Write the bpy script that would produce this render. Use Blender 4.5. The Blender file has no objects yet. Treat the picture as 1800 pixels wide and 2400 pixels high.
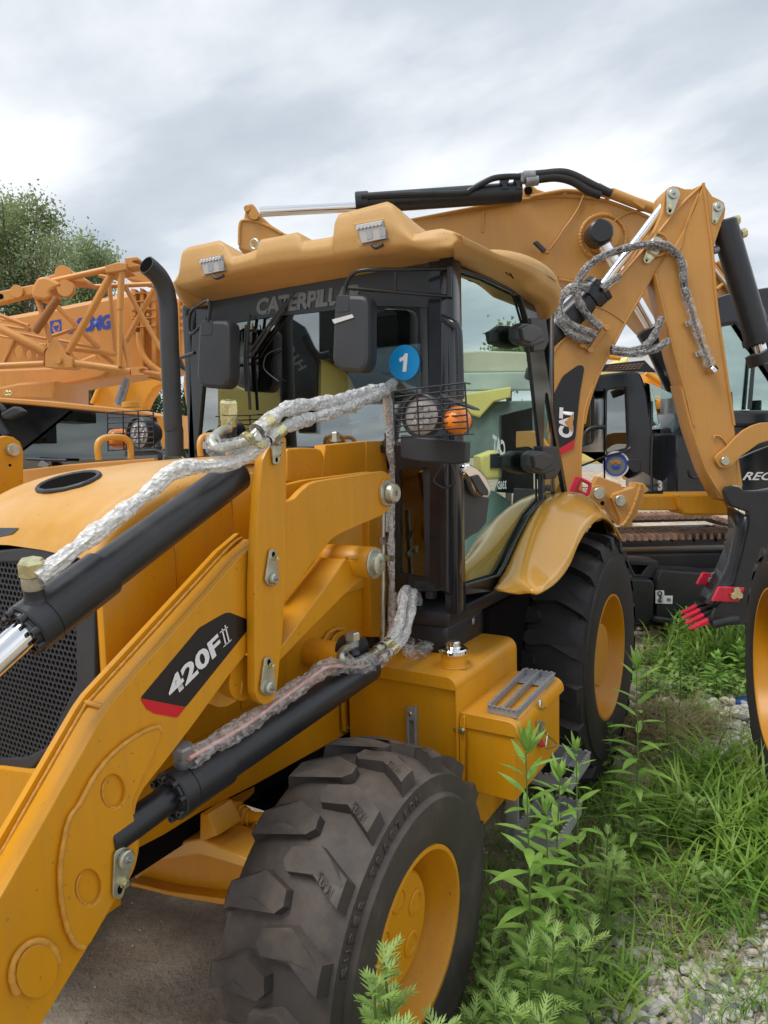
import bpy, bmesh, math, random
import numpy as np
from mathutils import Vector, Matrix
C = bpy.context.scene
COL = C.collection
PI = math.pi
rnd = random.Random(7)

# ---------------------------------------------------------------- camera
F_PX = 1634.04
CAM = np.array([-1.55277, -1.90987, 1.78324])
PITCH, ROLL, YAW = 0.0906841, 0.0248539, 0.5454346
_d = np.array([math.cos(YAW)*math.cos(PITCH), math.sin(YAW)*math.cos(PITCH), -math.sin(PITCH)])
_r0 = np.array([math.sin(YAW), -math.cos(YAW), 0.0])
_u0 = np.cross(_r0, _d)
_r = _r0*math.cos(ROLL) - _u0*math.sin(ROLL)
_u = _u0*math.cos(ROLL) + _r0*math.sin(ROLL)
cd = bpy.data.cameras.new('camera')
cam = bpy.data.objects.new('camera', cd); COL.objects.link(cam)
cd.sensor_fit = 'VERTICAL'; cd.sensor_height = 36.0; cd.lens = F_PX/2400*36.0
cd.clip_start = 0.02; cd.clip_end = 2000
cam.matrix_world = Matrix(((_r[0], _u[0], -_d[0], CAM[0]), (_r[1], _u[1], -_d[1], CAM[1]), (_r[2], _u[2], -_d[2], CAM[2]), (0, 0, 0, 1)))
C.camera = cam

# ---------------------------------------------------------------- light
SUN_EL, SUN_AZ = math.radians(62), math.radians(150)   # azimuth measured from +X towards +Y
w = bpy.data.worlds.new('World'); C.world = w; w.use_nodes = True
nt = w.node_tree; nt.nodes.clear()
def N(nt, t, **k):
    n = nt.nodes.new(t)
    for a, b in k.items(): setattr(n, a, b)
    return n
out = N(nt, 'ShaderNodeOutputWorld'); bg = N(nt, 'ShaderNodeBackground'); bg.inputs[1].default_value = 0.1
sky = N(nt, 'ShaderNodeTexSky', sky_type='NISHITA'); sky.sun_disc = False
sky.sun_elevation = SUN_EL; sky.sun_rotation = math.pi/2 - SUN_AZ
tc = N(nt, 'ShaderNodeTexCoord')
# clouds: direction projected on a flat layer overhead
sep = N(nt, 'ShaderNodeSeparateXYZ'); nt.links.new(tc.outputs['Generated'], sep.inputs[0])
mz = N(nt, 'ShaderNodeMath', operation='ADD'); mz.inputs[1].default_value = 0.22
ab = N(nt, 'ShaderNodeMath', operation='ABSOLUTE'); nt.links.new(sep.outputs[2], ab.inputs[0]); nt.links.new(ab.outputs[0], mz.inputs[0])
dx = N(nt, 'ShaderNodeMath', operation='DIVIDE'); dy = N(nt, 'ShaderNodeMath', operation='DIVIDE')
nt.links.new(sep.outputs[0], dx.inputs[0]); nt.links.new(mz.outputs[0], dx.inputs[1])
nt.links.new(sep.outputs[1], dy.inputs[0]); nt.links.new(mz.outputs[0], dy.inputs[1])
cmb = N(nt, 'ShaderNodeCombineXYZ'); nt.links.new(dx.outputs[0], cmb.inputs[0]); nt.links.new(dy.outputs[0], cmb.inputs[1])
mp = N(nt, 'ShaderNodeMapping'); mp.inputs['Rotation'].default_value = (0, 0, -0.15); mp.inputs['Scale'].default_value = (0.8, 0.5, 1)
mp.inputs['Location'].default_value = (0.9, 0.35, 0)
nt.links.new(cmb.outputs[0], mp.inputs[0])
n1 = N(nt, 'ShaderNodeTexNoise'); n1.inputs['Scale'].default_value = 1.45; n1.inputs['Detail'].default_value = 7; n1.inputs['Roughness'].default_value = 0.52; n1.inputs['Distortion'].default_value = 0.25
n2 = N(nt, 'ShaderNodeTexNoise'); n2.inputs['Scale'].default_value = 4.0; n2.inputs['Detail'].default_value = 6; n2.inputs['Roughness'].default_value = 0.5
nt.links.new(mp.outputs[0], n1.inputs[0]); nt.links.new(mp.outputs[0], n2.inputs[0])
mx = N(nt, 'ShaderNodeMix', data_type='FLOAT'); mx.inputs[0].default_value = 0.2
nt.links.new(n1.outputs[0], mx.inputs[2]); nt.links.new(n2.outputs[0], mx.inputs[3])
cr = N(nt, 'ShaderNodeValToRGB'); nt.links.new(mx.outputs[0], cr.inputs[0])
el = cr.color_ramp.elements
el[0].position = 0.36; el[0].color = (2.75, 3.15, 3.6, 1)
el[1].position = 0.66; el[1].color = (7.2, 7.25, 7.2, 1)
e = el.new(0.46); e.color = (3.6, 3.95, 4.35, 1)
e = el.new(0.55); e.color = (5.2, 5.4, 5.6, 1)
mxs = N(nt, 'ShaderNodeMix', data_type='RGBA'); mxs.inputs[0].default_value = 0.96
nt.links.new(sky.outputs[0], mxs.inputs[6]); nt.links.new(cr.outputs[0], mxs.inputs[7])
nt.links.new(mxs.outputs[2], bg.inputs[0]); nt.links.new(bg.outputs[0], out.inputs[0])

sl = bpy.data.lights.new('sun', 'SUN'); so = bpy.data.objects.new('sun', sl); COL.objects.link(so)
sl.energy = 1.5; sl.angle = math.radians(25); sl.color = (1, 0.96, 0.9)
sdir = Vector((math.cos(SUN_EL)*math.cos(SUN_AZ), math.cos(SUN_EL)*math.sin(SUN_AZ), math.sin(SUN_EL)))
so.rotation_euler = sdir.to_track_quat('Z', 'Y').to_euler(); so.location = (0, 0, 30)
C.view_settings.view_transform = 'Standard'; C.view_settings.look = 'None'
C.view_settings.exposure = 0.88; C.view_settings.gamma = 1; C.view_settings.use_curve_mapping = False

# ---------------------------------------------------------------- measuring: sight line through a photo point, cut with a real plane
class Pl:
    def __init__(s, o, n): s.o = np.array(o, float); s.n = np.array(n, float)/np.linalg.norm(n)
    def hit(s, u, v):
        w = _d + _r*(u-900)/F_PX - _u*(v-1200)/F_PX
        return CAM + w*((s.o-CAM) @ s.n)/(w @ s.n)
    def basis(s):   # in-plane x, y, and normal away from camera
        n = s.n if (s.o-CAM) @ s.n > 0 else -s.n
        if abs(n[2]) > .9: x = np.array([1., 0, 0])
        else: x = np.cross(n, [0, 0, 1.]); x /= np.linalg.norm(x)
        y = np.cross(x, n); return x, y, n
    def off(s, d):  # moved away from the camera by d
        return Pl(s.o + s.basis()[2]*d, s.n)
def PY(y): return Pl((0, y, 0), (0, 1, 0))
def PX(x): return Pl((x, 0, 0), (1, 0, 0))
def PZ(z): return Pl((0, 0, z), (0, 0, 1))
DH = np.array([math.cos(YAW), math.sin(YAW), 0]); RH = _r0
def PD(dist, ang=0.0):   # upright plane at a distance straight ahead, turned by ang about the vertical
    n = DH*math.cos(ang) + RH*math.sin(ang)
    return Pl(CAM + DH*dist, n)
ORG = dict(A=(0, 400), B=(400, 400), C=(800, 400), D=(1200, 400), E=(0, 900), F=(400, 900), G=(800, 900), H=(1200, 900), I=(0, 1300), J=(400, 1300), K=(800, 1300), L=(1200, 1400), M=(0, 1800), N=(400, 1800), O=(800, 1800), R=(1200, 1800), S=(0, 0))
def q(k, *pts):
    """points read off a crop of the photograph -> full-size photo points"""
    o = ORG[k]; f = 1.0 if k == 'S' else 2.765
    return [(o[0]+x/f, o[1]+y/f) for x, y in pts]
def at(k, x, y, pl): return pl.hit(*q(k, (x, y))[0])
def scale_at(p): return F_PX/((np.asarray(p)-CAM) @ _d)     # pixels per metre there

# ---------------------------------------------------------------- object helpers
def link(name, me, mat, parent=None):
    o = bpy.data.objects.new(name, me); COL.objects.link(o)
    if mat is not None:
        me.materials.clear(); me.materials.append(mat)
    if parent is not None:
        o.parent = parent; o.matrix_parent_inverse = Matrix.Translation(parent_loc(parent)).inverted()
    return o
def parent_loc(p):
    return Vector(p.location) if p.type == 'EMPTY' else Vector((0, 0, 0))
def thing(name, label, cat, loc, group=None):
    o = bpy.data.objects.new(name, None); COL.objects.link(o); o.location = tuple(float(a) for a in loc)
    o.empty_display_size = .1
    o['label'] = label; o['category'] = cat
    if group: o['group'] = group
    return o
def tag(o, label, cat, group=None, kind=None):
    if label: o['label'] = label
    if cat: o['category'] = cat
    if group: o['group'] = group
    if kind: o['kind'] = kind
    return o
def smooth(me, ang=None):
    me.polygons.foreach_set('use_smooth', [True]*len(me.polygons))
    if ang: 
        try: me.set_sharp_from_angle(angle=math.radians(ang))
        except Exception: pass
    me.update()
def mesh(name, v, f, mat, parent=None, sm=None):
    me = bpy.data.meshes.new(name); me.from_pydata([tuple(map(float, p)) for p in v], [], f); me.update()
    if sm: smooth(me, sm)
    return link(name, me, mat, parent)
def rounded(pts, rad):
    """round the corners of a 2-D polygon"""
    if rad <= 0: return pts
    n = len(pts); o = []
    for i in range(n):
        a, b, c = map(np.array, (pts[i-1], pts[i], pts[(i+1) % n]))
        l1, l2 = np.linalg.norm(a-b), np.linalg.norm(c-b)
        r = min(rad, l1*.45, l2*.45)
        if r < 1e-5: o.append(b); continue
        p, s = b+(a-b)/l1*r, b+(c-b)/l2*r
        for t in (0, .25, .5, .75, 1): o.append(p*(1-t)**2+2*b*t*(1-t)+s*t*t)
    return o
def curve_mesh(loops, thick, bev):
    cu = bpy.data.curves.new('tmp', 'CURVE'); cu.dimensions = '2D'; cu.fill_mode = 'BOTH'
    for L in loops:
        sp = cu.splines.new('POLY'); sp.points.add(len(L)-1)
        for p, (x, y) in zip(sp.points, L): p.co = (x, y, 0, 1)
        sp.use_cyclic_u = True
    cu.extrude = max(0, thick/2-bev); cu.bevel_depth = bev; cu.bevel_resolution = 1 if bev > 0 else 0; cu.offset = -bev
    o = bpy.data.objects.new('tmp', cu); COL.objects.link(o)
    me = bpy.data.meshes.new_from_object(o); bpy.data.objects.remove(o); bpy.data.curves.remove(cu)
    return me
def prism(name, pts, pl, thick, mat, parent=None, bev=0.002, holes=(), rad=0.0, px=True):
    """plate whose face lies in pl with the outline given as photo points; it goes back from there by thick"""
    x, y, n = pl.basis(); o = pl.o
    def loc(P):
        r = []
        for p in P:
            h = pl.hit(*p) if px else np.asarray(p, float)
            r.append(((h-o) @ x, (h-o) @ y))
        return r
    L = [rounded(loc(pts), rad)] + [rounded(loc(h), rad) for h in holes]
    me = curve_mesh(L, thick, min(bev, thick*.45))
    Mx = Matrix(((x[0], y[0], -n[0], 0), (x[1], y[1], -n[1], 0), (x[2], y[2], -n[2], 0), (0, 0, 0, 1)))
    c = o + n*thick/2
    me.transform(Matrix.Translation(c) @ Mx)
    if bev > 0.0025: smooth(me, 35)
    return link(name, me, mat, parent)
def box(name, lo, hi, mat, parent=None, bev=0.004, seg=2, rot=None):
    bm = bmesh.new(); bmesh.ops.create_cube(bm, size=1)
    lo = np.minimum(lo, hi)*1.0; hi2 = np.maximum(lo, hi)
    lo_, hi_ = np.array(lo, float), np.array(hi2, float)
    for v in bm.verts: v.co = Vector((lo_+hi_)/2) + Vector([v.co[i]*(hi_-lo_)[i] for i in range(3)])
    if bev > 0: bmesh.ops.bevel(bm, geom=bm.edges[:], offset=min(bev, min(hi_-lo_)*.45), segments=seg, affect='EDGES', profile=.5)
    if rot is not None: bmesh.ops.transform(bm, matrix=rot, verts=bm.verts)
    me = bpy.data.meshes.new(name); bm.to_mesh(me); bm.free()
    if bev > 0: smooth(me, 35)
    return link(name, me, mat, parent)
def catmull(P, n=6):
    P = [np.asarray(p, float) for p in P]; o = []
    for i in range(len(P)-1):
        a, b, c, d = P[max(i-1, 0)], P[i], P[i+1], P[min(i+2, len(P)-1)]
        for k in range(n):
            t = k/n
            o.append(.5*((2*b)+(-a+c)*t+(2*a-5*b+4*c-d)*t*t+(-a+3*b-3*c+d)*t**3))
    o.append(P[-1]); return o
def tube_data(P, r, seg=12, crumple=0, rng=None, flat=1.0):
    P = np.array(P, float); n = len(P); V = []; Fc = []
    rr = r if hasattr(r, '__len__') else [r]*n
    T = np.gradient(P, axis=0); T /= np.linalg.norm(T, axis=1)[:, None]+1e-12
    up = np.array([0, 0, 1.]) if abs(T[0][2]) < .9 else np.array([1., 0, 0])
    a = np.cross(T[0], up); a /= np.linalg.norm(a)
    for i in range(n):
        a = a - T[i]*(a @ T[i]); a /= np.linalg.norm(a); b = np.cross(T[i], a)
        for k in range(seg):
            t = 2*PI*k/seg; R = rr[i]
            if crumple: R *= 1+crumple*(rng.random()-.45)
            V.append(P[i]+a*math.cos(t)*R+b*math.sin(t)*R*flat)
    for i in range(n-1):
        for k in range(seg):
            k2 = (k+1) % seg; Fc.append((i*seg+k, i*seg+k2, (i+1)*seg+k2, (i+1)*seg+k))
    Fc.append(tuple(range(seg-1, -1, -1))); Fc.append(tuple((n-1)*seg+k for k in range(seg)))
    return V, Fc
def tube(name, P, r, mat, parent=None, seg=14, cat=0, sm=50):
    if cat:
        if hasattr(r, '__len__'):
            r = [float(x) for x in np.interp(np.linspace(0, 1, (len(P)-1)*cat+1), np.linspace(0, 1, len(P)), r)]
        P = catmull(P, cat)
    V, Fc = tube_data(P, r, seg); return mesh(name, V, Fc, mat, parent, sm)
def wrap(name, P, r, mat, parent, seg=18, cr=.20, step=.007, seed=1):
    """crumpled plastic film sleeve round a hose"""
    P = catmull(P, 10); L = [0]
    for i in range(1, len(P)): L.append(L[-1]+np.linalg.norm(P[i]-P[i-1]))
    m = max(4, int(L[-1]/step)); s = np.linspace(0, L[-1], m); A = np.array(P)
    PP = np.stack([np.interp(s, L, A[:, i]) for i in range(3)], -1)
    rng = random.Random(seed); ph = rng.random()*9
    base = [r*(1+.10*math.sin(x*31+ph)+.08*math.sin(x*67+ph*2)) for x in s]
    V, Fc = tube_data(PP, base, seg, 0, rng)
    # creases: uneven long folds with fine crinkles
    from mathutils import noise as mn_
    n_ = len(PP)
    for i in range(n_):
        x = s[i]
        for k in range(seg):
            t = 2*PI*k/seg; c1, s1 = math.cos(t), math.sin(t); e_ = ph*7
            f1 = 1-2*abs(mn_.noise(Vector((x*20/(r/.02)+e_, c1*1.6, s1*1.6)))); f2 = 1-2*abs(mn_.noise(Vector((x*75/(r/.02), c1*3.2+e_, s1*3.2))))
            v = V[i*seg+k]; V[i*seg+k] = PP[i]+(v-PP[i])*(1+cr*(.9*(f1-.6)+.45*(f2-.6)))
    o = mesh(name, V, Fc[:-2], mat, parent)
    return o
def lathe(name, prof, o, axis, mat, parent=None, seg=48, sm=35, ang=2*PI, cap=True):
    """prof: (radius, along) pairs turned about axis through o"""
    ax = Vector(axis).normalized(); a = ax.orthogonal().normalized(); b = ax.cross(a); O_ = Vector([float(i) for i in o]); V = []; Fc = []
    for r, h in prof:
        for k in range(seg):
            t = 2*PI*k/seg; V.append(O_+ax*h+a*(math.cos(t)*r)+b*(math.sin(t)*r))
    for i in range(len(prof)-1):
        for k in range(seg):
            k2 = (k+1) % seg; Fc.append((i*seg+k, i*seg+k2, (i+1)*seg+k2, (i+1)*seg+k))
    if cap:
        if prof[0][0] > 1e-4: Fc.append(tuple(range(seg-1, -1, -1)))
        if prof[-1][0] > 1e-4: Fc.append(tuple((len(prof)-1)*seg+k for k in range(seg)))
    me = bpy.data.meshes.new(name); me.from_pydata([tuple(v) for v in V], [], Fc)
    bm = bmesh.new(); bm.from_mesh(me); bmesh.ops.remove_doubles(bm, verts=bm.verts, dist=1e-6); bmesh.ops.recalc_face_normals(bm, faces=bm.faces); bm.to_mesh(me); bm.free()
    smooth(me, sm); return link(name, me, mat, parent)
def disc(name, p, axis, r, t, mat, parent=None, seg=32, bev=.002):
    """short cylinder starting at p and running along axis by t, edges eased"""
    return lathe(name, [(0, 0), (r-bev, 0), (r, bev), (r, t-bev), (r-bev, t), (0, t)], p, axis, mat, parent, seg)
def hexbolt(name, p, axis, r, t, mat, parent=None, washer=True):
    ax = Vector(axis).normalized(); P0 = Vector([float(i) for i in p])
    prof = [(0, 0)]+([(r*1.35, 0), (r*1.35, t*.2), (r, t*.2)] if washer else [(r, 0)])+[(r, t*.9), (r*.88, t), (0, t)]
    return lathe(name, prof, P0, ax, mat, parent, 6, 20)
def cyl(name, p0, p1, r, mat, parent=None, seg=24, bev=.003):
    p0, p1 = Vector([float(i) for i in p0]), Vector([float(i) for i in p1])
    return disc(name, p0, p1-p0, r, (p1-p0).length, mat, parent, seg, min(bev, r*.3))
def text(name, s, quad, pl, mat, parent=None, depth=.001, shear=0, bold=0.0, px=True, mirror=False, raise_=0.0015, space=1.0):
    """lettering on a plane: quad = photo points of bottom-left, bottom-right, top-left"""
    cu = bpy.data.curves.new('tmp', 'FONT'); cu.body = s; cu.size = 1; cu.shear = shear; cu.offset = bold; cu.space_character = space; cu.resolution_u = 3
    o = bpy.data.objects.new('tmp', cu); COL.objects.link(o); me = bpy.data.meshes.new_from_object(o)
    bpy.data.objects.remove(o); bpy.data.curves.remove(cu)
    co = np.array([v.co[:] for v in me.vertices]); lo, hi = co.min(0), co.max(0)
    A, B_, T_ = [pl.hit(*p) if px else np.asarray(p, float) for p in quad]
    n = pl.basis()[2]; e1, e2 = B_-A, T_-A
    for v in me.vertices:
        a = (v.co.x-lo[0])/(hi[0]-lo[0]); b = (v.co.y-lo[1])/(hi[1]-lo[1])
        v.co = Vector(A+e1*a+e2*b-n*raise_)
    me.update()
    if depth > .0005:
        bm = bmesh.new(); bm.from_mesh(me)
        g = bmesh.ops.extrude_face_region(bm, geom=bm.faces[:])
        for v in g['geom']:
            if isinstance(v, bmesh.types.BMVert): v.co += Vector(-n*depth)
        bmesh.ops.recalc_face_normals(bm, faces=bm.faces); bm.to_mesh(me); bm.free()
    return link(name, me, mat, parent)
def ell(k, cx, cy, rx, ry, n=28, rot=0): return q(k, *[(cx+rx*math.cos(t)*math.cos(rot)-ry*math.sin(t)*math.sin(rot), cy+rx*math.cos(t)*math.sin(rot)+ry*math.sin(t)*math.cos(rot)) for t in [2*PI*i/n for i in range(n)]])
def bead(name, P, r, mat, parent, seed=1, cat=6):
    """weld bead"""
    P = catmull(P, cat); L = [0]; A = np.array(P)
    for i in range(1, len(P)): L.append(L[-1]+np.linalg.norm(A[i]-A[i-1]))
    m = max(6, int(L[-1]/.006)); s = np.linspace(0, L[-1], m)
    PP = np.stack([np.interp(s, L, A[:, i]) for i in range(3)], -1); rg = random.Random(seed)
    rr = [r*(.92+.16*rg.random()+.06*math.sin(x*190)) for x in s]
    V, Fc = tube_data(PP, rr, 8); return mesh(name, V, Fc, mat, parent, 80)
# ---------------------------------------------------------------- materials
def mat(name, col, rough=.5, metal=0.0, spec=.5, noise=0.0, nscale=8.0, col2=None, bump=0.0, bscale=120.0, coat=0.0, rvar=0.0, dust=None, dust_amt=.0, trans=0.0, alpha=1.0, dscale=6.0, wear=0.0):
    m = bpy.data.materials.new(name); m.use_nodes = True; t = m.node_tree; b = t.nodes['Principled BSDF']
    b.inputs['Base Color'].default_value = (*col, 1); b.inputs['Roughness'].default_value = rough; b.inputs['Metallic'].default_value = metal
    b.inputs['Specular IOR Level'].default_value = spec; b.inputs['Coat Weight'].default_value = coat; b.inputs['Coat Roughness'].default_value = .12
    tc = N(t, 'ShaderNodeTexCoord'); last = None
    if noise or col2:
        n = N(t, 'ShaderNodeTexNoise'); n.inputs['Scale'].default_value = nscale; n.inputs['Detail'].default_value = 6; n.inputs['Roughness'].default_value = .6
        t.links.new(tc.outputs['Object'], n.inputs[0])
        r = N(t, 'ShaderNodeValToRGB'); r.color_ramp.elements[0].position = .38; r.color_ramp.elements[1].position = .64
        c2 = col2 if col2 else tuple(min(1, c*(1+noise)) for c in col); c1 = col if col2 else tuple(c*(1-noise) for c in col)
        r.color_ramp.elements[0].color = (*c1, 1); r.color_ramp.elements[1].color = (*c2, 1)
        t.links.new(n.outputs[0], r.inputs[0]); last = r.outputs[0]
        if rvar:
            mr = N(t, 'ShaderNodeMapRange'); mr.inputs[1].default_value = .3; mr.inputs[2].default_value = .7
            mr.inputs[3].default_value = max(0.02, rough-rvar); mr.inputs[4].default_value = min(1, rough+rvar)
            t.links.new(n.outputs[0], mr.inputs[0]); t.links.new(mr.outputs[0], b.inputs['Roughness'])
    if dust:
        n = N(t, 'ShaderNodeTexNoise'); n.inputs['Scale'].default_value = dscale; n.inputs['Detail'].default_value = 8; n.inputs['Roughness'].default_value = .65
        t.links.new(tc.outputs['Object'], n.inputs[0])
        g = N(t, 'ShaderNodeNewGeometry'); sx = N(t, 'ShaderNodeSeparateXYZ'); t.links.new(g.outputs['Normal'], sx.inputs[0])
        a = N(t, 'ShaderNodeMath', operation='MULTIPLY_ADD'); a.inputs[1].default_value = .35; a.inputs[2].default_value = dust_amt-.3
        t.links.new(sx.outputs[2], a.inputs[0])
        a2 = N(t, 'ShaderNodeMath', operation='ADD', use_clamp=True); t.links.new(a.outputs[0], a2.inputs[0])
        mr = N(t, 'ShaderNodeMapRange'); mr.inputs[1].default_value = .35; mr.inputs[2].default_value = .7; mr.inputs[3].default_value = -.1; mr.inputs[4].default_value = .5
        t.links.new(n.outputs[0], mr.inputs[0]); t.links.new(mr.outputs[0], a2.inputs[1])
        mxx = N(t, 'ShaderNodeMix', data_type='RGBA'); t.links.new(a2.outputs[0], mxx.inputs[0])
        if last: t.links.new(last, mxx.inputs[6])
        else: mxx.inputs[6].default_value = (*col, 1)
        mxx.inputs[7].default_value = (*dust, 1); last = mxx.outputs[2]
    if wear and last:
        mp_ = N(t, 'ShaderNodeMapping'); mp_.inputs['Scale'].default_value = (38, 38, 1.6); t.links.new(tc.outputs['Object'], mp_.inputs[0])
        s1 = N(t, 'ShaderNodeTexNoise'); s1.inputs['Scale'].default_value = 1.0; s1.inputs['Detail'].default_value = 4; t.links.new(mp_.outputs[0], s1.inputs[0])
        m1 = N(t, 'ShaderNodeMapRange'); m1.inputs[1].default_value = .45; m1.inputs[2].default_value = .75; m1.inputs[3].default_value = 0; m1.inputs[4].default_value = wear; t.links.new(s1.outputs[0], m1.inputs[0])
        x1 = N(t, 'ShaderNodeMix', data_type='RGBA'); t.links.new(m1.outputs[0], x1.inputs[0]); t.links.new(last, x1.inputs[6]); x1.inputs[7].default_value = (.30, .17, .07, 1)
        v1 = N(t, 'ShaderNodeTexNoise'); v1.inputs['Scale'].default_value = 85; v1.inputs['Detail'].default_value = 3; t.links.new(tc.outputs['Object'], v1.inputs[0])
        m2 = N(t, 'ShaderNodeMapRange'); m2.inputs[1].default_value = .70; m2.inputs[2].default_value = .74; m2.inputs[3].default_value = 0; m2.inputs[4].default_value = .65; t.links.new(v1.outputs[0], m2.inputs[0])
        x2 = N(t, 'ShaderNodeMix', data_type='RGBA'); t.links.new(m2.outputs[0], x2.inputs[0]); t.links.new(x1.outputs[2], x2.inputs[6]); x2.inputs[7].default_value = (.13, .08, .045, 1); last = x2.outputs[2]
    if last: t.links.new(last, b.inputs['Base Color'])
    if bump:
        n = N(t, 'ShaderNodeTexNoise'); n.inputs['Scale'].default_value = bscale; n.inputs['Detail'].default_value = 4
        t.links.new(tc.outputs['Object'], n.inputs[0])
        bp = N(t, 'ShaderNodeBump'); bp.inputs['Strength'].default_value = min(1, bump*10); bp.inputs['Distance'].default_value = bump*.02
        t.links.new(n.outputs[0], bp.inputs['Height']); t.links.new(bp.outputs[0], b.inputs['Normal'])
    if alpha < 1: b.inputs['Alpha'].default_value = alpha
    if trans: b.inputs['Transmission Weight'].default_value = trans
    return m
DUST = (.32, .24, .17)
M = {}
M['yel'] = mat('yellow_paint', (.65, .285, .004), .36, noise=.05, nscale=3, bump=.012, bscale=260, rvar=.09, dust=(.54, .29, .07), dust_amt=.02, dscale=4, wear=.16)
M['hood'] = mat('hood_yellow_paint', (.62, .30, .03), .36, noise=.05, nscale=3, bump=.012, bscale=200, rvar=.08, dust=(.64, .42, .22), dust_amt=.20, dscale=3, wear=.10)
M['fender'] = mat('fender_gloss_yellow', (.76, .38, .05), .22, noise=.03, nscale=4, coat=.6, rvar=.03)
M['plast'] = mat('roof_yellow_plastic', (.54, .31, .10), .55, noise=.05, nscale=3, bump=.01, bscale=300, dust=(.56, .38, .21), dust_amt=.08, dscale=3, wear=.08)
M['boom'] = mat('boom_yellow_paint', (.54, .265, .06), .4, noise=.05, nscale=2.5, bump=.01, bscale=200, rvar=.05, dust=(.48, .29, .13), dust_amt=.02, wear=.14)
M['orange'] = mat('crane_orange_paint', (.64, .28, .06), .38, noise=.07, nscale=2, rvar=.05, dust=(.5, .28, .12), dust_amt=.04, wear=.14)
M['oran2'] = mat('far_orange_paint', (.78, .32, .02), .4, noise=.05, nscale=2)
M['weld'] = mat('painted_weld', (.60, .29, .04), .45, noise=.15, nscale=60, bump=.06, bscale=90)
M['blk'] = mat('black_paint', (.017, .019, .023), .33, noise=.15, nscale=5, rvar=.08, dust=(.07, .06, .055), dust_amt=-.1, dscale=5)  # this black and the next two carry a bluish sky haze in their colour
M['blkg'] = mat('black_gloss_paint', (.012, .015, .020), .2, noise=.1, nscale=4, rvar=.05, coat=.3)
M['plb'] = mat('black_plastic', (.032, .036, .043), .48, bump=.02, bscale=600, noise=.1)
M['rub'] = mat('black_rubber', (.017, .017, .019), .62, noise=.15, nscale=6, dust=(.11, .09, .07), dust_amt=-.08, bump=.04, bscale=120, dscale=7)
M['rubd'] = mat('dusty_rubber', (.045, .038, .034), .62, noise=.15, nscale=6, dust=(.20, .155, .125), dust_amt=.09, bump=.05, bscale=110, dscale=5)
M['chr'] = mat('chrome', (.82, .83, .85), .08, metal=1)
M['zinc'] = mat('zinc_plate', (.52, .52, .44), .35, metal=.85, noise=.15, nscale=30, rvar=.1)
M['gold'] = mat('yellow_zinc', (.66, .62, .36), .28, metal=.9, noise=.15, nscale=60, rvar=.1)
M['stl'] = mat('grey_steel', (.30, .31, .33), .42, metal=.6, noise=.15, nscale=20, rvar=.1)
M['alu'] = mat('grey_aluminium', (.36, .37, .39), .45, metal=.35, noise=.08, nscale=20)
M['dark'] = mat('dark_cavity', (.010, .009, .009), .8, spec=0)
M['white'] = mat('white_print', (.80, .80, .82), .45)
M['decal'] = mat('black_decal', (.008, .008, .010), .3)
M['red'] = mat('red_decal', (.62, .008, .02), .35)
M['redp'] = mat('red_paint', (.58, .02, .05), .38, noise=.15, nscale=15)
M['blue'] = mat('blue_sticker', (.0, .27, .66), .4)
M['blu2'] = mat('blue_print', (.03, .07, .38), .45)
M['grey'] = mat('grey_print', (.17, .20, .22), .5)
M['tape'] = mat('paper_tape', (.6, .6, .6), .6, noise=.12, nscale=90)
M['amber'] = mat('amber_lens', (.90, .24, .008), .12, bump=.12, bscale=150, coat=.5)
M['seat'] = mat('grey_seat', (.09, .10, .11), .7)
M['film'] = mat('thin_film', (.5, .55, .55), .25)
M['leds'] = mat('led_reflector', (.60, .60, .60), .28, metal=.6, bump=.05, bscale=170)
M['lens'] = mat('lamp_face', (.48, .45, .43), .3, metal=.25, bump=.04, bscale=160)
M['rust'] = mat('rusty_shoe', (.24, .13, .085), .7, noise=.3, nscale=9, col2=(.40, .25, .17), bump=.05, bscale=60)
M['track'] = mat('track_black', (.014, .013, .013), .5, noise=.2, nscale=8)
M['bark'] = mat('bark', (.09, .07, .055), .9, noise=.3, nscale=8, bump=.2, bscale=30)
M['wall'] = mat('white_wall', (.62, .64, .64), .7, noise=.04, nscale=1)
M['roofw'] = mat('pale_metal_roof', (.7, .71, .72), .5, noise=.04, nscale=1)
M['win'] = mat('dark_window', (.035, .045, .055), .4)
M['paleY'] = mat('pale_yellow_paint', (.88, .76, .26), .45, noise=.06, nscale=2)
def leafmat(name, c1, c2, sc=3.0):
    m = bpy.data.materials.new(name); m.use_nodes = True; t = m.node_tree; b = t.nodes['Principled BSDF']
    n = N(t, 'ShaderNodeTexNoise'); n.inputs['Scale'].default_value = sc; n.inputs['Detail'].default_value = 4
    tc = N(t, 'ShaderNodeTexCoord'); t.links.new(tc.outputs['Object'], n.inputs[0])
    r = N(t, 'ShaderNodeValToRGB'); r.color_ramp.elements[0].position = .35; r.color_ramp.elements[1].position = .65
    r.color_ramp.elements[0].color = (*c1, 1); r.color_ramp.elements[1].color = (*c2, 1)
    t.links.new(n.outputs[0], r.inputs[0]); t.links.new(r.outputs[0], b.inputs['Base Color']); b.inputs['Roughness'].default_value = .5
    tr = N(t, 'ShaderNodeBsdfTranslucent'); mm = N(t, 'ShaderNodeMixShader'); mm.inputs[0].default_value = .38
    t.links.new(r.outputs[0], tr.inputs[0]); t.links.new(b.outputs[0], mm.inputs[1]); t.links.new(tr.outputs[0], mm.inputs[2])
    t.links.new(mm.outputs[0], t.nodes['Material Output'].inputs[0]); return m
M['leaf'] = leafmat('weed_leaf', (.17, .36, .05), (.32, .52, .12), 9)
M['mug'] = leafmat('mugwort_leaf', (.15, .28, .055), (.33, .48, .13), 7)
M['grassA'] = leafmat('grass_blade', (.12, .26, .03), (.30, .46, .08), 4)
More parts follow.
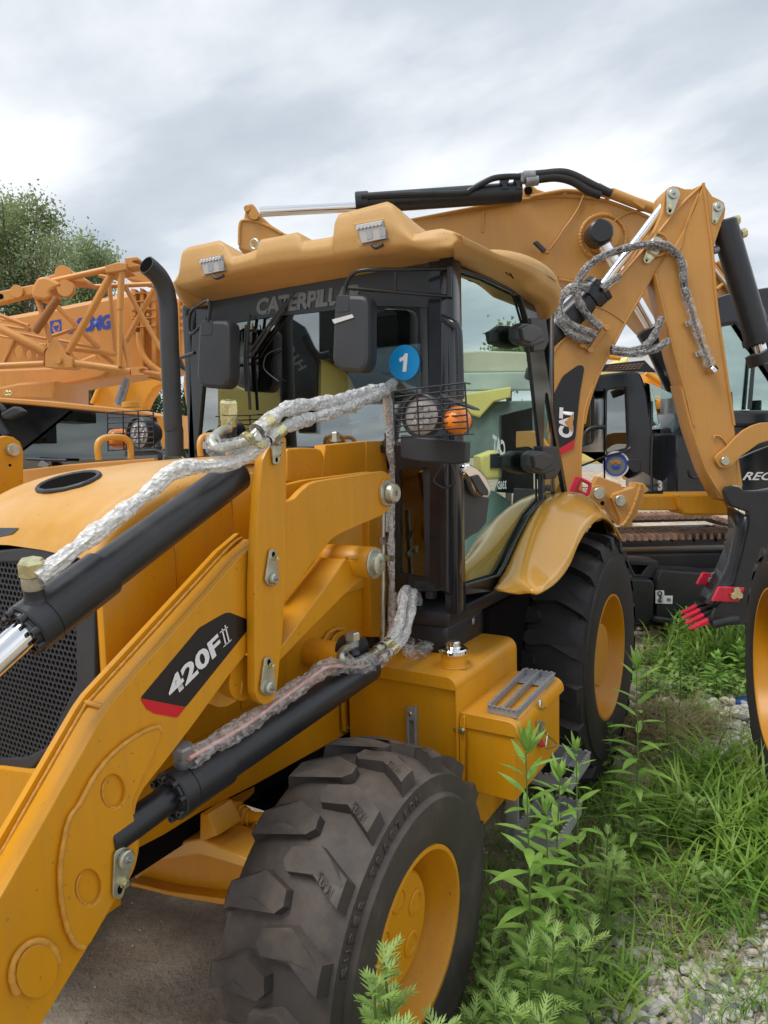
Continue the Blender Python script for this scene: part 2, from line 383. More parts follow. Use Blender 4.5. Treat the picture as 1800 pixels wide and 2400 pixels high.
M['grassD'] = leafmat('dry_grass', (.25, .20, .09), (.36, .32, .17), 6)
M['tree'] = leafmat('tree_leaf', (.19, .26, .12), (.34, .42, .21), .8)  # paler and greyer than the leaf itself; distance haze is put into the colour
M['tree2'] = leafmat('bush_leaf', (.03, .08, .02), (.08, .15, .04), .8)
M['stem'] = mat('plant_stem', (.10, .15, .04), .6)
def glass(name, tint, refl=.06, rough=0.0, body=None, bodyf=0.0, gc=(.95, 1, .98)):
    m = bpy.data.materials.new(name); m.use_nodes = True; t = m.node_tree; t.nodes.clear()
    o = N(t, 'ShaderNodeOutputMaterial'); tr = N(t, 'ShaderNodeBsdfTransparent'); tr.inputs[0].default_value = (*tint, 1)
    gl = N(t, 'ShaderNodeBsdfGlossy'); gl.inputs['Roughness'].default_value = rough; gl.inputs[0].default_value = (*gc, 1)
    fr = N(t, 'ShaderNodeFresnel'); fr.inputs[0].default_value = 1.52
    a = N(t, 'ShaderNodeMath', operation='MULTIPLY_ADD', use_clamp=True); a.inputs[1].default_value = 1.7; a.inputs[2].default_value = refl; t.links.new(fr.outputs[0], a.inputs[0])
    src = tr
    if body:
        df = N(t, 'ShaderNodeBsdfDiffuse'); df.inputs[0].default_value = (*body, 1); m0 = N(t, 'ShaderNodeMixShader'); m0.inputs[0].default_value = bodyf
        t.links.new(tr.outputs[0], m0.inputs[1]); t.links.new(df.outputs[0], m0.inputs[2]); src = m0
    mi = N(t, 'ShaderNodeMixShader'); t.links.new(a.outputs[0], mi.inputs[0]); t.links.new(src.outputs[0], mi.inputs[1]); t.links.new(gl.outputs[0], mi.inputs[2])
    t.links.new(mi.outputs[0], o.inputs[0]); return m
M['wind'] = glass('windscreen_glass', (.28, .33, .34), .22)
M['gls'] = glass('tinted_green_glass', (.42, .56, .51), .40, gc=(.84, 1, .93))
M['glsd'] = glass('dark_tinted_glass', (.20, .25, .26), .06)
def wrapmat(name, fac, col, bs=55):
    m = bpy.data.materials.new(name); m.use_nodes = True; t = m.node_tree; b = t.nodes['Principled BSDF']
    b.inputs['Base Color'].default_value = (*col, 1); b.inputs['Roughness'].default_value = .16; b.inputs['Specular IOR Level'].default_value = .9; b.inputs['Coat Weight'].default_value = .5
    tc = N(t, 'ShaderNodeTexCoord'); v = N(t, 'ShaderNodeTexVoronoi'); v.inputs['Scale'].default_value = bs; v.feature = 'F1'
    n = N(t, 'ShaderNodeTexNoise'); n.inputs['Scale'].default_value = bs*.8; n.inputs['Detail'].default_value = 5
    t.links.new(tc.outputs['Object'], n.inputs[0]); t.links.new(tc.outputs['Object'], v.inputs[0])
    bp = N(t, 'ShaderNodeBump'); bp.inputs['Distance'].default_value = .006; t.links.new(v.outputs[0], bp.inputs['Height']); t.links.new(bp.outputs[0], b.inputs['Normal'])
    tr = N(t, 'ShaderNodeBsdfTransparent'); tr.inputs[0].default_value = (.93, .94, .95, 1)
    mr = N(t, 'ShaderNodeMapRange'); mr.inputs[1].default_value = .35; mr.inputs[2].default_value = .65; mr.inputs[3].default_value = fac-.14; mr.inputs[4].default_value = fac+.14
    t.links.new(n.outputs[0], mr.inputs[0])
    mi = N(t, 'ShaderNodeMixShader'); t.links.new(mr.outputs[0], mi.inputs[0]); t.links.new(tr.outputs[0], mi.inputs[1]); t.links.new(b.outputs[0], mi.inputs[2])
    t.links.new(mi.outputs[0], t.nodes['Material Output'].inputs[0]); return m
M['wrap'] = wrapmat('crumpled_plastic_film', .64, (.95, .95, .95), 95)
M['wrapc'] = wrapmat('clear_plastic_film', .22, (.88, .86, .85), 80)
# ================================================================ the backhoe loader
BK = thing('backhoe_loader', 'yellow backhoe loader with cab, plastic-wrapped hoses and 420F II lettering on its loader arm', 'backhoe loader', (0.9, -0.12, 0))
Yl, Bl = M['yel'], M['blk']

# ---- wheels
def wheel(name, parent, c, side, R, W, rimR, nl, tyre_mat, rim_mat, depth, hubR, bolts, phase=0, rotz=0.0, lug_h=.030, nbolt=10, hub_out=.0, wend=1.0):
    """c = centre of the outer rim plane; side=-1: outer face towards -Y. Built round the Y axis, then turned by rotz."""
    c = np.array(c, float); cz, sz = math.cos(rotz), math.sin(rotz)
    def P(r, t, y):    # y: distance inwards from the outer plane; t: angle
        x, yy, z = r*math.cos(t), -side*y, r*math.sin(t)
        return (c[0]+x*cz-yy*sz, c[1]+x*sz+yy*cz, c[2]+z)
    ax = np.array([-sz*side, cz*side, 0.])     # outward
    root = lathe(name, [(rimR*.5, -W*.55), (rimR*.5, -W*.52)], c, ax, M['dark'], parent, 24)
    Rb = R-lug_h; half = W/2
    prof = [(rimR+.002, .015), (rimR+.012, -.004), (rimR+.035, -.010), (rimR+(Rb-rimR)*.45, -.022), (rimR+(Rb-rimR)*.62, -.020), (Rb-.080, -.016), (Rb-.075, -.006), (Rb-.028, -.003), (Rb-.024, .006), (Rb-.012, .035), (Rb-.004, .07), (Rb, half*.75), (Rb+.004, half)]
    prof = prof+[(r, W-y) for r, y in prof[-2::-1]]
    ty = lathe('tyre', [(r, -y) for r, y in prof], c, ax, tyre_mat, root, 96, 30, cap=False)
    bm = bmesh.new(); bm.from_mesh(ty.data)
    def lug(a0, s):    # s=+1 near half, -1 far half
        p = 2*PI/nl
        cl = [(wend, 0.0), (.38, -.27*p), (-.10, -.17*p)]       # (across 1=shoulder, 0=centre ; angle)
        wd = [.36*p, .36*p, .30*p]
        ring_t, ring_b = [], []
        def pt(wq, a, h):
            wq_, y = wq, None
            y = half-s*wq*half
            edge = abs(wq)
            r = Rb + h - (.012+.3*lug_h)*max(0, edge-.55)**2*4
            return P(r, phase+a0+a, y)
        out_ = [(cl[0][0], cl[0][1]+wd[0]/2), (cl[1][0]+.05, cl[1][1]+wd[1]/2), (cl[2][0]+.08, cl[2][1]+wd[2]/2), (cl[2][0]-.04, cl[2][1]+wd[2]*.12), (cl[2][0], cl[2][1]-wd[2]/2), (cl[1][0]-.02, cl[1][1]-wd[1]/2), (cl[0][0], cl[0][1]-wd[0]/2)]
        dense = []
        for i in range(len(out_)):
            a_, b_ = out_[i], out_[(i+1) % len(out_)]
            m_ = 4 if abs(a_[0]-b_[0]) > .3 else (2 if i != 6 else 3)
            for k in range(m_): dense.append((a_[0]+(b_[0]-a_[0])*k/m_, a_[1]+(b_[1]-a_[1])*k/m_))
        cx_ = np.mean([d_[0] for d_ in dense]); ca_ = np.mean([d_[1] for d_ in dense])
        jit = [rnd.uniform(-.0015, .0015) for _ in dense]
        top = [bm.verts.new(pt(x_, a_, lug_h+j)) for (x_, a_), j in zip(dense, jit)]
        bot = [bm.verts.new(pt(x_+(x_-cx_)*.06+(0.03 if x_ > .97 else 0), a_+(a_-ca_)*.16, -.012)) for x_, a_ in dense]
        n_ = len(dense)
        for i in range(n_):
            k = (i+1) % n_
            bm.faces.new((top[i], top[k], bot[k], bot[i]))
        # top surface strips between the two long sides
        L_ = dense
        i0 = 0; seqA = list(range(0, 4+4+1)); seqB = [n_-3-j for j in range(0, 9)]
        try:
            f = bm.faces.new(top)
            bmesh.ops.triangulate(bm, faces=[f], ngon_method='EAR_CLIP')
        except Exception: pass
        # shoulder buttress down the sidewall
        if wend == 1.0:
            y0 = half-s*half
            a1, a2 = out_[0][1], out_[6][1]
            t_ = [P(Rb+lug_h-.012-.0045-.3*lug_h*.8, phase+a0+a, y0) for a in (a1, a2)]
            b_ = [P(Rb-.055, phase+a0+a*1.15+(.0), y0+s*.002) for a in (a1, a2)]
            i_ = [P(Rb-.02, phase+a0+a*1.15, y0+s*.03) for a in (a1, a2)]
            vs = [bm.verts.new(v) for v in t_+b_+i_]
            for fq in ((0, 1, 3, 2), (0, 2, 4), (1, 5, 3)):
                try: bm.faces.new([vs[j] for j in fq])
                except Exception: pass
    for k in range(nl):
        lug(k*2*PI/nl, 1); lug((k+.5)*2*PI/nl, -1)
    bmesh.ops.recalc_face_normals(bm, faces=bm.faces); bm.to_mesh(ty.data); bm.free()
    ty.data.polygons.foreach_set('use_smooth', [True]*len(ty.data.polygons)); ty.data.set_sharp_from_angle(angle=math.radians(28))
    lathe('rim', [(rimR+.006, -.030), (rimR+.012, -.006), (rimR+.008, .004), (rimR-.004, .004), (rimR-.012, -.010), (rimR-.016, -.05), (rimR-.028, -.075), (rimR-.035, -depth*.8), (rimR-.05, -depth), (rimR*.55, -depth-.01), (0, -depth-.01)], c, ax, rim_mat, root, 72, 40, cap=False)
    hc = c-ax*(depth+.01)
    lathe('hub', [(hubR+.02, 0), (hubR+.02, .02), (hubR, .03), (hubR, depth*.62+hub_out), (hubR-.008, depth*.62+.008+hub_out), (0, depth*.62+.008+hub_out)], hc, ax, rim_mat, root, 48, 30, cap=False)
    f_c = hc+ax*(depth*.62+.008+hub_out)
    sx_ = np.array([cz, sz, 0.])
    for k in range(bolts):
        t = 2*PI*k/bolts+.35; p = f_c+sx_*math.cos(t)*hubR*.60+np.array([0, 0, 1.])*math.sin(t)*hubR*.60
        lathe('hub_plug', [(hubR*.24, 0), (hubR*.24, .004), (hubR*.20, .007), (hubR*.17, .007), (hubR*.16, .003), (0, .003)], p-ax*.001, ax, rim_mat, root, 24, 40, cap=False)
    for k in range(nbolt):
        t = 2*PI*k/nbolt; rr = rimR*.80 if nbolt == 5 else hubR+.045
        p = c-ax*(depth+.012)+sx_*math.cos(t)*rr*.95+np.array([0, 0, 1.])*math.sin(t)*rr*.95
        hexbolt('wheel_nut', p, ax, .014, .022, rim_mat, root)
    return root, P
fw, PF = wheel('front_wheel', BK, (0, -1.05, .46), -1, .485, .325, .232, 17, M['rubd'], Yl, .165, .155, 5, phase=math.radians(22.5+8), nbolt=0, wend=.93, lug_h=.029)
fw2, _ = wheel('front_wheel', BK, (0, .81, .46), 1, .485, .36, .232, 17, M['rub'], Yl, .165, .155, 5, nbolt=0)
rw, PR = wheel('rear_wheel', BK, (2.166, -1.04, .65), -1, .655, .46, .325, 19, M['rub'], Yl, .12, .17, 0, phase=.2, lug_h=.045, nbolt=10)
rw2, _ = wheel('rear_wheel', BK, (2.166, .80, .65), 1, .655, .46, .325, 19, M['rub'], Yl, .12, .17, 0, phase=.1, lug_h=.045, nbolt=10)
# raised sidewall lettering
def ring_text(s, r, a_mid, da, h, parent, mt, PFn, y=-.0, sp=None):
    n = len(s)
    for i, ch in enumerate(s):
        if ch == ' ': continue
        a = a_mid-(i-(n-1)/2)*da
        bl, br, tl = PFn(r, a+da*.36, y), PFn(r, a-da*.36, y), PFn(r+h, a+da*.36, y)
        if ch in 'I-.': bl, br, tl = PFn(r, a+da*.1, y), PFn(r, a-da*.1, y), PFn(r+h, a+da*.1, y)
        pl = PY(bl[1]); text('raised_letter', ch, (bl, br, tl), pl, mt, parent, depth=.004, bold=.03, px=False, raise_=.0)
ring_text('SUPER TRACTION', .386, math.radians(124), math.radians(5.0), .026, fw, M['rubd'], PF, y=-.0035)
for k_ in (2, 3, 4, 5):    # size marks moulded on the lug tops
    p_ = 2*PI/17; a0 = math.radians(30.5)+k_*p_-.14*p_; r_ = .485+.0012; hw = .325/2
    q3 = [PF(r_, a0+.10*p_, hw-.80*hw), PF(r_, a0-.04*p_, hw-.52*hw), PF(r_, a0+.25*p_, hw-.80*hw)]
    q3 = [np.array(v_) for v_ in q3]; nn_ = np.cross(q3[1]-q3[0], q3[2]-q3[0]); text('raised_letter', '14-17.5', q3, Pl(q3[0], nn_), M['rubd'], fw, depth=.002, bold=.02, px=False, raise_=.0)

# ---- front axle and chassis
box('front_axle', (-.10, -.78, .40), (.10, .55, .56), Yl, BK, .02)
prism('axle_flange', q('M', (905, 590), (1040, 500), (1300, 455), (1659, 610), (1690, 660), (1600, 655), (1290, 560), (1040, 600), (900, 660)), PX(-.19), .12, M['fender'], BK, .006)
prism('axle_rib', q('M', (1295, 300), (1345, 300), (1390, 395), (1410, 440), (1330, 470), (1290, 470)), PX(-.20), .10, Yl, BK, .006)
prism('axle_lower_lip', q('M', (850, 740), (1100, 800), (1560, 862), (1620, 905), (1540, 905), (1100, 830), (840, 765)), PX(-.16), .10, Yl, BK, .004)
prism('axle_web', q('M', (860, 700), (1010, 560), (1290, 480), (1659, 590), (1700, 900), (1540, 900), (1100, 820), (930, 770)), PX(-.12), .05, Yl, BK, .004)
prism('axle_bracket', q('M', (1060, 430), (1170, 370), (1290, 350), (1400, 400), (1410, 440), (1659, 560), (1659, 600), (1060, 460)), PX(-.08), .12, Yl, BK, .004)
0 and text('axle_marking', '12-28', q('M', (1020, 560), (1160, 590), (1020, 515)), PX(-.122), M['dark'], BK, depth=0)
tube('track_rod', [at('M', 1390, 265, PX(-.05)), at('M', 1440, 280, PX(-.05)), at('M', 1540, 310, PX(-.05)), at('M', 1640, 320, PX(-.05)), at('N', 700, 325, PX(-.05))], [.022, .04, .036, .016, .016], Yl, BK, cat=5)
for k in range(4): lathe('rod_boot_ring', [(.034-.005*k, 0), (.038-.005*k, .005), (.034-.005*k, .01)], at('M', 1530+28*k, 300+8*k, PX(-.05)), (.1, -1, 0), Yl, BK, 20, cap=False)
box('engine_sump', (-.42, -.36, .62), (.8, .12, .86), M['dark'], BK, .02)  # belly boxes near-black: shadow under the machine is put into their colour
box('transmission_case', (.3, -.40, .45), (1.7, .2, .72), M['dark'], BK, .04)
prism('chassis_side_plate', q('S', (300, 2000), (383, 1957), (467, 1905), (600, 1838), (700, 1782), (828, 1712), (830, 1640), (872, 1640), (872, 1100), (560, 1200), (300, 1400)), PY(-.40), .03, Yl, BK, .002)
prism('chassis_side_plate', q('S', (300, 2000), (383, 1957), (467, 1905), (600, 1838), (700, 1782), (828, 1712), (872, 1640), (872, 1300), (300, 1500)), PY(.13), .03, Yl, BK, .002)
prism('chassis_lower_bracket', q('J', (1115, 905), (1125, 890), (1190, 860), (1190, 1130), (1150, 1160), (1120, 1140)), PY(-.42), .012, Yl, BK, .002)
hexbolt('bolt', at('J', 1155, 1125, PY(-.42)), (0, -1, 0), .011, .01, M['zinc'], BK)
tube('chassis_tube_stub', [at('J', 430, 700, PY(-.40)), at('J', 330, 850, PY(-.62))], .055, Yl, BK)
lathe('frame_tube', [(0, 0), (.058, 0), (.058, .30), (0, .30)], at('J', 480, 800, PY(-.66)), (0, 1, 0), Yl, BK, 32)
tube('underbody_hose', [at('J', 880, 1250, PY(-.2)), at('J', 850, 1400, PY(-.2)), at('J', 700, 1530, PY(-.2)), at('J', 420, 1590, PY(-.2))], .012, M['rub'], BK, cat=6)
prism('lower_lug', q('J', (330, 1600), (548, 1495), (545, 1540), (510, 1580), (400, 1659)), PY(-.36), .03, Yl, BK, .003)

# ---- bonnet
hx = [-.50, -.485, -.45, -.40, -.32, -.2, -.05, .15, .35, .55, .75]
hz = [1.545, 1.572, 1.618, 1.655, 1.695, 1.727, 1.747, 1.758, 1.763, 1.766, 1.768]
sec = [(-.455, -.46), (-.452, -.07), (-.446, -.035), (-.425, -.016), (-.39, -.006), (-.36, -.010), (-.33, -.004), (-.25, .003), (-.1, .008), (.03, .003), (.09, -.004), (.13, -.010), (.17, -.006), (.19, -.02), (.205, -.05), (.21, -.46)]
V = []; Fc = []
for x, z in zip(hx, hz):
    for y, dz in sec: V.append((x, y, z+dz if dz > -.3 else 1.25))
ns = len(sec)
for i in range(len(hx)-1):
    for k in range(ns-1): Fc.append((i*ns+k, i*ns+k+1, (i+1)*ns+k+1, (i+1)*ns+k))
hood = mesh('bonnet', V, Fc, M['hood'], BK)
bm = bmesh.new(); bm.from_mesh(hood.data)
bmesh.ops.subdivide_edges(bm, edges=bm.edges[:], cuts=2, use_grid_fill=True, smooth=.6)
bmesh.ops.recalc_face_normals(bm, faces=bm.faces); bm.to_mesh(hood.data); bm.free(); smooth(hood.data, 60)
def hood_z(x, y): return float(np.interp(x, hx, hz)+np.interp(y, [s_[0] for s_ in sec[1:-1]], [s_[1] for s_ in sec[1:-1]]))
# oval filler opening with rubber edging
def on_hood(u, v):
    w_ = _d + _r*(u-900)/F_PX - _u*(v-1200)/F_PX; prev = None
    for t in np.arange(.5, 4, .004):
        p = CAM+w_*t
        if -.5 < p[0] < .75 and p[2] < hood_z(p[0], p[1]): return np.array([p[0], p[1], hood_z(p[0], p[1])])
    return CAM+w_*2
pts = [on_hood(*p) for p in ell('E', 445, 650, 205, 42, 40, rot=-.24)]
tube('rubber_edging', [p+np.array([0, 0, .006]) for p in pts]+[pts[0]+np.array([0, 0, .006])], .008, M['plb'], hood, 8, cat=2)
cen = np.mean(pts, 0)+np.array([0, 0, .012])
mesh('filler_opening', [cen]+[p+np.array([0, 0, .009]) for p in pts], [(0, i+1, (i+1) % len(pts)+1) for i in range(len(pts))], M['dark'], hood)  # flat near-black sheet, no real hole; the shade inside is its colour
for (x0, y0, x1, y1) in ((640, 492, 848, 484), (1300, 468, 1480, 462)):
    pl = PY(.17 if x0 < 1000 else .02); a, b = at('E', x0, y0, pl), at('E', x1, y1, pl); h = np.array([0, 0, .075])
    dirv = (b-a)/np.linalg.norm(b-a)
    tube('grab_handle', [a, a+h*.7, a+h+dirv*.03, b+h-dirv*.03, b+h*.7, b], .011, M['hood'], BK, 12, cat=6)
prism('bonnet_decal', [(hx_, hy_, 0) for hx_, hy_ in ()] or [(-.5, .0, 1.6), (-.43, -.02, 1.6), (-.455, -.07, 1.6), (-.5, -.075, 1.6)], PZ(1.6), .001, M['decal'], BK, 0, px=False) if False else None
V = []
for (u, v) in q('E', (-60, 950), (125, 950), (80, 985), (0, 1008), (-60, 1015)):
    p = on_hood(max(u, -20), v); V.append((p[0], p[1], p[2]+.006))
mesh('bonnet_decal', V, [tuple(range(len(V)))], M['win'], hood)

# side panels
pS = PY(-.46)
def vplate(name, x0, x1, z0, z1, y, t, m_, par, bev=.004): return box(name, (x0, y, z0), (x1, y+t, z1), m_, par, bev)
vplate('side_panel', -.500, -.262, .95, 1.55, -.475, .03, M['yel'], BK, .012)
vplate('side_panel', -.258, -.03, .98, 1.665, -.465, .025, M['yel'], BK, .012)
vplate('side_panel', -.026, .20, 1.0, 1.72, -.460, .02, M['yel'], BK, .012)
prism('shoulder_panel', q('F', (755, 420), (850, 412), (945, 415), (980, 430), (990, 470), (975, 640), (755, 640)), PY(-.475), .03, Yl, BK, .006, rad=.01)
prism('tower_plate', q('F', (1005, 395), (1262, 372), (1262, 640), (975, 640)), PY(-.48), .05, Yl, BK, .004)
prism('tower_plate', q('F', (1268, 370), (1388, 368), (1420, 700), (1420, 1640), (1300, 1640), (1280, 900), (1268, 640)), PY(-.485), .05, Yl, BK, .004)
prism('loader_tower', q('S', (700, 1260), (860, 1120), (925, 1150), (925, 1500), (870, 1585), (830, 1600), (600, 1600), (600, 1450)), PY(-.445), .04, Yl, BK, .003)
prism('seam', q('F', (905, 1190), (912, 1190), (880, 1400), (868, 1400)), PY(-.448), .002, M['dark'], BK, 0)
prism('seam', q('F', (1275, 880), (1279, 880), (1302, 1618), (1298, 1618)), PY(-.448), .002, M['dark'], BK, 0)
prism('paper_label', q('F', (1166, 1005), (1260, 990), (1262, 1018), (1170, 1033)), PY(-.449), .001, M['tape'], BK, 0)
hexbolt('bolt', at('F', 1306, 1336, PY(-.449)), (0, -1, 0), .010, .01, M['zinc'], BK)
box('bonnet_rear_rail', (.05, -.44, 1.745), (.74, -.38, 1.775), Yl, BK)
hexbolt('cap_bolt', at('F', 1070, 372, PY(-.40)), (0, 0, 1), .016, .035, M['zinc'], BK)
box('cowl', (.70, -.47, 1.0), (.765, .46, 1.72), M['blk'], BK, .01)

# grille of punched steel
gx = -.498
prism('grille_surround', q('S', (-200, 1310), (60, 1283), (145, 1290), (175, 1330), (222, 1392), (222, 1650), (60, 1815), (-200, 1830)), PX(gx), .03, M['plb'], BK, .006,
      holes=[q('S', (-190, 1325), (60, 1318), (175, 1395), (178, 1600), (110, 1750), (60, 1775), (-190, 1785))], rad=.01)
box('grille_backing', (-.44, -.43, .85), (-.435, .19, 1.56), M['dark'], BK, 0)
bm = bmesh.new(); s_ = .0102; hgt = s_*math.sqrt(3)/2
yy = -.405; row = 0
zz = .93
V = []; Fc = []
def hexring(cy, cz):
    b0 = len(V)
    for k in range(6):
        t = PI/3*k+PI/6
        V.append((gx+.006, cy+math.cos(t)*s_, cz+math.sin(t)*s_))
    for k in range(6):
        t = PI/3*k+PI/6
        V.append((gx+.006, cy+math.cos(t)*s_*.72, cz+math.sin(t)*s_*.72))
    for k in range(6):
        t = PI/3*k+PI/6
        V.append((gx+.012, cy+math.cos(t)*s_*.72, cz+math.sin(t)*s_*.72))
    for k in range(6):
        n_ = (k+1) % 6
        Fc.append((b0+k, b0+n_, b0+6+n_, b0+6+k)); Fc.append((b0+6+k, b0+6+n_, b0+12+n_, b0+12+k))
while zz < 1.53:
    yq = -.42+(s_*math.sqrt(3)/2 if row % 2 else 0)
    while yq < .05:
        hexring(yq, zz); yq += s_*math.sqrt(3)
    zz += s_*1.5; row += 1
tag(mesh('grille_mesh', V, Fc, M['plb'], BK), None, None, kind='stuff')
box('radiator_core', (-.43, -.40, .9), (-.40, .1, 1.5), M['stl'], BK, 0)
prism('front_bumper', q('S', (-200, 1790), (0, 1798), (110, 1812), (240, 1815), (240, 2150), (-200, 2150)), PX(-.51), .06, Yl, BK, .006)

# ---- loader arm
pA = PY(-.68)
arm = prism('loader_arm', q('E', (1700, 985), (1640, 1050))+q('I', (1565, 0), (790, 880), (720, 960), (660, 1050), (320, 1659))+q('M', (0, 840))+q('S', (-250, 2460), (-250, 2900), (-30, 2610))
            + q('M', (270, 1659), (560, 1180), (750, 860), (830, 745), (880, 640), (905, 520), (905, 430), (875, 290))+q('I', (890, 1600), (930, 1520), (1080, 1330), (1270, 1080), (1480, 790), (1640, 590), (1700, 500)), pA, .022, Yl, BK, .003, rad=.012)
# shift of the line between arm plates in space
def line3(k, P_, pl): return [at(k, x, y, pl) for x, y in P_]
topb = line3('E', [(1700, 985)], pA)+line3('I', [(1565, 0), (790, 880), (720, 960), (660, 1050), (320, 1659)], pA)+line3('M', [(0, 840)], pA)+[pA.hit(-250, 2460)]
n = len(topb); off = np.array([.004, 0, -.012])
V = []; Fc = []
for p in topb:
    V += [p+off+np.array([0, .021, 0]), p+off+np.array([0, .082, 0])]
for i in range(n-1): Fc.append((2*i, 2*i+1, 2*i+3, 2*i+2))
mesh('top_cover_plate', V, Fc, Yl, arm)
V = []; Fc = []
for i, p in enumerate(topb):
    a = p+np.array([0, .080, 0]); dn = np.array([.10, 0, -.14])*1.3
    for y in (0, .016): V += [a+np.array([-.003, y, .004]), a+dn+np.array([0, y, 0])]
for i in range(n-1):
    b_ = 4*i; c_ = 4*(i+1)
    Fc += [(b_, b_+1, c_+1, c_), (b_+2, c_+2, c_+3, b_+3), (b_, c_, c_+2, b_+2)]
mesh('inner_plate', V, Fc, Yl, arm)
bead('weld_bead', [p+off+np.array([0, .077, .003]) for p in topb], .0045, M['weld'], arm, 3)
a_ = at('I', 690, 975, pA); tube('weld_bead', [a_+np.array([.008, .022, -.01]), a_+np.array([.008, .08, -.01])], .006, M['weld'], arm, 8)
# raised pad with weld and pin plate
wl = q('I', (1045, 1150), (1025, 1118), (960, 1135), (850, 1195), (760, 1265), (680, 1345), (590, 1475), (520, 1610))+q('M', (450, 330), (415, 480), (395, 600), (390, 720), (400, 860), (425, 990), (450, 1070), (500, 1145), (545, 1160))
pad = prism('reinforcing_pad', wl+q('M', (590, 1135), (650, 1030), (750, 850), (822, 740), (872, 640), (897, 520), (895, 440), (865, 300), (862, 230))+q('I', (880, 1560), (930, 1440), (1000, 1300), (1040, 1200)), PY(-.69), .0115, Yl, arm, .003,
            holes=[ell('I', 735, 1535, 80, 110), ell('M', 575, 775, 86, 118)])
P3 = [PY(-.687).hit(*p) for p in wl]
bead('weld_bead', P3, .0055, M['weld'], arm, 5, 5)
for (k, cx, cy, rx, ry) in (('I', 735, 1535, 78, 106), ('M', 575, 775, 84, 114)):
    P3 = [PY(-.683).hit(*p) for p in ell(k, cx+3, cy, rx, ry, 30)][:20]
    bead('weld_bead', P3, .0035, M['weld'], arm, 7, 3)
dk = prism('arm_cap', ell('M', 245, 1318, 135, 180, 36, .25), PY(-.69), .0115, Yl, arm, .003)
P3 = [PY(-.686).hit(*p) for p in ell('M', 230, 1315, 152, 198, 36, .25)]
bead('weld_bead', (P3+P3)[12:34], .0065, M['weld'], arm, 9, 3)
def pin_plate(k, boss, tip, rb, bolt, pl, parent, bossr=None, slot=True, m_=None):
    """tear-drop lock plate: boss centre, tip centre, boss radius px (crop), bolt position"""
    m_ = m_ or M['zinc']; (bx, by), (tx, ty) = boss, tip
    r1 = rb; r2 = rb*.52; d_ = math.atan2(ty-by, tx-bx); P_ = []
    for i in range(13): t = d_+PI/2+PI*i/12; P_.append((bx+r1*math.cos(t), by+r1*math.sin(t)*1.05))
    for i in range(9): t = d_-PI/2+PI*i/8; P_.append((tx+r2*math.cos(t), ty+r2*math.sin(t)))
    n_ = pl.basis()[2]
    pp = prism('lock_plate', q(k, *P_), pl.off(-.007), .006, m_, parent, .0012)
    c = at(k, bx, by, pl.off(-.007)); s = scale_at(c); R = (bossr or rb*.86)/2.765/s
    disc('pin', c, -n_, R, .012, m_, pp, 28, .003); lathe('grease_nipple', [(R*.42, 0), (R*.36, .003), (R*.18, .0035), (R*.14, .010), (0, .011)], c-n_*.0115, -n_, M['stl'], pp, 16)
    b = at(k, bolt[0], bolt[1], pl.off(-.007)); hexbolt('bolt', b, -n_, R*.42, .014, M['gold'], pp)
    if slot:
        sx, sy = (bolt[0]*.35+tx*.65, bolt[1]*.35+ty*.65); 
        prism('slot', ell(k, sx, sy, r2*.45, r2*.9, 14, d_-PI/2), pl.off(-.0075), .001, M['dark'], pp, 0)
    return pp
pin_plate('M', (808, 585), (768, 815), 66, (797, 742), PY(-.692), arm, 58)
# lettering panel
pD = PY(-.681)
prism('name_panel', q('I', (1490, 375), (1600, 418), (1610, 450), (1600, 495), (1205, 988), (910, 930), (1290, 475), (1400, 410), (1460, 378)), pD, .001, M['decal'], arm, 0, rad=.006)
prism('red_band', q('I', (910, 931), (1204, 989), (1150, 1057), (1000, 1030), (950, 1000)), pD.off(-.0006), .001, M['red'], arm, 0, rad=.004)
text('lettering', '420F', q('I', (1118, 935), (1470, 585), (1040, 858)), pD, M['white'], arm, depth=0, shear=.25, bold=.035, raise_=.002)
text('lettering', 'II', q('I', (1458, 592), (1500, 540), (1415, 505)), pD, M['white'], arm, depth=0, shear=.3, bold=-.004, raise_=.002)
for (x0, y0, x1, y1) in ((1425, 497, 1475, 465), (1448, 590, 1500, 545)):
    a0, b0 = at('I', x0, y0, pD), at('I', x1, y1, pD)
    n0 = np.array([0, -.002, 0]); wv = np.array([-.004, 0, -.004])
    mesh('lettering', [a0+n0, b0+n0, b0+n0+wv, a0+n0+wv], [(0, 1, 2, 3)], M['white'], arm)
# far-side arm (mirror of the near one, mostly hidden)
far = bpy.data.objects.new('loader_arm', arm.data.copy()); COL.objects.link(far)
far.data.transform(Matrix.Translation((0, 1.12, 0))); far.parent = BK; far.matrix_parent_inverse = Matrix.Translation(parent_loc(BK)).inverted()
pF = PY(.42)
fl = prism('link_bar', q('S', (-60, 1040))+q('E', (0, 345), (40, 335), (90, 345), (130, 375), (152, 430), (152, 640))+q('S', (55, 1300), (-60, 1300)), pF, .025, Yl, BK, .003)
disc('pin', at('E', 72, 428, pF), (0, -1, 0), .022, .02, M['zinc'], fl); disc('hole', at('E', 64, 526, pF), (0, -1, 0), .005, .0015, M['dark'], fl, bev=.0005)

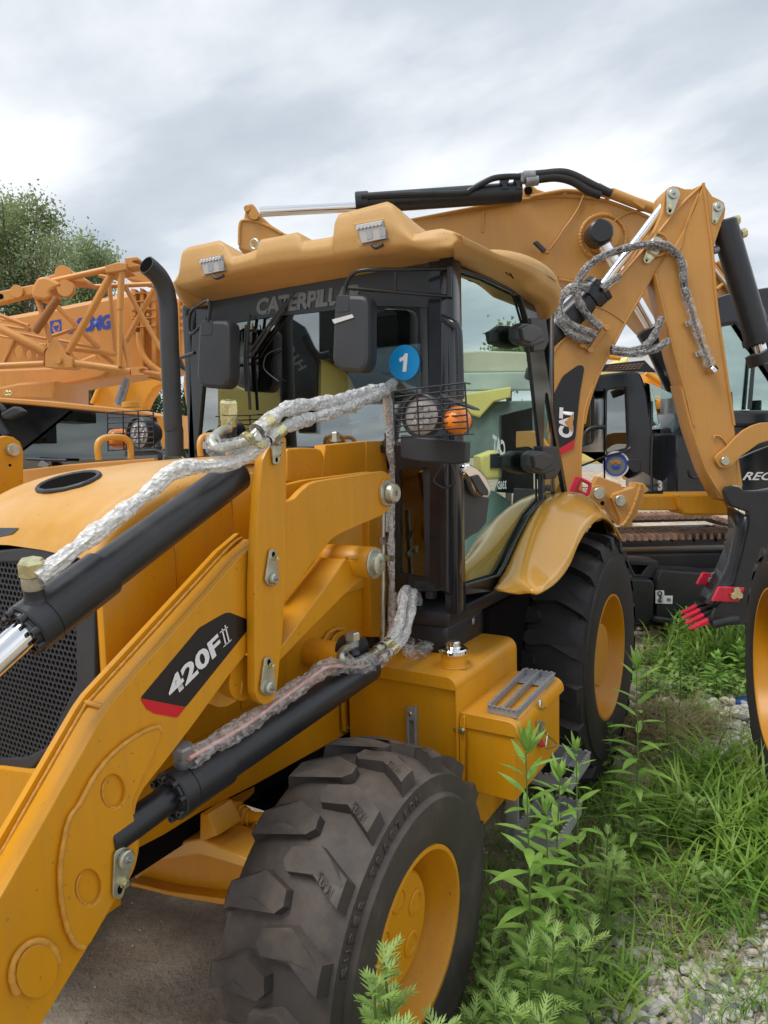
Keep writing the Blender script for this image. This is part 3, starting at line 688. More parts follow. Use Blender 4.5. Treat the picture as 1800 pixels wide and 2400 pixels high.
# link bar and levers (near side)
pL = PY(-.715)
lk = prism('link_bar', q('F', (598, 490), (625, 430), (700, 340), (750, 345), (752, 800), (745, 1300), (738, 1420), (725, 1659))+q('J', (715, 620), (702, 750), (692, 860), (675, 930), (645, 965), (605, 976), (570, 950), (548, 900), (545, 440))+q('F', (545, 1300), (555, 1000), (575, 700)), pL, .028, Yl, BK, .003, rad=.008)
pin_plate('F', (660, 1262), (665, 1092), 44, (672, 1130), PY(-.717), lk, 36)
pin_plate('J', (635, 862), (636, 690), 50, (645, 720), PY(-.717), lk, 40)
pin_plate('F', (694, 380), (686, 505), 36, (692, 465), PY(-.717), lk, 20)
pU = PY(-.685)
lev = prism('upper_lever', q('F', (640, 800), (800, 745), (850, 690), (900, 648), (950, 630), (1300, 575), (1385, 565), (1425, 590), (1447, 650), (1446, 740), (1430, 795), (1380, 848), (1100, 970), (1040, 1010), (1000, 1060), (900, 1190), (745, 1400), (640, 1500)), pU, .022, Yl, BK, .003, rad=.01)
prism('upper_lever', q('F', (660, 660), (752, 650), (870, 622), (1285, 568), (1400, 590), (1370, 800), (1000, 960), (700, 1350)), PY(-.585), .02, Yl, BK, .003, rad=.01)
box('lever_spacer', (-.06, -.665, 1.56), (.06, -.585, 1.575), Yl, lev, .002)
disc('pin_washer', at('F', 1398, 705, PY(-.688)), (0, -1, 0), .046, .008, M['zinc'], lev, 36); lathe('pin', [(.036, .008), (.034, .026), (.028, .032), (.010, .032), (.008, .022), (0, .022)], at('F', 1412, 708, PY(-.690)), (0, -1, 0), M['zinc'], lev, 32)
bead('weld_bead', [at('F', 1392+44*math.cos(t)*.85, 705+80*math.sin(t), PY(-.687)) for t in np.linspace(1.6, 5.2, 14)], .005, M['weld'], lev, 4, 3)
lower = prism('lower_lever', q('J', (1130, 30), (1255, 50), (1276, 130), (1100, 290), (720, 680), (640, 760), (640, 680), (720, 590)), PY(-.675), .11, Yl, BK, .006)
lathe('lever_boss', [(.050, 0), (.052, .004), (.052, .20), (0, .20)], at('F', 1322, 1160, PY(-.735)), (0, 1, 0), Yl, BK, 36)
bead('weld_bead', [at('F', x, y, PY(-.70)) for x, y in ((1142, 1130), (1180, 1125), (1250, 1140), (1262, 1180), (1270, 1230))], .006, M['weld'], BK, 6, 4)
lathe('cross_tube', [(.045, 0), (.045, .12), (.10, .12), (.10, .135), (0, .135)], at('F', 1150, 1130, PY(-.58)), (0, 1, 0), Yl, BK, 36)
disc('pin_washer', at('F', 1318, 1160, PY(-.735)), (0, -1, 0), .050, .008, M['zinc'], BK, 36); lathe('pin', [(.034, 0), (.034, .014), (.028, .018), (.010, .018), (.008, .010), (0, .010)], at('F', 1332, 1165, PY(-.742)), (0, -1, 0), M['zinc'], BK, 32)
# boss of the lift cylinder on the chassis
disc('chassis_boss', at('J', 1090, 640, PY(-.448)), (0, -1, 0), .085, .012, Yl, BK, 40, .003)
bead('weld_bead', [at('J', 1090+115*math.cos(t), 645+165*math.sin(t), PY(-.455)) for t in np.linspace(2.6, 5.0, 16)], .007, M['weld'], BK, 8, 3)
lathe('chassis_boss_tube', [(0, 0), (.05, 0), (.05, .16), (0, .16)], at('J', 1140, 670, PY(-.60)), (0, 1, 0), Yl, BK, 30)

# ---- hydraulic cylinders
def ram(parent, a, b, r, rod_from, rr, rod_mat, collar=.16, m_=None, name='lift_cylinder', flange=True):
    """barrel from a (gland) to b (closed end); rod from gland to rod_from"""
    m_ = m_ or Bl; a, b, c = np.array(a), np.array(b), np.array(rod_from); u = (a-b)/np.linalg.norm(a-b); L_ = np.linalg.norm(a-b)
    o = lathe(name, [(0, 0), (r*.8, .0), (r, .012), (r, L_-collar), (r*1.16, L_-collar+.004), (r*1.16, L_-.045), (r*1.12, L_-.044), (r*1.12, L_-.040)]+([(r*1.18, L_-.039), (r*1.18, L_-.004), (r*1.12, L_)] if flange else [(r*1.1, L_)])+[(rr*1.5, L_), (rr*1.45, L_+.006), (rr, L_+.006)], b, u, m_, parent, 48, 30, cap=False)
    cyl('piston_rod', a-u*.02, c, rr, rod_mat, o, 32)
    if flange:
        x_ = np.cross(u, [0, 0, 1]); x_ /= np.linalg.norm(x_); y_ = np.cross(u, x_)
        for k in range(8):
            t = 2*PI*k/8+.2; p = a+x_*math.cos(t)*r*.95+y_*math.sin(t)*r*.95
            lathe('cap_screw', [(.009, 0), (.009, .014), (.0045, .014), (.0045, .008), (0, .008)], p, u, m_, o, 12)
    return o, u
pT = PY(-.62)
tc_, ut = ram(BK, at('I', 235, 600-65, pT) if False else pT.hit(62, 1478), pT.hit(560, 1108), .046, pT.hit(-240, 1755), .030, M['chr'], .20, name='tilt_cylinder')
def port(parent, p, up, m1, m2, r=.019, h=.075):
    o = lathe('port_boss', [(r*1.35, 0), (r*1.1, .008), (r, .012), (r, h*.4)], p, up, Bl, parent, 24)
    lathe('banjo_fitting', [(r*1.05, h*.4), (r*1.1, h*.42), (r*1.1, h*.75), (r*.9, h*.78)], p, up, m1, o, 24)
    lathe('hex_plug', [(r*1.3, h*.78), (r*1.3, h*1.12), (r*1.1, h*1.2), (0, h*1.2)], p, up, m2, o, 6, 20)
    return o
upT = np.array([-.12, -.15, 1.0]); upT /= np.linalg.norm(upT)
port(tc_, pT.hit(75, 1412)+np.array([0, -.01, .0]), upT, M['zinc'], M['gold'])
pC = PY(-.665)
lc_, ul = ram(BK, pC.hit(398, 1868), pC.hit(868, 1560), .050, pC.hit(250, 1975), .034, Bl, .17)
port(lc_, pC.hit(430, 1818), upT, M['stl'], M['stl'], h=.07)
port(tc_, PY(-.62).hit(537, 1030), upT, M['gold'], M['gold'], h=.085)
disc('rod_bush', at('J', 1240, 625, PY(-.66)), (0, 1, 0), .045, .08, Bl, BK)
# ---------------------------------------------------------------- cab
FX = .78; YN = -.80; YF = .54; RX = 2.05
pFx, pNy = PX(FX), PY(YN)
front = prism('cab_front_frame', q('S', (440, 1075), (452, 700), (480, 655), (860, 590), (1000, 568), (1062, 556), (1064, 1385), (925, 1388), (925, 1060)), pFx, .035, M['blkg'], BK, .004,
     holes=[q('S', (463, 1052), (494, 700), (1002, 612), (1004, 1010), (935, 1042)), q('G', (375, 560), (560, 545), (572, 570), (565, 1262), (380, 1225))])
prism('windscreen', q('S', (455, 1060), (488, 690), (1012, 600), (1012, 1050)), PX(FX+.012), .006, M['wind'], BK, 0)
prism('lower_front_glass', q('G', (360, 530), (585, 530), (585, 1280), (365, 1240)), PX(FX+.012), .006, M['glsd'], BK, 0)
prism('sun_strip', q('S', (488, 692), (1010, 604), (1010, 720), (865, 716), (770, 728), (640, 742), (540, 758), (478, 768)), PX(FX+.006), .0015, M['win'], BK, 0)
text('lettering', 'CATERPILLAR', [s_ for s_ in q('B', (552, 940), (1240, 850), (560, 830))], PX(FX+.004), M['grey'], BK, depth=0, bold=.045, raise_=.001, space=.9)
sd = pNy.hit
side = prism('cab_side_frame', q('C', (692, 530), (900, 610), (1190, 770), (1262, 890), (1310, 1130))+q('G', (1350, 0), (1395, 300), (1475, 745), (1400, 760), (1330, 762), (1290, 795), (1200, 905), (1130, 1055), (1060, 1205), (985, 1345), (760, 1375), (720, 1370), (690, 1340)), pNy, .03, M['blkg'], BK, .004, rad=.01,
     holes=[q('C', (716, 632), (930, 700), (1140, 800), (1165, 850), (1200, 985))+q('G', (1290, 400), (1300, 748), (1210, 850), (1130, 1010), (1060, 1170), (1022, 1236), (765, 1312), (752, 1285), (755, 1100), (792, 920), (790, 500)),
            q('G', (1322, 60), (1338, 60), (1395, 400), (1455, 728), (1380, 712), (1330, 735), (1310, 500))])
gd = prism('door_glass', q('C', (705, 615), (940, 690), (1160, 800), (1210, 985))+q('G', (1298, 400), (1308, 752), (1215, 860), (1065, 1180), (1025, 1244), (755, 1325), (742, 1285), (750, 1100), (780, 920), (780, 500)), PY(YN+.010), .006, M['gls'], BK, 0)
prism('quarter_glass', q('G', (1305, 40), (1345, 40), (1400, 400), (1465, 740), (1325, 745), (1300, 500)), PY(YN+.012), .006, M['gls'], BK, 0)
tube('door_seal', [pNy.off(-.006).hit(*p) for p in q('G', (1300, 500), (1304, 748), (1212, 854), (1130, 1014), (1061, 1174), (1022, 1240), (765, 1318), (750, 1290), (752, 1100))], .006, M['plb'], BK, 8)
tube('door_seal', [pNy.off(-.006).hit(*p) for p in q('C', (702, 622), (940, 694), (1152, 800), (1172, 850), (1210, 985))], .006, M['plb'], BK, 8)
box('front_post', (FX-.03, -.822, 1.16), (FX+.05, -.765, 2.46), M['blkg'], BK, .012)
box('front_post', (FX+.01, -.70, 1.2), (FX+.05, -.66, 2.42), M['plb'], BK, .01)
box('front_post', (FX, YF-.02, 1.2), (FX+.06, YF+.03, 2.46), M['blkg'], BK, .01)
box('rear_post', (RX-.05, YF-.02, 1.2), (RX+.02, YF+.03, 2.46), M['blkg'], BK, .01)
box('rear_post', (RX-.10, -.79, 1.45), (RX-.03, -.74, 2.44), M['blkg'], BK, .01)
box('cab_floor', (FX, YN+.03, 1.10), (RX+.3, YF, 1.16), M['blk'], BK, .01)
box('cab_base', (FX+.02, YN+.05, .98), (RX, YF-.05, 1.10), M['blk'], BK, .02)
box('side_sill', (FX, YF-.02, 1.15), (RX, YF+.02, 1.45), M['blkg'], BK, .01)
box('side_rail', (FX, YF-.02, 2.40), (RX, YF+.02, 2.47), M['blkg'], BK, .01)
box('rear_sill', (RX-.02, YN+.05, 1.15), (RX+.02, YF, 1.45), M['blkg'], BK, .01)
box('rear_rail', (RX-.02, YN+.05, 2.38), (RX+.02, YF, 2.47), M['blkg'], BK, .01)
box('far_door_post', (1.35, YF-.015, 1.4), (1.40, YF+.015, 2.42), M['blkg'], BK, .01)
box('far_side_glass', (FX+.05, YF, 1.45), (RX-.05, YF+.006, 2.40), M['wind'], BK, 0)
box('headliner', (FX+.03, YN+.04, 2.42), (RX, YF-.03, 2.45), M['seat'], BK, 0)
# inside
box('rear_panel', (RX-.10, YN+.04, 1.16), (RX-.06, YF-.03, 1.62), M['plb'], BK, .01)
box('inner_sill', (FX+.5, YN+.12, 1.16), (FX+.54, YF-.03, 1.38), M['plb'], BK, .01)
box('footwell_panel', (FX+.16, -.42, 1.16), (FX+.5, -.38, 1.62), M['plb'], BK, .01)
box('seat_cushion', (1.30, -.36, 1.42), (1.78, .10, 1.56), M['seat'], BK, .05, 4)
box('seat_back', (1.70, -.36, 1.50), (1.84, .10, 2.10), M['seat'], BK, .05, 4, rot=Matrix.Translation((1.7, 0, 1.5)) @ Matrix.Rotation(.12, 4, 'Y') @ Matrix.Translation((-1.7, 0, -1.5)))
box('seat_base', (1.38, -.3, 1.16), (1.7, .04, 1.42), M['plb'], BK, .03)
box('dash_console', (.84, -.30, 1.16), (1.02, .12, 1.72), M['plb'], BK, .04, 4)
box('side_console', (1.3, -.74, 1.16), (1.9, -.44, 1.52), M['plb'], BK, .03)
st = Matrix.Translation((1.14, -.10, 1.80)) @ Matrix.Rotation(-.55, 4, 'Y')
tube('steering_wheel', [tuple(st @ Vector((.20*math.cos(t), .20*math.sin(t), 0))) for t in np.linspace(0, 2*PI, 33)], .013, M['plb'], BK, 10)
for t in (.5, 2.6, 4.7): tube('wheel_spoke', [tuple(st @ Vector((0, 0, -.02))), tuple(st @ Vector((.2*math.cos(t), .2*math.sin(t), 0)))], .009, M['plb'], BK, 8)
tube('steering_column', [(1.14, -.10, 1.79), (.98, -.10, 1.5)], .03, M['plb'], BK)
tube('gear_lever', [at('G', 790, 1060, PY(-.7)), at('G', 800, 1110, PY(-.7)), at('G', 850, 1155, PY(-.7)), at('G', 885, 1155, PY(-.7))], .011, M['plb'], BK, cat=5)
disc('lever_knob', at('G', 880, 1155, PY(-.7)), (-.3, -1, 0), .022, .03, M['plb'], BK)
tube('gas_strut', [at('G', 1125, 15, PY(-.76)), at('G', 1150, 330, PY(-.76)), at('G', 1190, 570, PY(-.76)), at('G', 1110, 830, PY(-.76))], .006, M['chr'], BK)
tube('window_bow', [at('G', 1100, 50, PY(-.75)), at('G', 980, 210, PY(-.75)), at('G', 900, 350, PY(-.75)), at('G', 870, 480, PY(-.75))], .010, M['plb'], BK, cat=6)
o = prism('door_handle_panel', q('G', (800, 520), (835, 515), (890, 545), (940, 600), (975, 680), (965, 730), (930, 738), (880, 715), (850, 640), (800, 580)), PY(-.84), .03, M['chr'], BK, .008, rad=.02)
prism('handle_grip', q('G', (840, 600), (890, 585), (955, 690), (955, 725), (900, 710)), PY(-.846), .008, M['plb'], o, .003, rad=.01)
prism('door_lower_trim', q('G', (795, 560), (850, 640), (890, 720), (960, 740), (940, 900), (890, 960), (840, 985), (785, 1030), (790, 900)), PY(-.80), .02, M['plb'], BK, .004, rad=.01)
prism('paper', q('G', (378, 1125), (400, 1200), (560, 1160), (560, 1210), (430, 1235), (375, 1215)), PX(.86), .003, M['tape'], BK, 0)
wl_ = wrap('seat_film', [(1.3, -.62, 1.25), (1.5, -.5, 1.5), (1.7, -.3, 1.7)], .09, M['film'], BK, seed=11) if False else None
# wipers and posts
def bars(name, segs, r, m_, par, pl, k): return [tube(name, [at(k, *a, pl), at(k, *b, pl)], r, m_, par, 8) for a, b in segs]
pw = PX(FX-.012)
wp = tube('wiper_blade', [at('B', 512, 930, pw), at('B', 495, 1180, pw), at('B', 515, 1550, pw)], .007, M['plb'], BK, 8, cat=4)
tube('wiper_blade', [at('B', 497, 1000, pw), at('B', 488, 1250, pw), at('B', 496, 1430, pw)], .011, M['plb'], BK, 8, cat=4)
bars('wiper_arm', [((800, 790), (520, 1205)), ((745, 850), (480, 1215)), ((480, 1225), (535, 1195))], .0055, M['plb'], BK, pw, 'B')
tube('washer_hose', [at('B', 530, 990, pw), at('B', 545, 1045, pw), at('B', 560, 1020, pw)], .003, M['plb'], BK, 6, cat=5)
tube('aerial_wire', [at('B', 715, 1150, pw), at('B', 640, 1180, pw), at('B', 610, 1220, pw), at('B', 610, 1290, pw), at('B', 700, 1365, pw)], .0025, M['plb'], BK, 6, cat=5)
tube('grab_bar', [at('C', 655, 955, PX(.74)), at('C', 715, 985, PX(.72)), at('C', 752, 1020, PX(.72)), at('C', 762, 1100, PX(.72)), at('C', 768, 1300, PX(.72)), at('C', 772, 1480, PX(.72))], .014, M['blkg'], BK, 14, cat=6)
disc('number_sticker', at('C', 408, 1245, PX(FX-.002)), (-1, 0, 0), .066, .002, M['blue'], BK, 48, .0005)
prism('sticker_number', q('C', (396, 1303), (420, 1303), (431, 1184), (413, 1184), (400, 1204), (375, 1216), (378, 1240), (404, 1228)), PX(FX-.0045), .0008, M['white'], BK, 0)
for dx_ in (.84,): pass
# ---- mirrors
def mirror(k, cx, cy, w_, h_, X, tapepos=None):
    pl = PX(X); P_ = [(cx-w_*.42, cy-h_*.5), (cx+w_*.5, cy-h_*.49), (cx+w_*.5, cy+h_*.36), (cx+w_*.36, cy+h_*.5), (cx-w_*.3, cy+h_*.48), (cx-w_*.5, cy+h_*.36)]
    o = prism('mirror', q(k, *P_), pl, .07, M['plb'], BK, .016, rad=.035)
    prism('mirror_glass', q(k, *[(cx+(x-cx)*.85, cy+(y-cy)*.85) for x, y in P_]), pl.off(.0705), .004, M['chr'], o, 0, rad=.03)
    prism('mirror_cap', q(k, (cx-w_*.36, cy-h_*.485), (cx-w_*.02, cy-h_*.485), (cx-w_*.02, cy-h_*.28), (cx-w_*.36, cy-h_*.27)), pl.off(-.0015), .004, M['plb'], o, .001, rad=.006)
    return o
mn = mirror('B', 1160, 1055, 240, 510, .60)
prism('tape', q('B', (1045, 965), (1175, 930), (1188, 950), (1060, 992)), PX(.597), .001, M['tape'], mn, 0)
tube('tape', [at('B', 1050, 980, PX(.598)), at('B', 1060, 978, PX(.598))], .001, M['tape'], mn)
mf = mirror('B', 272, 1190, 220, 450, .62)
pm = PX(.62)
tube('mirror_bracket', [at('C', 20, 810, pm), at('C', 30, 740, pm), at('C', 70, 675, pm), at('C', 150, 645, pm), at('C', 400, 640, PX(.68)), at('C', 690, 634, PX(.75))], .007, M['blk'], BK, 10, cat=6)
tube('mirror_bracket', [at('C', 45, 760, pm), at('C', 690, 815, PX(.75))], .007, M['blk'], BK, 10); tube('mirror_bracket', [at('C', 350, 645, PX(.67)), at('C', 350, 785, PX(.68))], .006, M['blk'], BK, 8)
tube('mirror_bracket', [at('C', 700, 625, PX(.745)), at('C', 700, 820, PX(.745))], .010, M['blk'], BK, 10)
tube('mirror_bracket', [at('B', 245, 975, pm), at('B', 255, 890, pm), at('B', 240, 840, pm), at('B', 200, 860, PX(.66)), at('B', 130, 920, PX(.7)), at('B', 130, 1060, PX(.7)), at('B', 235, 960, PX(.66))], .007, M['blk'], BK, 10, cat=5)
prism('bracket_plate', q('B', (128, 920), (160, 900), (160, 1040), (128, 1060)), PX(.72), .006, M['blk'], BK, .001)
tube('mirror_bracket', [at('B', 60, 1215, PX(.7)), at('B', 155, 1180, PX(.66))], .008, M['blk'], BK, 10)

# ---- roof
T = [(p, .62) for p in q('B', (35, 700), (62, 640), (68, 560), (75, 515), (110, 490), (200, 470), (315, 445), (345, 465), (380, 510), (412, 553), (470, 540), (530, 518), (562, 505), (566, 470), (580, 442), (700, 420), (820, 393), (845, 415), (868, 452), (950, 440), (1045, 425), (1060, 400), (1064, 320), (1085, 275), (1240, 235), (1400, 192), (1440, 212), (1500, 300), (1560, 385))]
T += [(p, .62) for p in q('C', (475, 412), (560, 385), (650, 372), (715, 388))]
top = [PX(X).hit(*p) for p, X in T]; bx_ = [p[0][0] for p in T]
bpx = q('B', (30, 745), (60, 750), (100, 748), (270, 705), (430, 655), (700, 600), (1000, 570), (1090, 552), (1300, 520), (1540, 490))+q('C', (540, 520), (640, 505), (715, 500))
bot = [PX(.61).hit(bu, float(np.interp(bu, [b[0] for b in bpx], [b[1] for b in bpx]))) for bu in bx_]
inn = [(.80, p[1]*.97, 2.455) for p in bot]
back = [(p[0]+.22, max(-.78, p[1]), 2.565+(p[2]-2.56)*.45) for p in top]; back2 = [(1.15, max(-.60, p[1]*.96-.005), 2.57) for p in top]
def dens(P_, k_): return [tuple(p_) for p_ in catmull(P_, k_)]
tp = q('C', (775, 425), (870, 462), (1000, 530), (1090, 558), (1160, 578), (1250, 612), (1330, 652)); ty_ = [-.93]*7
bp_ = q('C', (730, 540), (820, 568), (920, 608), (1020, 650), (1110, 690), (1170, 730), (1210, 790))
tp, bp_ = dens(tp, 4), dens(bp_, 4)
for p, b in zip(tp, bp_):
    t3, b3 = PY(-.93).hit(*p), PY(-.87).hit(*b)
    t3[2] = max(t3[2], 2.47); top.append(t3); bot.append(b3); inn.append((max(b3[0], .80), -.80, 2.45)); back.append((max(.84, t3[0]+.02), -.84, t3[2]+.03)); back2.append((max(1.15, t3[0]), -.60, 2.565))
for (X, Y, z) in ((1.66, -.92, 2.495), (1.78, -.90, 2.485), (1.88, -.865, 2.475), (1.98, -.82, 2.465), (2.06, -.745, 2.455), (2.12, -.66, 2.45), (2.16, -.5, 2.455), (2.18, -.3, 2.46), (2.18, .1, 2.46), (2.1, .42, 2.46), (1.8, .66, 2.5), (1.2, .68, 2.5), (.8, .62, 2.5), (.66, .50, 2.5)):
    c0 = np.array([1.4, -.13, z]); top.append(np.array([X, Y, z+.03])); dv = (c0-np.array([X, Y, z])); dv /= np.linalg.norm(dv)
    bot.append(np.array([X, Y, z-.06])+dv*.06); inn.append(tuple(np.array([X, Y, 2.44])+dv*.22)); back.append(tuple(np.array([X, Y, 2.56])+dv*.13)); back2.append(tuple(np.array([X, Y, 2.60])+dv*.35))
n = len(top); V = []; rows = [inn, bot, [np.array(b)*.55+np.array(t)*.45+(np.array([0, -.022, 0]) if i >= 31 and i < 62 else np.array([-.012, 0, 0])) for i, (b, t) in enumerate(zip(bot, top))], top, back, back2]
for R_ in rows: V += [tuple(p) for p in R_]
Fc = [(r*n+i, r*n+(i+1) % n, (r+1)*n+(i+1) % n, (r+1)*n+i) for r in range(len(rows)-1) for i in range(n)]
c_ = len(V); V.append((1.4, -.13, 2.64)); Fc += [((len(rows)-1)*n+i, (len(rows)-1)*n+(i+1) % n, c_) for i in range(n)]
roof = mesh('cab_roof', V, Fc, M['plast'], BK)
bm = bmesh.new(); bm.from_mesh(roof.data); bmesh.ops.remove_doubles(bm, verts=bm.verts, dist=.0008); bmesh.ops.recalc_face_normals(bm, faces=bm.faces); bm.to_mesh(roof.data); bm.free()
cw_ = roof.data.attributes.new('crease_edge', 'FLOAT', 'EDGE'); cw_.data.foreach_set('value', [.86]*len(roof.data.edges))
md = roof.modifiers.new('b', 'SUBSURF'); md.levels = 2; md.render_levels = 2
smooth(roof.data)
# rear blister and vent
V = []; Fc = []; A_, B_n = 10, 12
bs_ = [PY(-.86).hit(*p_) for p_ in q('C', (975, 470), (975, 425), (1010, 408), (1070, 408), (1130, 432), (1190, 475), (1240, 520), (1290, 580), (1330, 640), (1325, 665), (1160, 580), (1060, 540))]
rb = lathe('roof_blister', [(0, 1)]+[(math.sin(a_), math.cos(a_)) for a_ in np.linspace(.12, 1.7, 14)], (0, 0, 0), (0, 0, 1), M['plast'], roof, 36, 180, cap=False)
rb.data.transform(Matrix.Translation((1.50, -.76, 2.525)) @ Matrix.Diagonal((.42, .17, .085, 1)))
for i, (cx, cy) in enumerate([(905+26*j, 585+12*j) for j in range(8)]):
    prism('vent_slot', q('C', (cx, cy), (cx+10, cy+3), (cx+34, cy+34), (cx+24, cy+31)), PZ(2.462), .004, M['dark'], roof, 0)
# work lamps in the roof
for cx, cy, w_, h_ in ((268, 612, 150, 125), (1300, 397, 185, 150)):
    pl = PX(.592); P_ = [(cx-w_*.55, cy-h_*.30), (cx+w_*.38, cy-h_*.52), (cx+w_*.55, cy+h_*.28), (cx-w_*.36, cy+h_*.52)]
    rc = prism('lamp_recess', q('B', *[(cx+(x-cx)*1.22, cy+(y-cy)*1.22) for x, y in P_]), Pl((.605, 0, 0), (1, 0, 0)), .03, M['plast'], roof, .004, rad=.006)
    o = prism('work_lamp', q('B', *P_), pl, .04, M['stl'], roof, .003, rad=.003)
    prism('lamp_lens', q('B', *[(cx+(x-cx)*.92, cy+(y-cy)*.92) for x, y in P_]), pl.off(-.003), .004, M['lens'], o, 0)
    for j in range(7):
        f = (j+.5)/7; x_, y_ = P_[0][0]*(1-f)+P_[1][0]*f, P_[0][1]*(1-f)+P_[1][1]*f
        p = at('B', x_*.98+cx*.02, y_+h_*.13, pl.off(-.005)); disc('led_cup', p, (-1, 0, 0), .0085, .003, M['leds'], o, 10, .001)
    for j in range(2):
        f = (j+.3)/2+.08; x_, y_ = P_[3][0]*(1-f)+P_[2][0]*f, P_[3][1]*(1-f)+P_[2][1]*f
        prism('led_bar', q('B', (x_-5, y_-h_*.5), (x_+h_*.22, y_-h_*.55), (x_+h_*.25, y_-h_*.2), (x_, y_-h_*.12)), pl.off(-.0045), .002, M['alu'], o, 0)
    tube('lamp_bracket', [at('B', cx+5, cy+h_*.55, pl), at('B', cx+30, cy+h_*.68, pl), at('B', cx+75, cy+h_*.55, pl)], .007, M['plb'], o, 8, cat=4)
tube('lifting_eye', [at('B', 545+24*math.cos(t), 478+32*math.sin(t), PX(.66)) for t in np.linspace(0, 2*PI, 17)], .006, M['zinc'], roof, 8)

# ---- front lights
def lamp(k, cx, cy, r, amb, X, corners, nv, nh, par=BK, face='lens'):
    pl = PX(X); c = at(k, cx, cy, pl); s = scale_at(c); R = r/2.765/s
    o = lathe('head_lamp', [(0, .09), (R*.75, .085), (R*1.12, .03), (R*1.16, -.01), (R*1.08, -.014), (R*1.02, -.004), (R*1.0, 0)], c, (1, 0, 0), M['plb'], par, 40)
    lathe('lamp_glass', [(R*1.01, 0), (R*.8, -.004), (0, -.006)], c, (1, 0, 0), M['lens'], o, 40, 60)
    for ring, nn in ((0, 1), (.52, 8)):
        for j in range(nn):
            t = 2*PI*j/nn; p = c+np.array([-.007, math.cos(t)*R*ring, math.sin(t)*R*ring]); disc('led_cup', p, (-1, 0, 0), R*.17, .004, M['leds'], o, 12, .001)
    ca = at(k, amb[0], amb[1], pl); ra = amb[2]/2.765/scale_at(ca); sgn = -1 if amb[0] > cx else 1
    a = lathe('turn_lamp', [(0, -.052), (ra*.5, -.05), (ra*.85, -.036), (ra, -.01), (ra, .02), (ra*.95, .02), (0, .02)], ca, (1, sgn*-.4, 0), M['amber'], par, 36, 50)
    lathe('turn_lamp_base', [(ra*1.02, .018), (ra*1.05, .03), (ra*.9, .05), (0, .05)], ca, (1, sgn*-.4, 0), M['plb'], a, 36)
    pg = PX(X-.05); TL, TR, BR_, BL = corners
    g = None
    for j in range(nh):
        f = j/(nh-1); p0 = (TL[0]*(1-f)+BL[0]*f, TL[1]*(1-f)+BL[1]*f); p1 = (TR[0]*(1-f)+BR_[0]*f, TR[1]*(1-f)+BR_[1]*f)
        a0, a1 = pg.hit(*p0), pg.hit(*p1)
        w2 = tube('guard_wire' if g else 'lamp_guard', [a0+np.array([.03, 0, 0]), a0, a1, a1+np.array([.04, 0, 0])] if j in (0, nh-1) else [a0, a1], .0028, M['blk'], g if g else par, 8, 2 if False else 0)
        g = g or w2
    for f in nv:
        p0 = (TL[0]*(1-f)+TR[0]*f, TL[1]*(1-f)+TR[1]*f); p1 = (BL[0]*(1-f)+BR_[0]*f, BL[1]*(1-f)+BR_[1]*f)
        tube('guard_wire', [pg.off(-.004).hit(*p0), pg.off(-.004).hit(*p1)], .003, M['blk'], g, 8)
    return o
lamp('G', 520, 205, 122, (752, 237, 92), .50, (q('C', (335, 1430))[0], q('C', (800, 1375))[0], q('G', (822, 325))[0], q('G', (348, 350))[0]), (0, .33, .66, 1), 9)
lamp('E', 905, 320, 92, (775, 355, 66), .50, q('E', (695, 185), (992, 168), (1000, 415), (700, 432)), (0, .34, .67, 1), 8)
prism('lamp_arm', q('G', (640, 60), (700, 90), (855, 155), (860, 170), (700, 120), (620, 110)), PX(.54), .05, M['plb'], BK, .004)
prism('lamp_bracket', q('G', (380, 330), (810, 375), (805, 510), (740, 520), (500, 505), (380, 480)), PX(.62), .04, M['plb'], BK, .006, rad=.006)
tube('lamp_cable', [at('G', 660, 520, PX(.70)), at('G', 620, 580, PX(.70)), at('G', 600, 630, PX(.70)), at('G', 660, 672, PX(.70)), at('G', 720, 650, PX(.70)), at('G', 735, 590, PX(.70)), at('G', 710, 520, PX(.70))], .004, M['plb'], BK, 8, cat=5)
prism('lamp_bracket', q('E', (805, 430), (1000, 430), (1060, 455), (805, 470)), PX(.56), .05, M['plb'], BK, .004)
# rear side lamps on the cab post
for (k, x0, y0, nm) in (('C', 1150, 985, 1), ('G', 1225, 430, 1)):
    pl = PY(-.86); P_ = [(x0, y0+30), (x0+30, y0), (x0+90, y0+5), (x0+150, y0+30), (x0+170, y0+80), (x0+170, y0+130), (x0+100, y0+155), (x0+30, y0+140), (x0, y0+110)]
    o = prism('side_work_lamp', q(k, *P_), pl, .05, M['plb'], BK, .012, rad=.012)
    prism('lamp_face', q(k, (x0+20, y0+35), (x0+60, y0+15), (x0+140, y0+40), (x0+150, y0+90), (x0+90, y0+130), (x0+35, y0+115)), PY(-.875), .02, M['plb'], o, .006, rad=.006)
    prism('lamp_mount', q(k, (x0+80, y0-30), (x0+180, y0-25), (x0+200, y0+120), (x0+170, y0+180), (x0+100, y0+190), (x0+90, y0+100)), PY(-.815), .05, M['plb'], BK, .008, rad=.01)

# ---- exhaust
pe = PY(.27)
exh = [at('A', *p, pe) for p in ((948, 610), (985, 640), (1028, 685), (1062, 745), (1082, 820), (1092, 920), (1100, 1150), (1110, 1350), (1122, 1659))]+[at('E', 1128, 300, pe), at('E', 1130, 470, pe)]
ex_s = catmull(exh, 5)
tube('exhaust_pipe', ex_s, .0365, M['plb'], BK, 28)
lathe('exhaust_mouth', [(.031, 0), (.0, .0)], np.array(ex_s[0])-(np.array(ex_s[1])-np.array(ex_s[0]))/np.linalg.norm(np.array(ex_s[1])-np.array(ex_s[0]))*.002, np.array(ex_s[1])-np.array(ex_s[0]), M['dark'], BK, 28, cap=False)

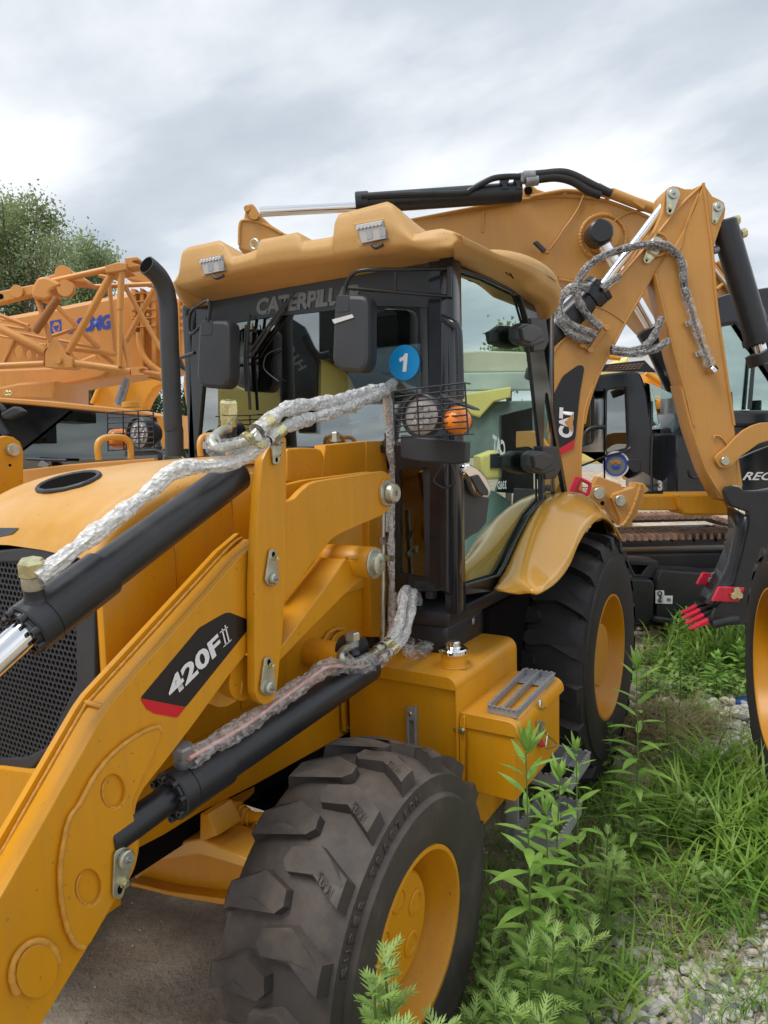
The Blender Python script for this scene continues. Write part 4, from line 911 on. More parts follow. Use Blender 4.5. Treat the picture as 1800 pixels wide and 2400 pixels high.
# ---- rear fender
fin = [(1.12, -.80, 1.17), (1.20, -.80, 1.215), (1.277, -.8, 1.255), (1.411, -.8, 1.345), (1.554, -.8, 1.43), (1.70, -.8, 1.49), (1.85, -.8, 1.52), (2.1, -.8, 1.53), (2.35, -.8, 1.49), (2.60, -.8, 1.38), (2.80, -.8, 1.2)]
out_px = q('H', (30, 1357), (110, 1356), (180, 1345), (290, 1283), (370, 1180), (430, 1040), (480, 955), (545, 885), (605, 868), (670, 920), (718, 1010))
fo = [PY(-1.04).hit(*p) for p in out_px]; fo = [p for p in fo]
fo[0] = PY(-.90).hit(*q('H', (-40, 1350))[0]); fo[1] = PY(-.97).hit(*q('H', (70, 1358))[0])
fin[0] = tuple(PY(-.8).hit(*q('G', (985, 1338))[0]))
ins = catmull(fin, 4); outs = catmull(fo, 4); m_ = len(ins); V = []; NR = 8
for a, b in zip(ins, outs):
    a, b = np.array(a), np.array(b)
    for j in range(NR+1):
        t = j/NR; p = a*(1-t)+b*t; crown = .05*math.sin(PI*min(1, t*1.0))*(1-.3*t); dirc = p-np.array([2.166, p[1], .65]); dirc /= np.linalg.norm(dirc)
        V.append(p+dirc*crown*1.1)
Fc = [(i*(NR+1)+j, i*(NR+1)+j+1, (i+1)*(NR+1)+j+1, (i+1)*(NR+1)+j) for i in range(m_-1) for j in range(NR)]
fd = mesh('rear_fender', V, Fc, M['fender'], BK, 70); sm_ = fd.modifiers.new('s', 'SOLIDIFY'); sm_.thickness = .012; sm_.offset = -1
prism('fender_inner_plate', q('H', (480, 990), (540, 900), (600, 880), (660, 920), (705, 1005), (640, 1000)), PY(-.9), .01, M['dark'], BK, 0)
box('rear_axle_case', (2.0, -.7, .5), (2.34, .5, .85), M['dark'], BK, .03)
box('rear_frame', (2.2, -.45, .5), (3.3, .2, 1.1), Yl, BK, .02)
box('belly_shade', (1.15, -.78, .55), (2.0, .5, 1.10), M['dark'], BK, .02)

# ---- fuel tank, tool box, steps
def bent_box(name, x0, x1, y0, y1, z0, z1, r, m_, par):
    """outer top edge rolled with radius r; y0 = outer face"""
    P_ = [(y0, z0)]+[(y0+r-r*math.cos(t), z1-r+r*math.sin(t)) for t in np.linspace(0, PI/2, 8)]+[(y1, z1), (y1, z0)]
    V = [(x0, y, z) for y, z in P_]+[(x1, y, z) for y, z in P_]; n_ = len(P_)
    Fc = [(i, (i+1) % n_, n_+(i+1) % n_, n_+i) for i in range(n_)]+[tuple(range(n_)), tuple(range(2*n_-1, n_-1, -1))]
    o = mesh(name, V, Fc, m_, par)
    bm = bmesh.new(); bm.from_mesh(o.data); bmesh.ops.recalc_face_normals(bm, faces=bm.faces); bm.to_mesh(o.data); bm.free(); smooth(o.data, 30)
    b = o.modifiers.new('b', 'BEVEL'); b.width = .002; b.segments = 2; b.limit_method = 'ANGLE'; b.angle_limit = math.radians(50); return o
tank = bent_box('fuel_tank', .578, 1.13, -.895, -.44, .50, .983, .05, Yl, BK)
bent_box('tank_skin', .564, 1.145, -.900, -.44, .945, .990, .044, Yl, tank)
box('tank_skin_edge', (.564, -.9005, .55), (1.145, -.894, .947), Yl, tank, .001)
prism('tank_end_flange', q('K', (765, 1065), (795, 1040), (800, 1110), (803, 1480), (768, 1450)), PX(.575), .01, Yl, tank, .002)
hexbolt('bolt', at('K', 783, 1138, PX(.573)), (-1, 0, 0), .010, .01, M['gold'], tank); hexbolt('bolt', at('K', 745, 1130, PX(.577)), (-1, 0, 0), .008, .01, M['gold'], tank)
cc = PZ(.99).hit(*q('K', (728, 718))[0])
neck = lathe('filler_neck', [(.052, -.01), (.048, .002), (.046, .05), (0, .05)], cc, (0, 0, 1), Yl, tank, 40); bead('weld_bead', [cc+np.array([.05*math.cos(t), .05*math.sin(t), .002]) for t in np.linspace(0, 6.3, 20)], .004, M['weld'], tank, 2, 3)
lathe('filler_cap', [(.050, .046), (.053, .050), (.053, .062), (.048, .067), (.030, .069), (.026, .074), (.026, .088), (.020, .092), (0, .092)], cc, (0, 0, 1), M['chr'], neck, 40, 25)
sg = prism('sight_gauge', q('K', (417, 995), (427, 990), (480, 992), (482, 1250), (422, 1250)), PX(.560), .018, M['alu'], tank, .003, holes=[q('K', (436, 1080), (452, 1072), (465, 1080), (468, 1230), (438, 1230))], rad=.003)
prism('sight_glass', q('K', (432, 1070), (470, 1070), (470, 1245), (434, 1245)), PX(.572), .004, M['zinc'], sg, 0); disc('bolt', at('K', 445, 1030, PX(.560)), (-1, 0, 0), .009, .006, M['gold'], sg)
# tool box
tb = bent_box('tool_box', .592, 1.085, -1.098, -.897, .585, .850, .02, Yl, BK)
bent_box('tool_box_lid', .584, 1.10, -1.112, -.897, .812, .864, .04, Yl, tb)
def tread(par, P4, h, n_t=22):
    """perforated step tread: upright strips with saw teeth; P4 corners FL FR BR BL (world, bottom)"""
    P4 = [np.array(p) for p in P4]; FL, FR, BR_, BL = P4; up = np.array([0, 0, h]); t_ = .003; root = None
    def strip(a, b, nt_):
        d_ = (b-a); L_ = np.linalg.norm(d_); d_ /= L_; nn = np.cross(d_, [0, 0, 1]); V = []; Fc = []
        for s_ in (0, t_):
            V += [a+nn*s_, b+nn*s_, b+nn*s_+up, a+nn*s_+up]
        Fc = [(0, 1, 2, 3), (7, 6, 5, 4), (0, 4, 5, 1), (1, 5, 6, 2), (2, 6, 7, 3), (3, 7, 4, 0)]
        for i in range(nt_):
            c0 = a+d_*L_*(i+.2)/nt_+up; c1 = a+d_*L_*(i+.75)/nt_+up; k = len(V); w_ = nn*.004
            V += [c0-w_, c1-w_, c1+w_*2, c0+w_*2, c0-w_+up*.12, c1-w_+up*.12, c1+w_*2+up*.12, c0+w_*2+up*.12]
            Fc += [(k, k+1, k+5, k+4), (k+1, k+2, k+6, k+5), (k+2, k+3, k+7, k+6), (k+3, k, k+4, k+7), (k+4, k+5, k+6, k+7)]
        return V, Fc
    for i, (a, b, m) in enumerate(((FL, BL, n_t), ((FL+FR)/2, (BL+BR_)/2, n_t), (FR, BR_, n_t), (FL, FR, 6), (BL, BR_, 6))):
        V, Fc = strip(a, b, m); o = mesh('step_tread' if root is None else 'tread_strip', V, Fc, M['alu'], par if root is None else root); root = root or o
    a, b = BL*.28+FL*.72, BR_*.28+FR*.72
    a, b = BL*.75+FL*.25, BR_*.75+FR*.25
    mesh('tread_plate', [a+(0, 0, .004), b+(0, 0, .004), BR_+(0, 0, .004), BL+(0, 0, .004)], [(0, 1, 2, 3)], M['alu'], root)
    return root
tread(BK, [(.625, -.988, .866), (.62, -1.094, .866), (1.06, -1.085, .866), (1.06, -.965, .866)], .026)
def toggle(k, pts, par): 
    pass
pl = PY(-1.115)
ho = tube('lid_hook', [at('K', *p, pl) for p in ((1290, 945), (1285, 985), (1300, 1000), (1322, 990))], .004, M['chr'], tb, 8, cat=4)
prism('hook_plate', q('K', (1284, 942), (1302, 940), (1304, 975), (1284, 978)), pl, .003, M['zinc'], tb, .001)
lt = prism('latch_plate', q('K', (1275, 1082), (1318, 1078), (1325, 1090), (1308, 1180), (1278, 1195)), PY(-1.108), .012, M['zinc'], tb, .003, rad=.004)
prism('latch_lever', q('K', (1282, 1195), (1300, 1190), (1322, 1240), (1300, 1252), (1285, 1230)), PY(-1.112), .008, M['redp'], lt, .002, rad=.003)
tube('latch_loop', [at('K', *p, PY(-1.125)) for p in ((1310, 1110), (1325, 1160), (1390, 1222), (1385, 1238), (1335, 1252), (1325, 1240), (1335, 1160))], .0035, M['chr'], lt, 8, cat=4)
# hanging step
z0 = .44; pz = PZ(z0+.03)
a, b, c, d = [pz.hit(*p) for p in q('L', (280, 985), (470, 1040), (530, 965), (330, 930))]
st_ = tread(BK, [np.array([1.02, -1.0, z0]), np.array([1.02, -1.16, z0]), np.array([1.30, -1.16, z0]), np.array([1.30, -1.0, z0])], .05, 12)
st2 = tread(BK, [np.array([.78, -1.02, .32]), np.array([.78, -1.18, .32]), np.array([1.10, -1.18, .32]), np.array([1.10, -1.02, .32])], .05, 12)
box('step_hanger', (.80, -1.03, .30), (.815, -.98, .62), M['alu'], BK); box('step_hanger', (1.25, -1.01, .44), (1.265, -.97, .75), M['alu'], BK)
box('toolbox_bracket', (.60, -.95, .42), (1.3, -.6, .585), Yl, BK, .01)
prism('cab_mount', q('K', (495, 480), (560, 430), (680, 330), (690, 345), (605, 425), (625, 460), (540, 500), (500, 500)), PY(-.62), .12, Yl, BK, .003)
tube('floor_rail', [at('K', 680, 390, PY(-.70)), at('K', 980, 240, PY(-.70))], .014, Yl, BK)

# ---- plastic wrapped hoses
def seq(items):   # (crop, x, y, Y)
    return [at(k, x, y, PY(Y)) for k, x, y, Y in items]
def hose(pts, r, rw, seed, inner=M['rub'], film=M['wrap'], cr=.20, fr=(0, 1)):
    o = tube('hose', pts, r*.9, inner, BK, 12, cat=6); 
    wrap('plastic_sleeve', pts, rw*.88, film, o, seed=seed, cr=cr); return o
hose(seq([('F', 560, 310, -.74), ('F', 640, 235, -.735), ('F', 740, 165, -.72), ('F', 900, 135, -.68), ('F', 1100, 100, -.64), ('F', 1250, 55, -.60), ('C', 310, 1400, -.56), ('C', 345, 1365, -.54), ('C', 385, 1390, -.53), ('C', 395, 1440, -.52), ('F', 1480, 90, -.52)]), .013, .022, 1, M['stl'])
hose(seq([('F', 620, 370, -.735), ('F', 700, 300, -.73), ('F', 850, 240, -.71), ('F', 1050, 185, -.67), ('F', 1250, 110, -.62), ('F', 1380, 60, -.58), ('F', 1405, 100, -.56), ('F', 1420, 250, -.54), ('F', 1425, 400, -.53), ('F', 1445, 520, -.52), ('F', 1455, 680, -.52), ('F', 1450, 800, -.52), ('F', 1432, 960, -.52), ('F', 1432, 1110, -.52), ('F', 1440, 1250, -.52), ('F', 1440, 1450, -.52), ('F', 1430, 1600, -.52)]), .014, .021, 2)
hose(seq([('F', 1470, 60, -.51), ('F', 1478, 200, -.51), ('F', 1470, 330, -.51), ('F', 1440, 520, -.50), ('F', 1420, 700, -.50), ('F', 1405, 900, -.50), ('F', 1400, 960, -.50)]), .012, .017, 3)
pp_ = seq([('E', 235, 1265, -.655), ('E', 480, 1075, -.655), ('E', 720, 890, -.655), ('E', 980, 690, -.655), ('E', 1090, 590, -.66), ('E', 1200, 545, -.67), ('E', 1400, 530, -.69), ('E', 1540, 495, -.71), ('F', 540, 420, -.73), ('F', 620, 370, -.735)])
hose(pp_, .012, .021, 4, M['zinc'], cr=.25)
film_ = tube('hose', seq([('F', 375, 290, -.64), ('F', 320, 310, -.65), ('F', 268, 370, -.67), ('F', 300, 410, -.69), ('F', 400, 400, -.71), ('F', 500, 365, -.73), ('F', 560, 310, -.74)]), .012, M['zinc'], BK, 12, cat=6)
wrap('plastic_sleeve', seq([('F', 275, 350, -.67), ('F', 290, 420, -.69), ('F', 400, 410, -.71), ('F', 500, 370, -.73)]), .021, M['wrapc'], film_, seed=5)
for (x0, y0, x1, y1, Y) in ((545, 320, 650, 230, -.74), (620, 380, 725, 290, -.735)):
    a, b = at('F', x0, y0, PY(Y)), at('F', x1, y1, PY(Y)); d_ = (b-a)
    cyl('hose_ferrule', a+d_*.45, b, .018, M['gold'], BK, 20, .002); lathe('hose_nut', [(0, 0), (.020, 0), (.020, .024), (0, .024)], a+d_*.2, d_, M['zinc'], BK, 6, 20)
cl = prism('hose_clamp', q('F', (468, 320), (490, 305), (560, 330), (620, 375), (628, 400), (600, 425), (530, 390), (480, 345)), PY(-.765), .006, M['gold'], BK, .002, rad=.006)
hexbolt('bolt', at('F', 548, 355, PY(-.766)), (-.2, -1, .3), .012, .014, M['zinc'], cl)
# lift cylinder pipework
pk = seq([('J', 120, 1320, -.70), ('J', 300, 1215, -.70), ('J', 500, 1095, -.70), ('J', 700, 950, -.70), ('J', 880, 820, -.70), ('J', 1000, 735, -.70), ('J', 1100, 722, -.70), ('J', 1250, 725, -.70), ('J', 1350, 690, -.69), ('J', 1400, 640, -.68)])
o = tube('hose', pk, .0065, mat('pink_sheen_pipe', (.80, .46, .40), .25, metal=.4), BK, 10, cat=6); wrap('plastic_sleeve', pk, .024, M['wrapc'], o, seed=7, cr=.35)
o = tube('hose', seq([('J', 1185, 590, -.66), ('J', 1120, 620, -.68), ('J', 1105, 670, -.70), ('J', 1180, 698, -.70), ('J', 1290, 655, -.69), ('J', 1370, 600, -.68)]), .013, M['zinc'], BK, 12, cat=6)
wrap('plastic_sleeve', seq([('J', 1110, 650, -.70), ('J', 1180, 705, -.70), ('J', 1300, 670, -.69)]), .020, M['wrapc'], o, seed=8)
port(lc_, at('J', 1180, 640, PY(-.66)), (0, 0, 1), M['stl'], M['zinc'], h=.06)
hose(seq([('J', 1370, 600, -.68), ('J', 1440, 530, -.67), ('J', 1480, 440, -.66), ('J', 1500, 330, -.64), ('J', 1515, 250, -.62), ('J', 1535, 240, -.6), ('J', 1545, 330, -.58)]), .013, .023, 9, M['stl'])
hose(seq([('J', 1400, 640, -.68), ('J', 1500, 540, -.67), ('J', 1540, 430, -.66), ('J', 1560, 310, -.64), ('J', 1580, 245, -.62), ('J', 1598, 300, -.60), ('J', 1592, 450, -.58), ('J', 1580, 560, -.58), ('J', 1590, 630, -.60), ('J', 1640, 620, -.62)]), .013, .023, 10, M['stl'])
for (x0, y0, x1, y1) in ((1330, 625, 1420, 560), (1360, 680, 1460, 590)):
    a, b = at('J', x0, y0, PY(-.685)), at('J', x1, y1, PY(-.685)); cyl('hose_ferrule', a*.4+b*.6, b, .016, M['gold'], BK, 18, .002); lathe('hose_nut', [(0, 0), (.018, 0), (.018, .022), (0, .022)], a, b-a, M['zinc'], BK, 6, 20)
for (p0, s_) in (([('K', 520, 630, -.66), ('K', 600, 580, -.68), ('K', 700, 520, -.70), ('K', 800, 460, -.72), ('K', 838, 430, -.74), ('K', 815, 405, -.72), ('K', 700, 440, -.66), ('K', 600, 480, -.62), ('K', 520, 520, -.58)], 21), ([('K', 500, 600, -.63), ('K', 600, 540, -.65), ('K', 720, 465, -.68), ('K', 770, 425, -.68)], 22)):
    P_ = seq(p0); P_ = [np.array([p[0], p[1], max(p[2], 1.015)]) for p in P_]
    o = tube('hose', P_, .012, M['stl'], BK, 10, cat=5); wrap('plastic_sleeve', P_, .021, M['wrapc'], o, seed=s_)
wrap('plastic_sleeve', seq([('K', 430, 560, -.62), ('K', 440, 630, -.64), ('K', 500, 640, -.66), ('K', 545, 600, -.66)]), .030, M['wrapc'], BK, seed=12, step=.006)
tube('brake_pipe', seq([('F', 1378, 840, -.54), ('F', 1376, 1000, -.54), ('F', 1376, 1300, -.54), ('F', 1372, 1640, -.54), ('J', 985, 540, -.54)] if False else [('F', 1378, 840, -.54), ('F', 1376, 1000, -.54), ('F', 1376, 1300, -.54), ('F', 1372, 1655, -.54)]), .010, M['zinc'], BK, 10)
wrap('plastic_sleeve', seq([('F', 1440, 1090, -.52), ('F', 1450, 1300, -.52), ('F', 1445, 1480, -.52), ('F', 1440, 1640, -.52)]), .024, M['wrapc'], BK, seed=13, cr=.15)
lathe('hose_nut', [(0, 0), (.016, 0), (.016, .03), (0, .03)], at('F', 1372, 1040, PY(-.54)), (0, 0, 1), M['zinc'], BK, 6, 20)
k_ = prism('hose_clamp', q('F', (1368, 1108), (1450, 1112), (1450, 1150), (1368, 1148)), PY(-.56), .01, M['zinc'], BK, .002); hexbolt('bolt', at('F', 1402, 1130, PY(-.56)), (0, -1, 0), .010, .012, M['gold'], k_)
tube('cab_cable', seq([('K', 615, 320, -.60), ('K', 600, 390, -.60), ('K', 560, 440, -.60), ('K', 505, 470, -.60)]), .007, M['rub'], BK, 8, cat=5)

# ---------------------------------------------------------------- backhoe end (boom swung to the near side)
pB = PD(5.0); W_ = .20; Bm = M['boom']
mast = box('swing_frame', (2.9, -.75, .45), (3.25, .45, 1.0), Yl, BK, .02)
boom = prism('backhoe_boom', q('D', (1245, 75), (1232, 88), (1170, 118), (1120, 118), (1075, 102), (1045, 98), (1015, 108), (992, 140), (985, 190), (975, 270), (930, 370), (880, 450), (830, 530), (700, 680), (560, 850), (545, 880), (520, 920), (400, 1040), (300, 1110), (200, 1180), (120, 1260), (60, 1500))+q('H', (60, 700), (200, 745), (440, 745), (450, 700), (442, 600), (442, 450), (455, 300), (480, 130), (530, 0))
             + q('D', (560, 1330), (640, 1170), (735, 985), (860, 785), (930, 665), (1010, 560), (1240, 300), (1300, 200)), pB, W_, Bm, BK, .006)
def flange(k, P_, par, r=.010, m_=None, off_=-.002, sd_=1): tube('weld_bead', catmull([at(k, x, y, pB.off(off_)) for x, y in P_], 6), r*.8, m_ or Bm, par, 8)
flange('D', [(1245, 85), (1100, 220), (930, 425), (700, 690)], boom, .013)
flange('D', [(850, 790), (735, 985), (640, 1170), (560, 1330), (500, 1500), (470, 1640)], boom, .011)
flange('H', [(530, 5), (480, 140), (455, 300), (445, 450), (445, 600), (455, 720)], boom, .011)
flange('D', [(540, 880), (600, 900), (670, 940), (730, 985)], boom, .008)
flange('D', [(1240, 85), (1195, 200), (1150, 310), (1100, 430), (1085, 520)], boom, .005)
flange('D', [(400, 1045), (300, 1130), (230, 1260)], boom, .010)
dip = prism('dipper_arm', q('D', (1245, 75), (1262, 110), (1300, 165), (1345, 185), (1375, 205), (1385, 245), (1378, 300), (1340, 400), (1320, 460), (1305, 520), (1303, 560), (1330, 900), (1375, 1200), (1440, 1650))+q('H', (1430, 50), (1445, 300), (1470, 480), (1497, 660), (1440, 760), (1385, 762), (1340, 735), (1250, 560), (1160, 300), (1085, 0))
             + q('D', (1100, 1400), (1040, 1200), (985, 950), (925, 690), (940, 640), (1060, 480), (1190, 250)), pB.off(-.02), .17, Bm, BK, .006)
flange('D', [(1240, 80), (1255, 200), (1275, 350), (1300, 540), (1325, 850), (1370, 1180), (1440, 1650)], dip, .012, off_=-.024)
flange('D', [(930, 670), (985, 900), (1050, 1180), (1120, 1420), (1175, 1650)], dip, .012, off_=-.024)
flange('H', [(1100, 30), (1165, 290), (1260, 560), (1370, 740)], dip, .012, off_=-.024)
flange('D', [(1210, 150), (1160, 260), (1120, 380), (1085, 510), (1000, 560), (940, 660)], dip, .005, off_=-.024)
pin_plate('D', (1046, 152), (1025, 262), 44, (1025, 236), pB.off(-.02), boom, 30); pin_plate('D', (1336, 238), (1316, 325), 38, (1317, 318), pB.off(-.02), dip, 28)
pin_plate('D', (938, 478), (878, 575), 50, (887, 560), pB.off(-.02), dip, 44)
lathe('pin_collar', [(.085, 0), (.085, .012), (.070, .012), (.070, 0)], at('D', 938, 478, pB.off(-.02)), -DH, Bm, dip, 32, cap=False)
pin_plate('H', (1448, 712), (1515, 785), 54, (1448, 712), pB.off(-.06), dip, 36)
disc('pin', at('H', 1376, 498, pB.off(-.06)), -DH, .030, .02, M['zinc'], dip)
prism('bucket_link', q('H', (1320, 500), (1318, 475), (1335, 455), (1395, 405), (1450, 345), (1500, 300), (1560, 268), (1620, 250), (1800, 245), (1800, 372), (1659, 368), (1600, 385), (1540, 430), (1480, 470), (1420, 535), (1380, 548), (1345, 540)), pB.off(-.055), .03, Bm, BK, .004, rad=.01)
tube('welded_loop', [at('H', *p, pB.off(-.03)) for p in ((1305, 355), (1315, 335), (1345, 340), (1370, 360), (1395, 395))], .006, Bm, dip, 8, cat=4)
# hydraulic rams of the backhoe
pr = pB.off(.08)
ram(BK, at('D', 490+70, 800-20, pr) if False else at('D', 572, 770, pr), at('D', 60, 1250, pr), .105, at('D', 1010, 190, pr), .032, M['chr'], .12, name='boom_cylinder')
pr2 = pB.off(.05)
ram(BK, at('D', 1600, 1120, pr2), at('D', 1368, 330, pr2), .088, at('D', 1640, 1250, pr2), .04, M['chr'], .02, name='dipper_cylinder')
cyl('cylinder_collar', at('D', 1605, 1175, pr2), at('D', 1632, 1245, pr2), .10, Bl, BK)
for (x, y, x2, y2) in ((1400, 335, 1470, 318), (1440, 425, 1515, 400)):
    cyl('port_boss', at('D', x-30, y+10, pr2), at('D', (x+x2)/2, (y+y2)/2, pr2), .03, Bl, BK); cyl('hex_plug', at('D', (x+x2)/2, (y+y2)/2, pr2), at('D', x2, y2, pr2), .034, M['gold'], BK, 8)
tube('steel_pipe', [at('D', *p, pr2.off(-.02)) for p in ((1455, 430), (1480, 520), (1560, 770), (1659, 1000))], .018, Bl, BK, 10)
tube('port_elbow', [at('D', 1300, 520, pr2), at('D', 1335, 508, pr2)], .028, M['stl'], BK, 10)
def bh(P_, r, rw, seed, film=M['wrap']):
    pts = [at('D', x, y, pB.off(-.06)) for x, y in P_]; o = tube('hose', pts, r*.68, M['rub'], BK, 10, cat=6); wrap('plastic_sleeve', pts, rw*.62, M['wrapc'], o, seed=seed, step=.02, cr=.3); return o
bh([(575, 1020), (520, 970), (460, 900), (425, 820), (425, 740), (470, 650), (560, 570), (700, 515), (860, 480), (990, 485), (1070, 545), (1105, 620), (1115, 740), (1135, 830)], .034, .046, 31, M['wrapc'])
bh([(1135, 830), (1160, 900), (1190, 1000), (1225, 1110), (1260, 1200), (1285, 1270)], .015, .055, 32)
cyl('hose_end', at('D', 1285, 1275, pB.off(-.06)), at('D', 1312, 1305, pB.off(-.06)), .035, M['chr'], BK, 8)
bh([(545, 1070), (470, 1040), (400, 1010), (330, 960), (305, 880), (340, 800), (400, 755), (500, 760)], .034, .05, 33); bh([(510, 1105), (430, 1085), (360, 1040), (310, 970), (300, 900)], .03, .045, 34)
bh([(640, 1150), (760, 1165), (870, 1130), (930, 1050), (975, 950)], .028, .042, 35); bh([(640, 1175), (800, 1190), (920, 1160), (1020, 1100)], .028, .042, 36, M['wrapc'])
bh([(580, 770), (640, 720), (700, 680)], .03, .045, 37); bh([(400, 740), (380, 780), (340, 800)], .03, .05, 38)
for (x, y) in ((1150, 990), (1215, 1185)):
    k_ = prism('hose_clamp', q('D', (x-28, y-10), (x+15, y-22), (x+22, y+12), (x-20, y+22)), pB.off(-.06), .03, M['zinc'], dip, .004); disc('bolt', at('D', x+2, y-4, pB.off(-.065)), -DH, .018, .01, M['stl'], k_, 6)
prism('hose_bracket', q('D', (590, 1010), (625, 1020), (510, 1175), (450, 1135), (460, 1125), (500, 1150)), pB.off(-.03), .02, Bm, boom, .003)
for p in ((562, 985), (614, 1018), (508, 1162), (458, 1130)): disc('bolt', at('D', *p, pB.off(-.03)), -DH, .022, .015, Bm, boom, 8)
# boom panel with lettering
pl = pB.off(-.006)
dc = prism('name_panel', q('D', (468, 1285), (460, 1262), (430, 1260), (400, 1280), (330, 1330), (270, 1450), (200, 1600))+q('H', (200, 420), (315, 415), (410, 358), (440, 60)), pl, .004, M['decal'], boom, 0, rad=.02)
prism('red_band', q('H', (408, 358), (398, 418), (318, 458), (250, 470), (250, 430), (318, 412)), pl.off(-.003), .003, M['red'], boom, 0)
text('lettering', 'CAT', q('H', (395, 352), (402, 158), (300, 345)), pl.off(-.004), M['white'], boom, depth=0, bold=.06, space=.85)
prism('triangle_mark', q('H', (398, 190), (392, 312), (340, 248)), pl.off(-.009), .002, Bm, boom, 0)
# swing post hardware, red safety lock, stabiliser
pq = PD(4.6)
prism('stabiliser_plate', q('H', (555, 600), (570, 600), (705, 650), (725, 680), (715, 720), (720, 925), (705, 925), (590, 790), (505, 735), (505, 690)), pq, .08, Bm, BK, .006)
l2 = prism('stabiliser_link', q('H', (505, 700), (520, 665), (560, 652), (600, 668), (618, 705), (608, 760), (600, 788), (580, 792), (565, 780), (510, 730)), pq.off(-.03), .025, Bm, BK, .004, rad=.01)
disc('pin', at('H', 563, 708, pq.off(-.03)), -DH, .038, .012, M['zinc'], l2); disc('hole', at('H', 586, 772, pq.off(-.031)), -DH, .014, .002, M['dark'], l2, bev=.0005)
p2_ = prism('stabiliser_foot', q('H', (645, 740), (655, 715), (690, 700), (790, 670), (800, 637), (850, 642), (890, 685), (845, 722), (850, 770), (818, 800), (820, 850), (780, 880), (785, 922), (705, 925), (712, 890)), pq.off(-.04), .12, Bm, BK, .006)
disc('pin', at('H', 698, 755, pq.off(-.04)), -DH, .036, .02, M['zinc'], p2_)
bead('weld_bead', [at('H', *p, pq.off(-.045)) for p in ((835, 650), (790, 790), (745, 880), (715, 920))], .012, Bm, p2_, 2, 4)
pq2 = PD(4.3)
tube('red_lock_bar', [at('H', 375, 745, pq2), at('H', 432, 605, pq2)], .026, M['redp'], BK); tube('red_lock_handle', [at('H', *p, pq2) for p in ((435, 612), (495, 640), (505, 660), (490, 710), (470, 712), (420, 690))], .012, M['redp'], BK, 8, cat=3)
p5 = PD(5.4)
prism('cross_beam', q('H', (450, 725), (1300, 725), (1300, 822), (450, 815)), p5, .25, Yl, BK, .01); prism('cross_beam_sleeve', q('H', (1070, 712), (1400, 710), (1450, 740), (1450, 852), (1120, 852), (1080, 800)), p5.off(-.06), .3, Yl, BK, .02, rad=.02)
# bucket
pk_ = pB.off(-.09)
bk = prism('bucket', q('H', (1380, 690), (1395, 668), (1430, 660), (1475, 668), (1505, 690), (1560, 695), (1800, 690), (1830, 900), (1780, 1400), (1620, 1555), (1300, 1570), (1290, 1540), (1330, 1440), (1440, 1310), (1500, 1080), (1535, 900), (1530, 830), (1420, 790), (1385, 730)), pk_, .05, M['blk'], BK, .008)
sh = []
for x, y in ((1420, 795), (1428, 930), (1402, 1060), (1345, 1195), (1290, 1300), (1240, 1370), (1212, 1412)):
    sh.append((at('H', x, y, pk_.off(.30)), ))
inner = [at('H', x, y, pk_.off(.005)) for x, y in ((1535, 860), (1530, 950), (1500, 1080), (1450, 1290), (1380, 1380), (1340, 1430), (1320, 1450))]
V = []; Fc = []
for (a,), b in zip(sh, inner): V += [a, b]
for i in range(len(sh)-1): Fc.append((2*i, 2*i+1, 2*i+3, 2*i+2))
bs = mesh('bucket_shell', V, Fc, M['blk'], bk, 60); s_ = bs.modifiers.new('s', 'SOLIDIFY'); s_.thickness = .03
for P_, off_ in ((((1240, 1222), (1325, 1230), (1285, 1310), (1197, 1300)), .3), (((1345, 1315), (1512, 1320), (1470, 1415), (1298, 1410)), -.01)):
    o = prism('side_cutter', q('H', *P_), pk_.off(off_), .03, M['redp'], bk, .006, rad=.012)
    cx = sum(p[0] for p in P_)/4; cy = sum(p[1] for p in P_)/4; sgn = 1
    for dx_, dy_ in ((45, -28), (25, 5), (62, 3)): disc('cutter_bolt', at('H', cx+dx_, cy+dy_, pk_.off(off_-.005)), -DH, .026, .02, M['gold'] if off_ < 0 else M['stl'], o, 6)
for i, (x0, y0, x1, y1, x2, y2) in enumerate(((1320, 1425, 1195, 1450, 1090, 1492), (1330, 1445, 1218, 1478, 1108, 1522), (1320, 1480, 1242, 1510, 1132, 1556), (1340, 1500, 1270, 1540, 1155, 1592))):
    pt_ = pk_.off(.27-.09*i)
    o = prism('bucket_tooth_shank', q('H', (x0, y0-6), (x1, y1-12), (x1+6, y1+14), (x0, y0+26)), pt_, .07, M['blk'], bk, .008)
    prism('tooth_tip', q('H', (x1+6, y1-16), (x1+8, y1+20), (x2+4, y2+5), (x2, y2-2)), pt_.off(-.006), .05, M['redp'], o, .006)
tube('bucket_edge', [at('H', *p, pk_) for p in ((1300, 1560), (1380, 1535), (1460, 1525))], .035, M['blk'], bk, 8)
# ================================================================ behind the loader
def add(name, mk, *a, **k): return mk(name, *a, **k)
Bk = M['blkg']
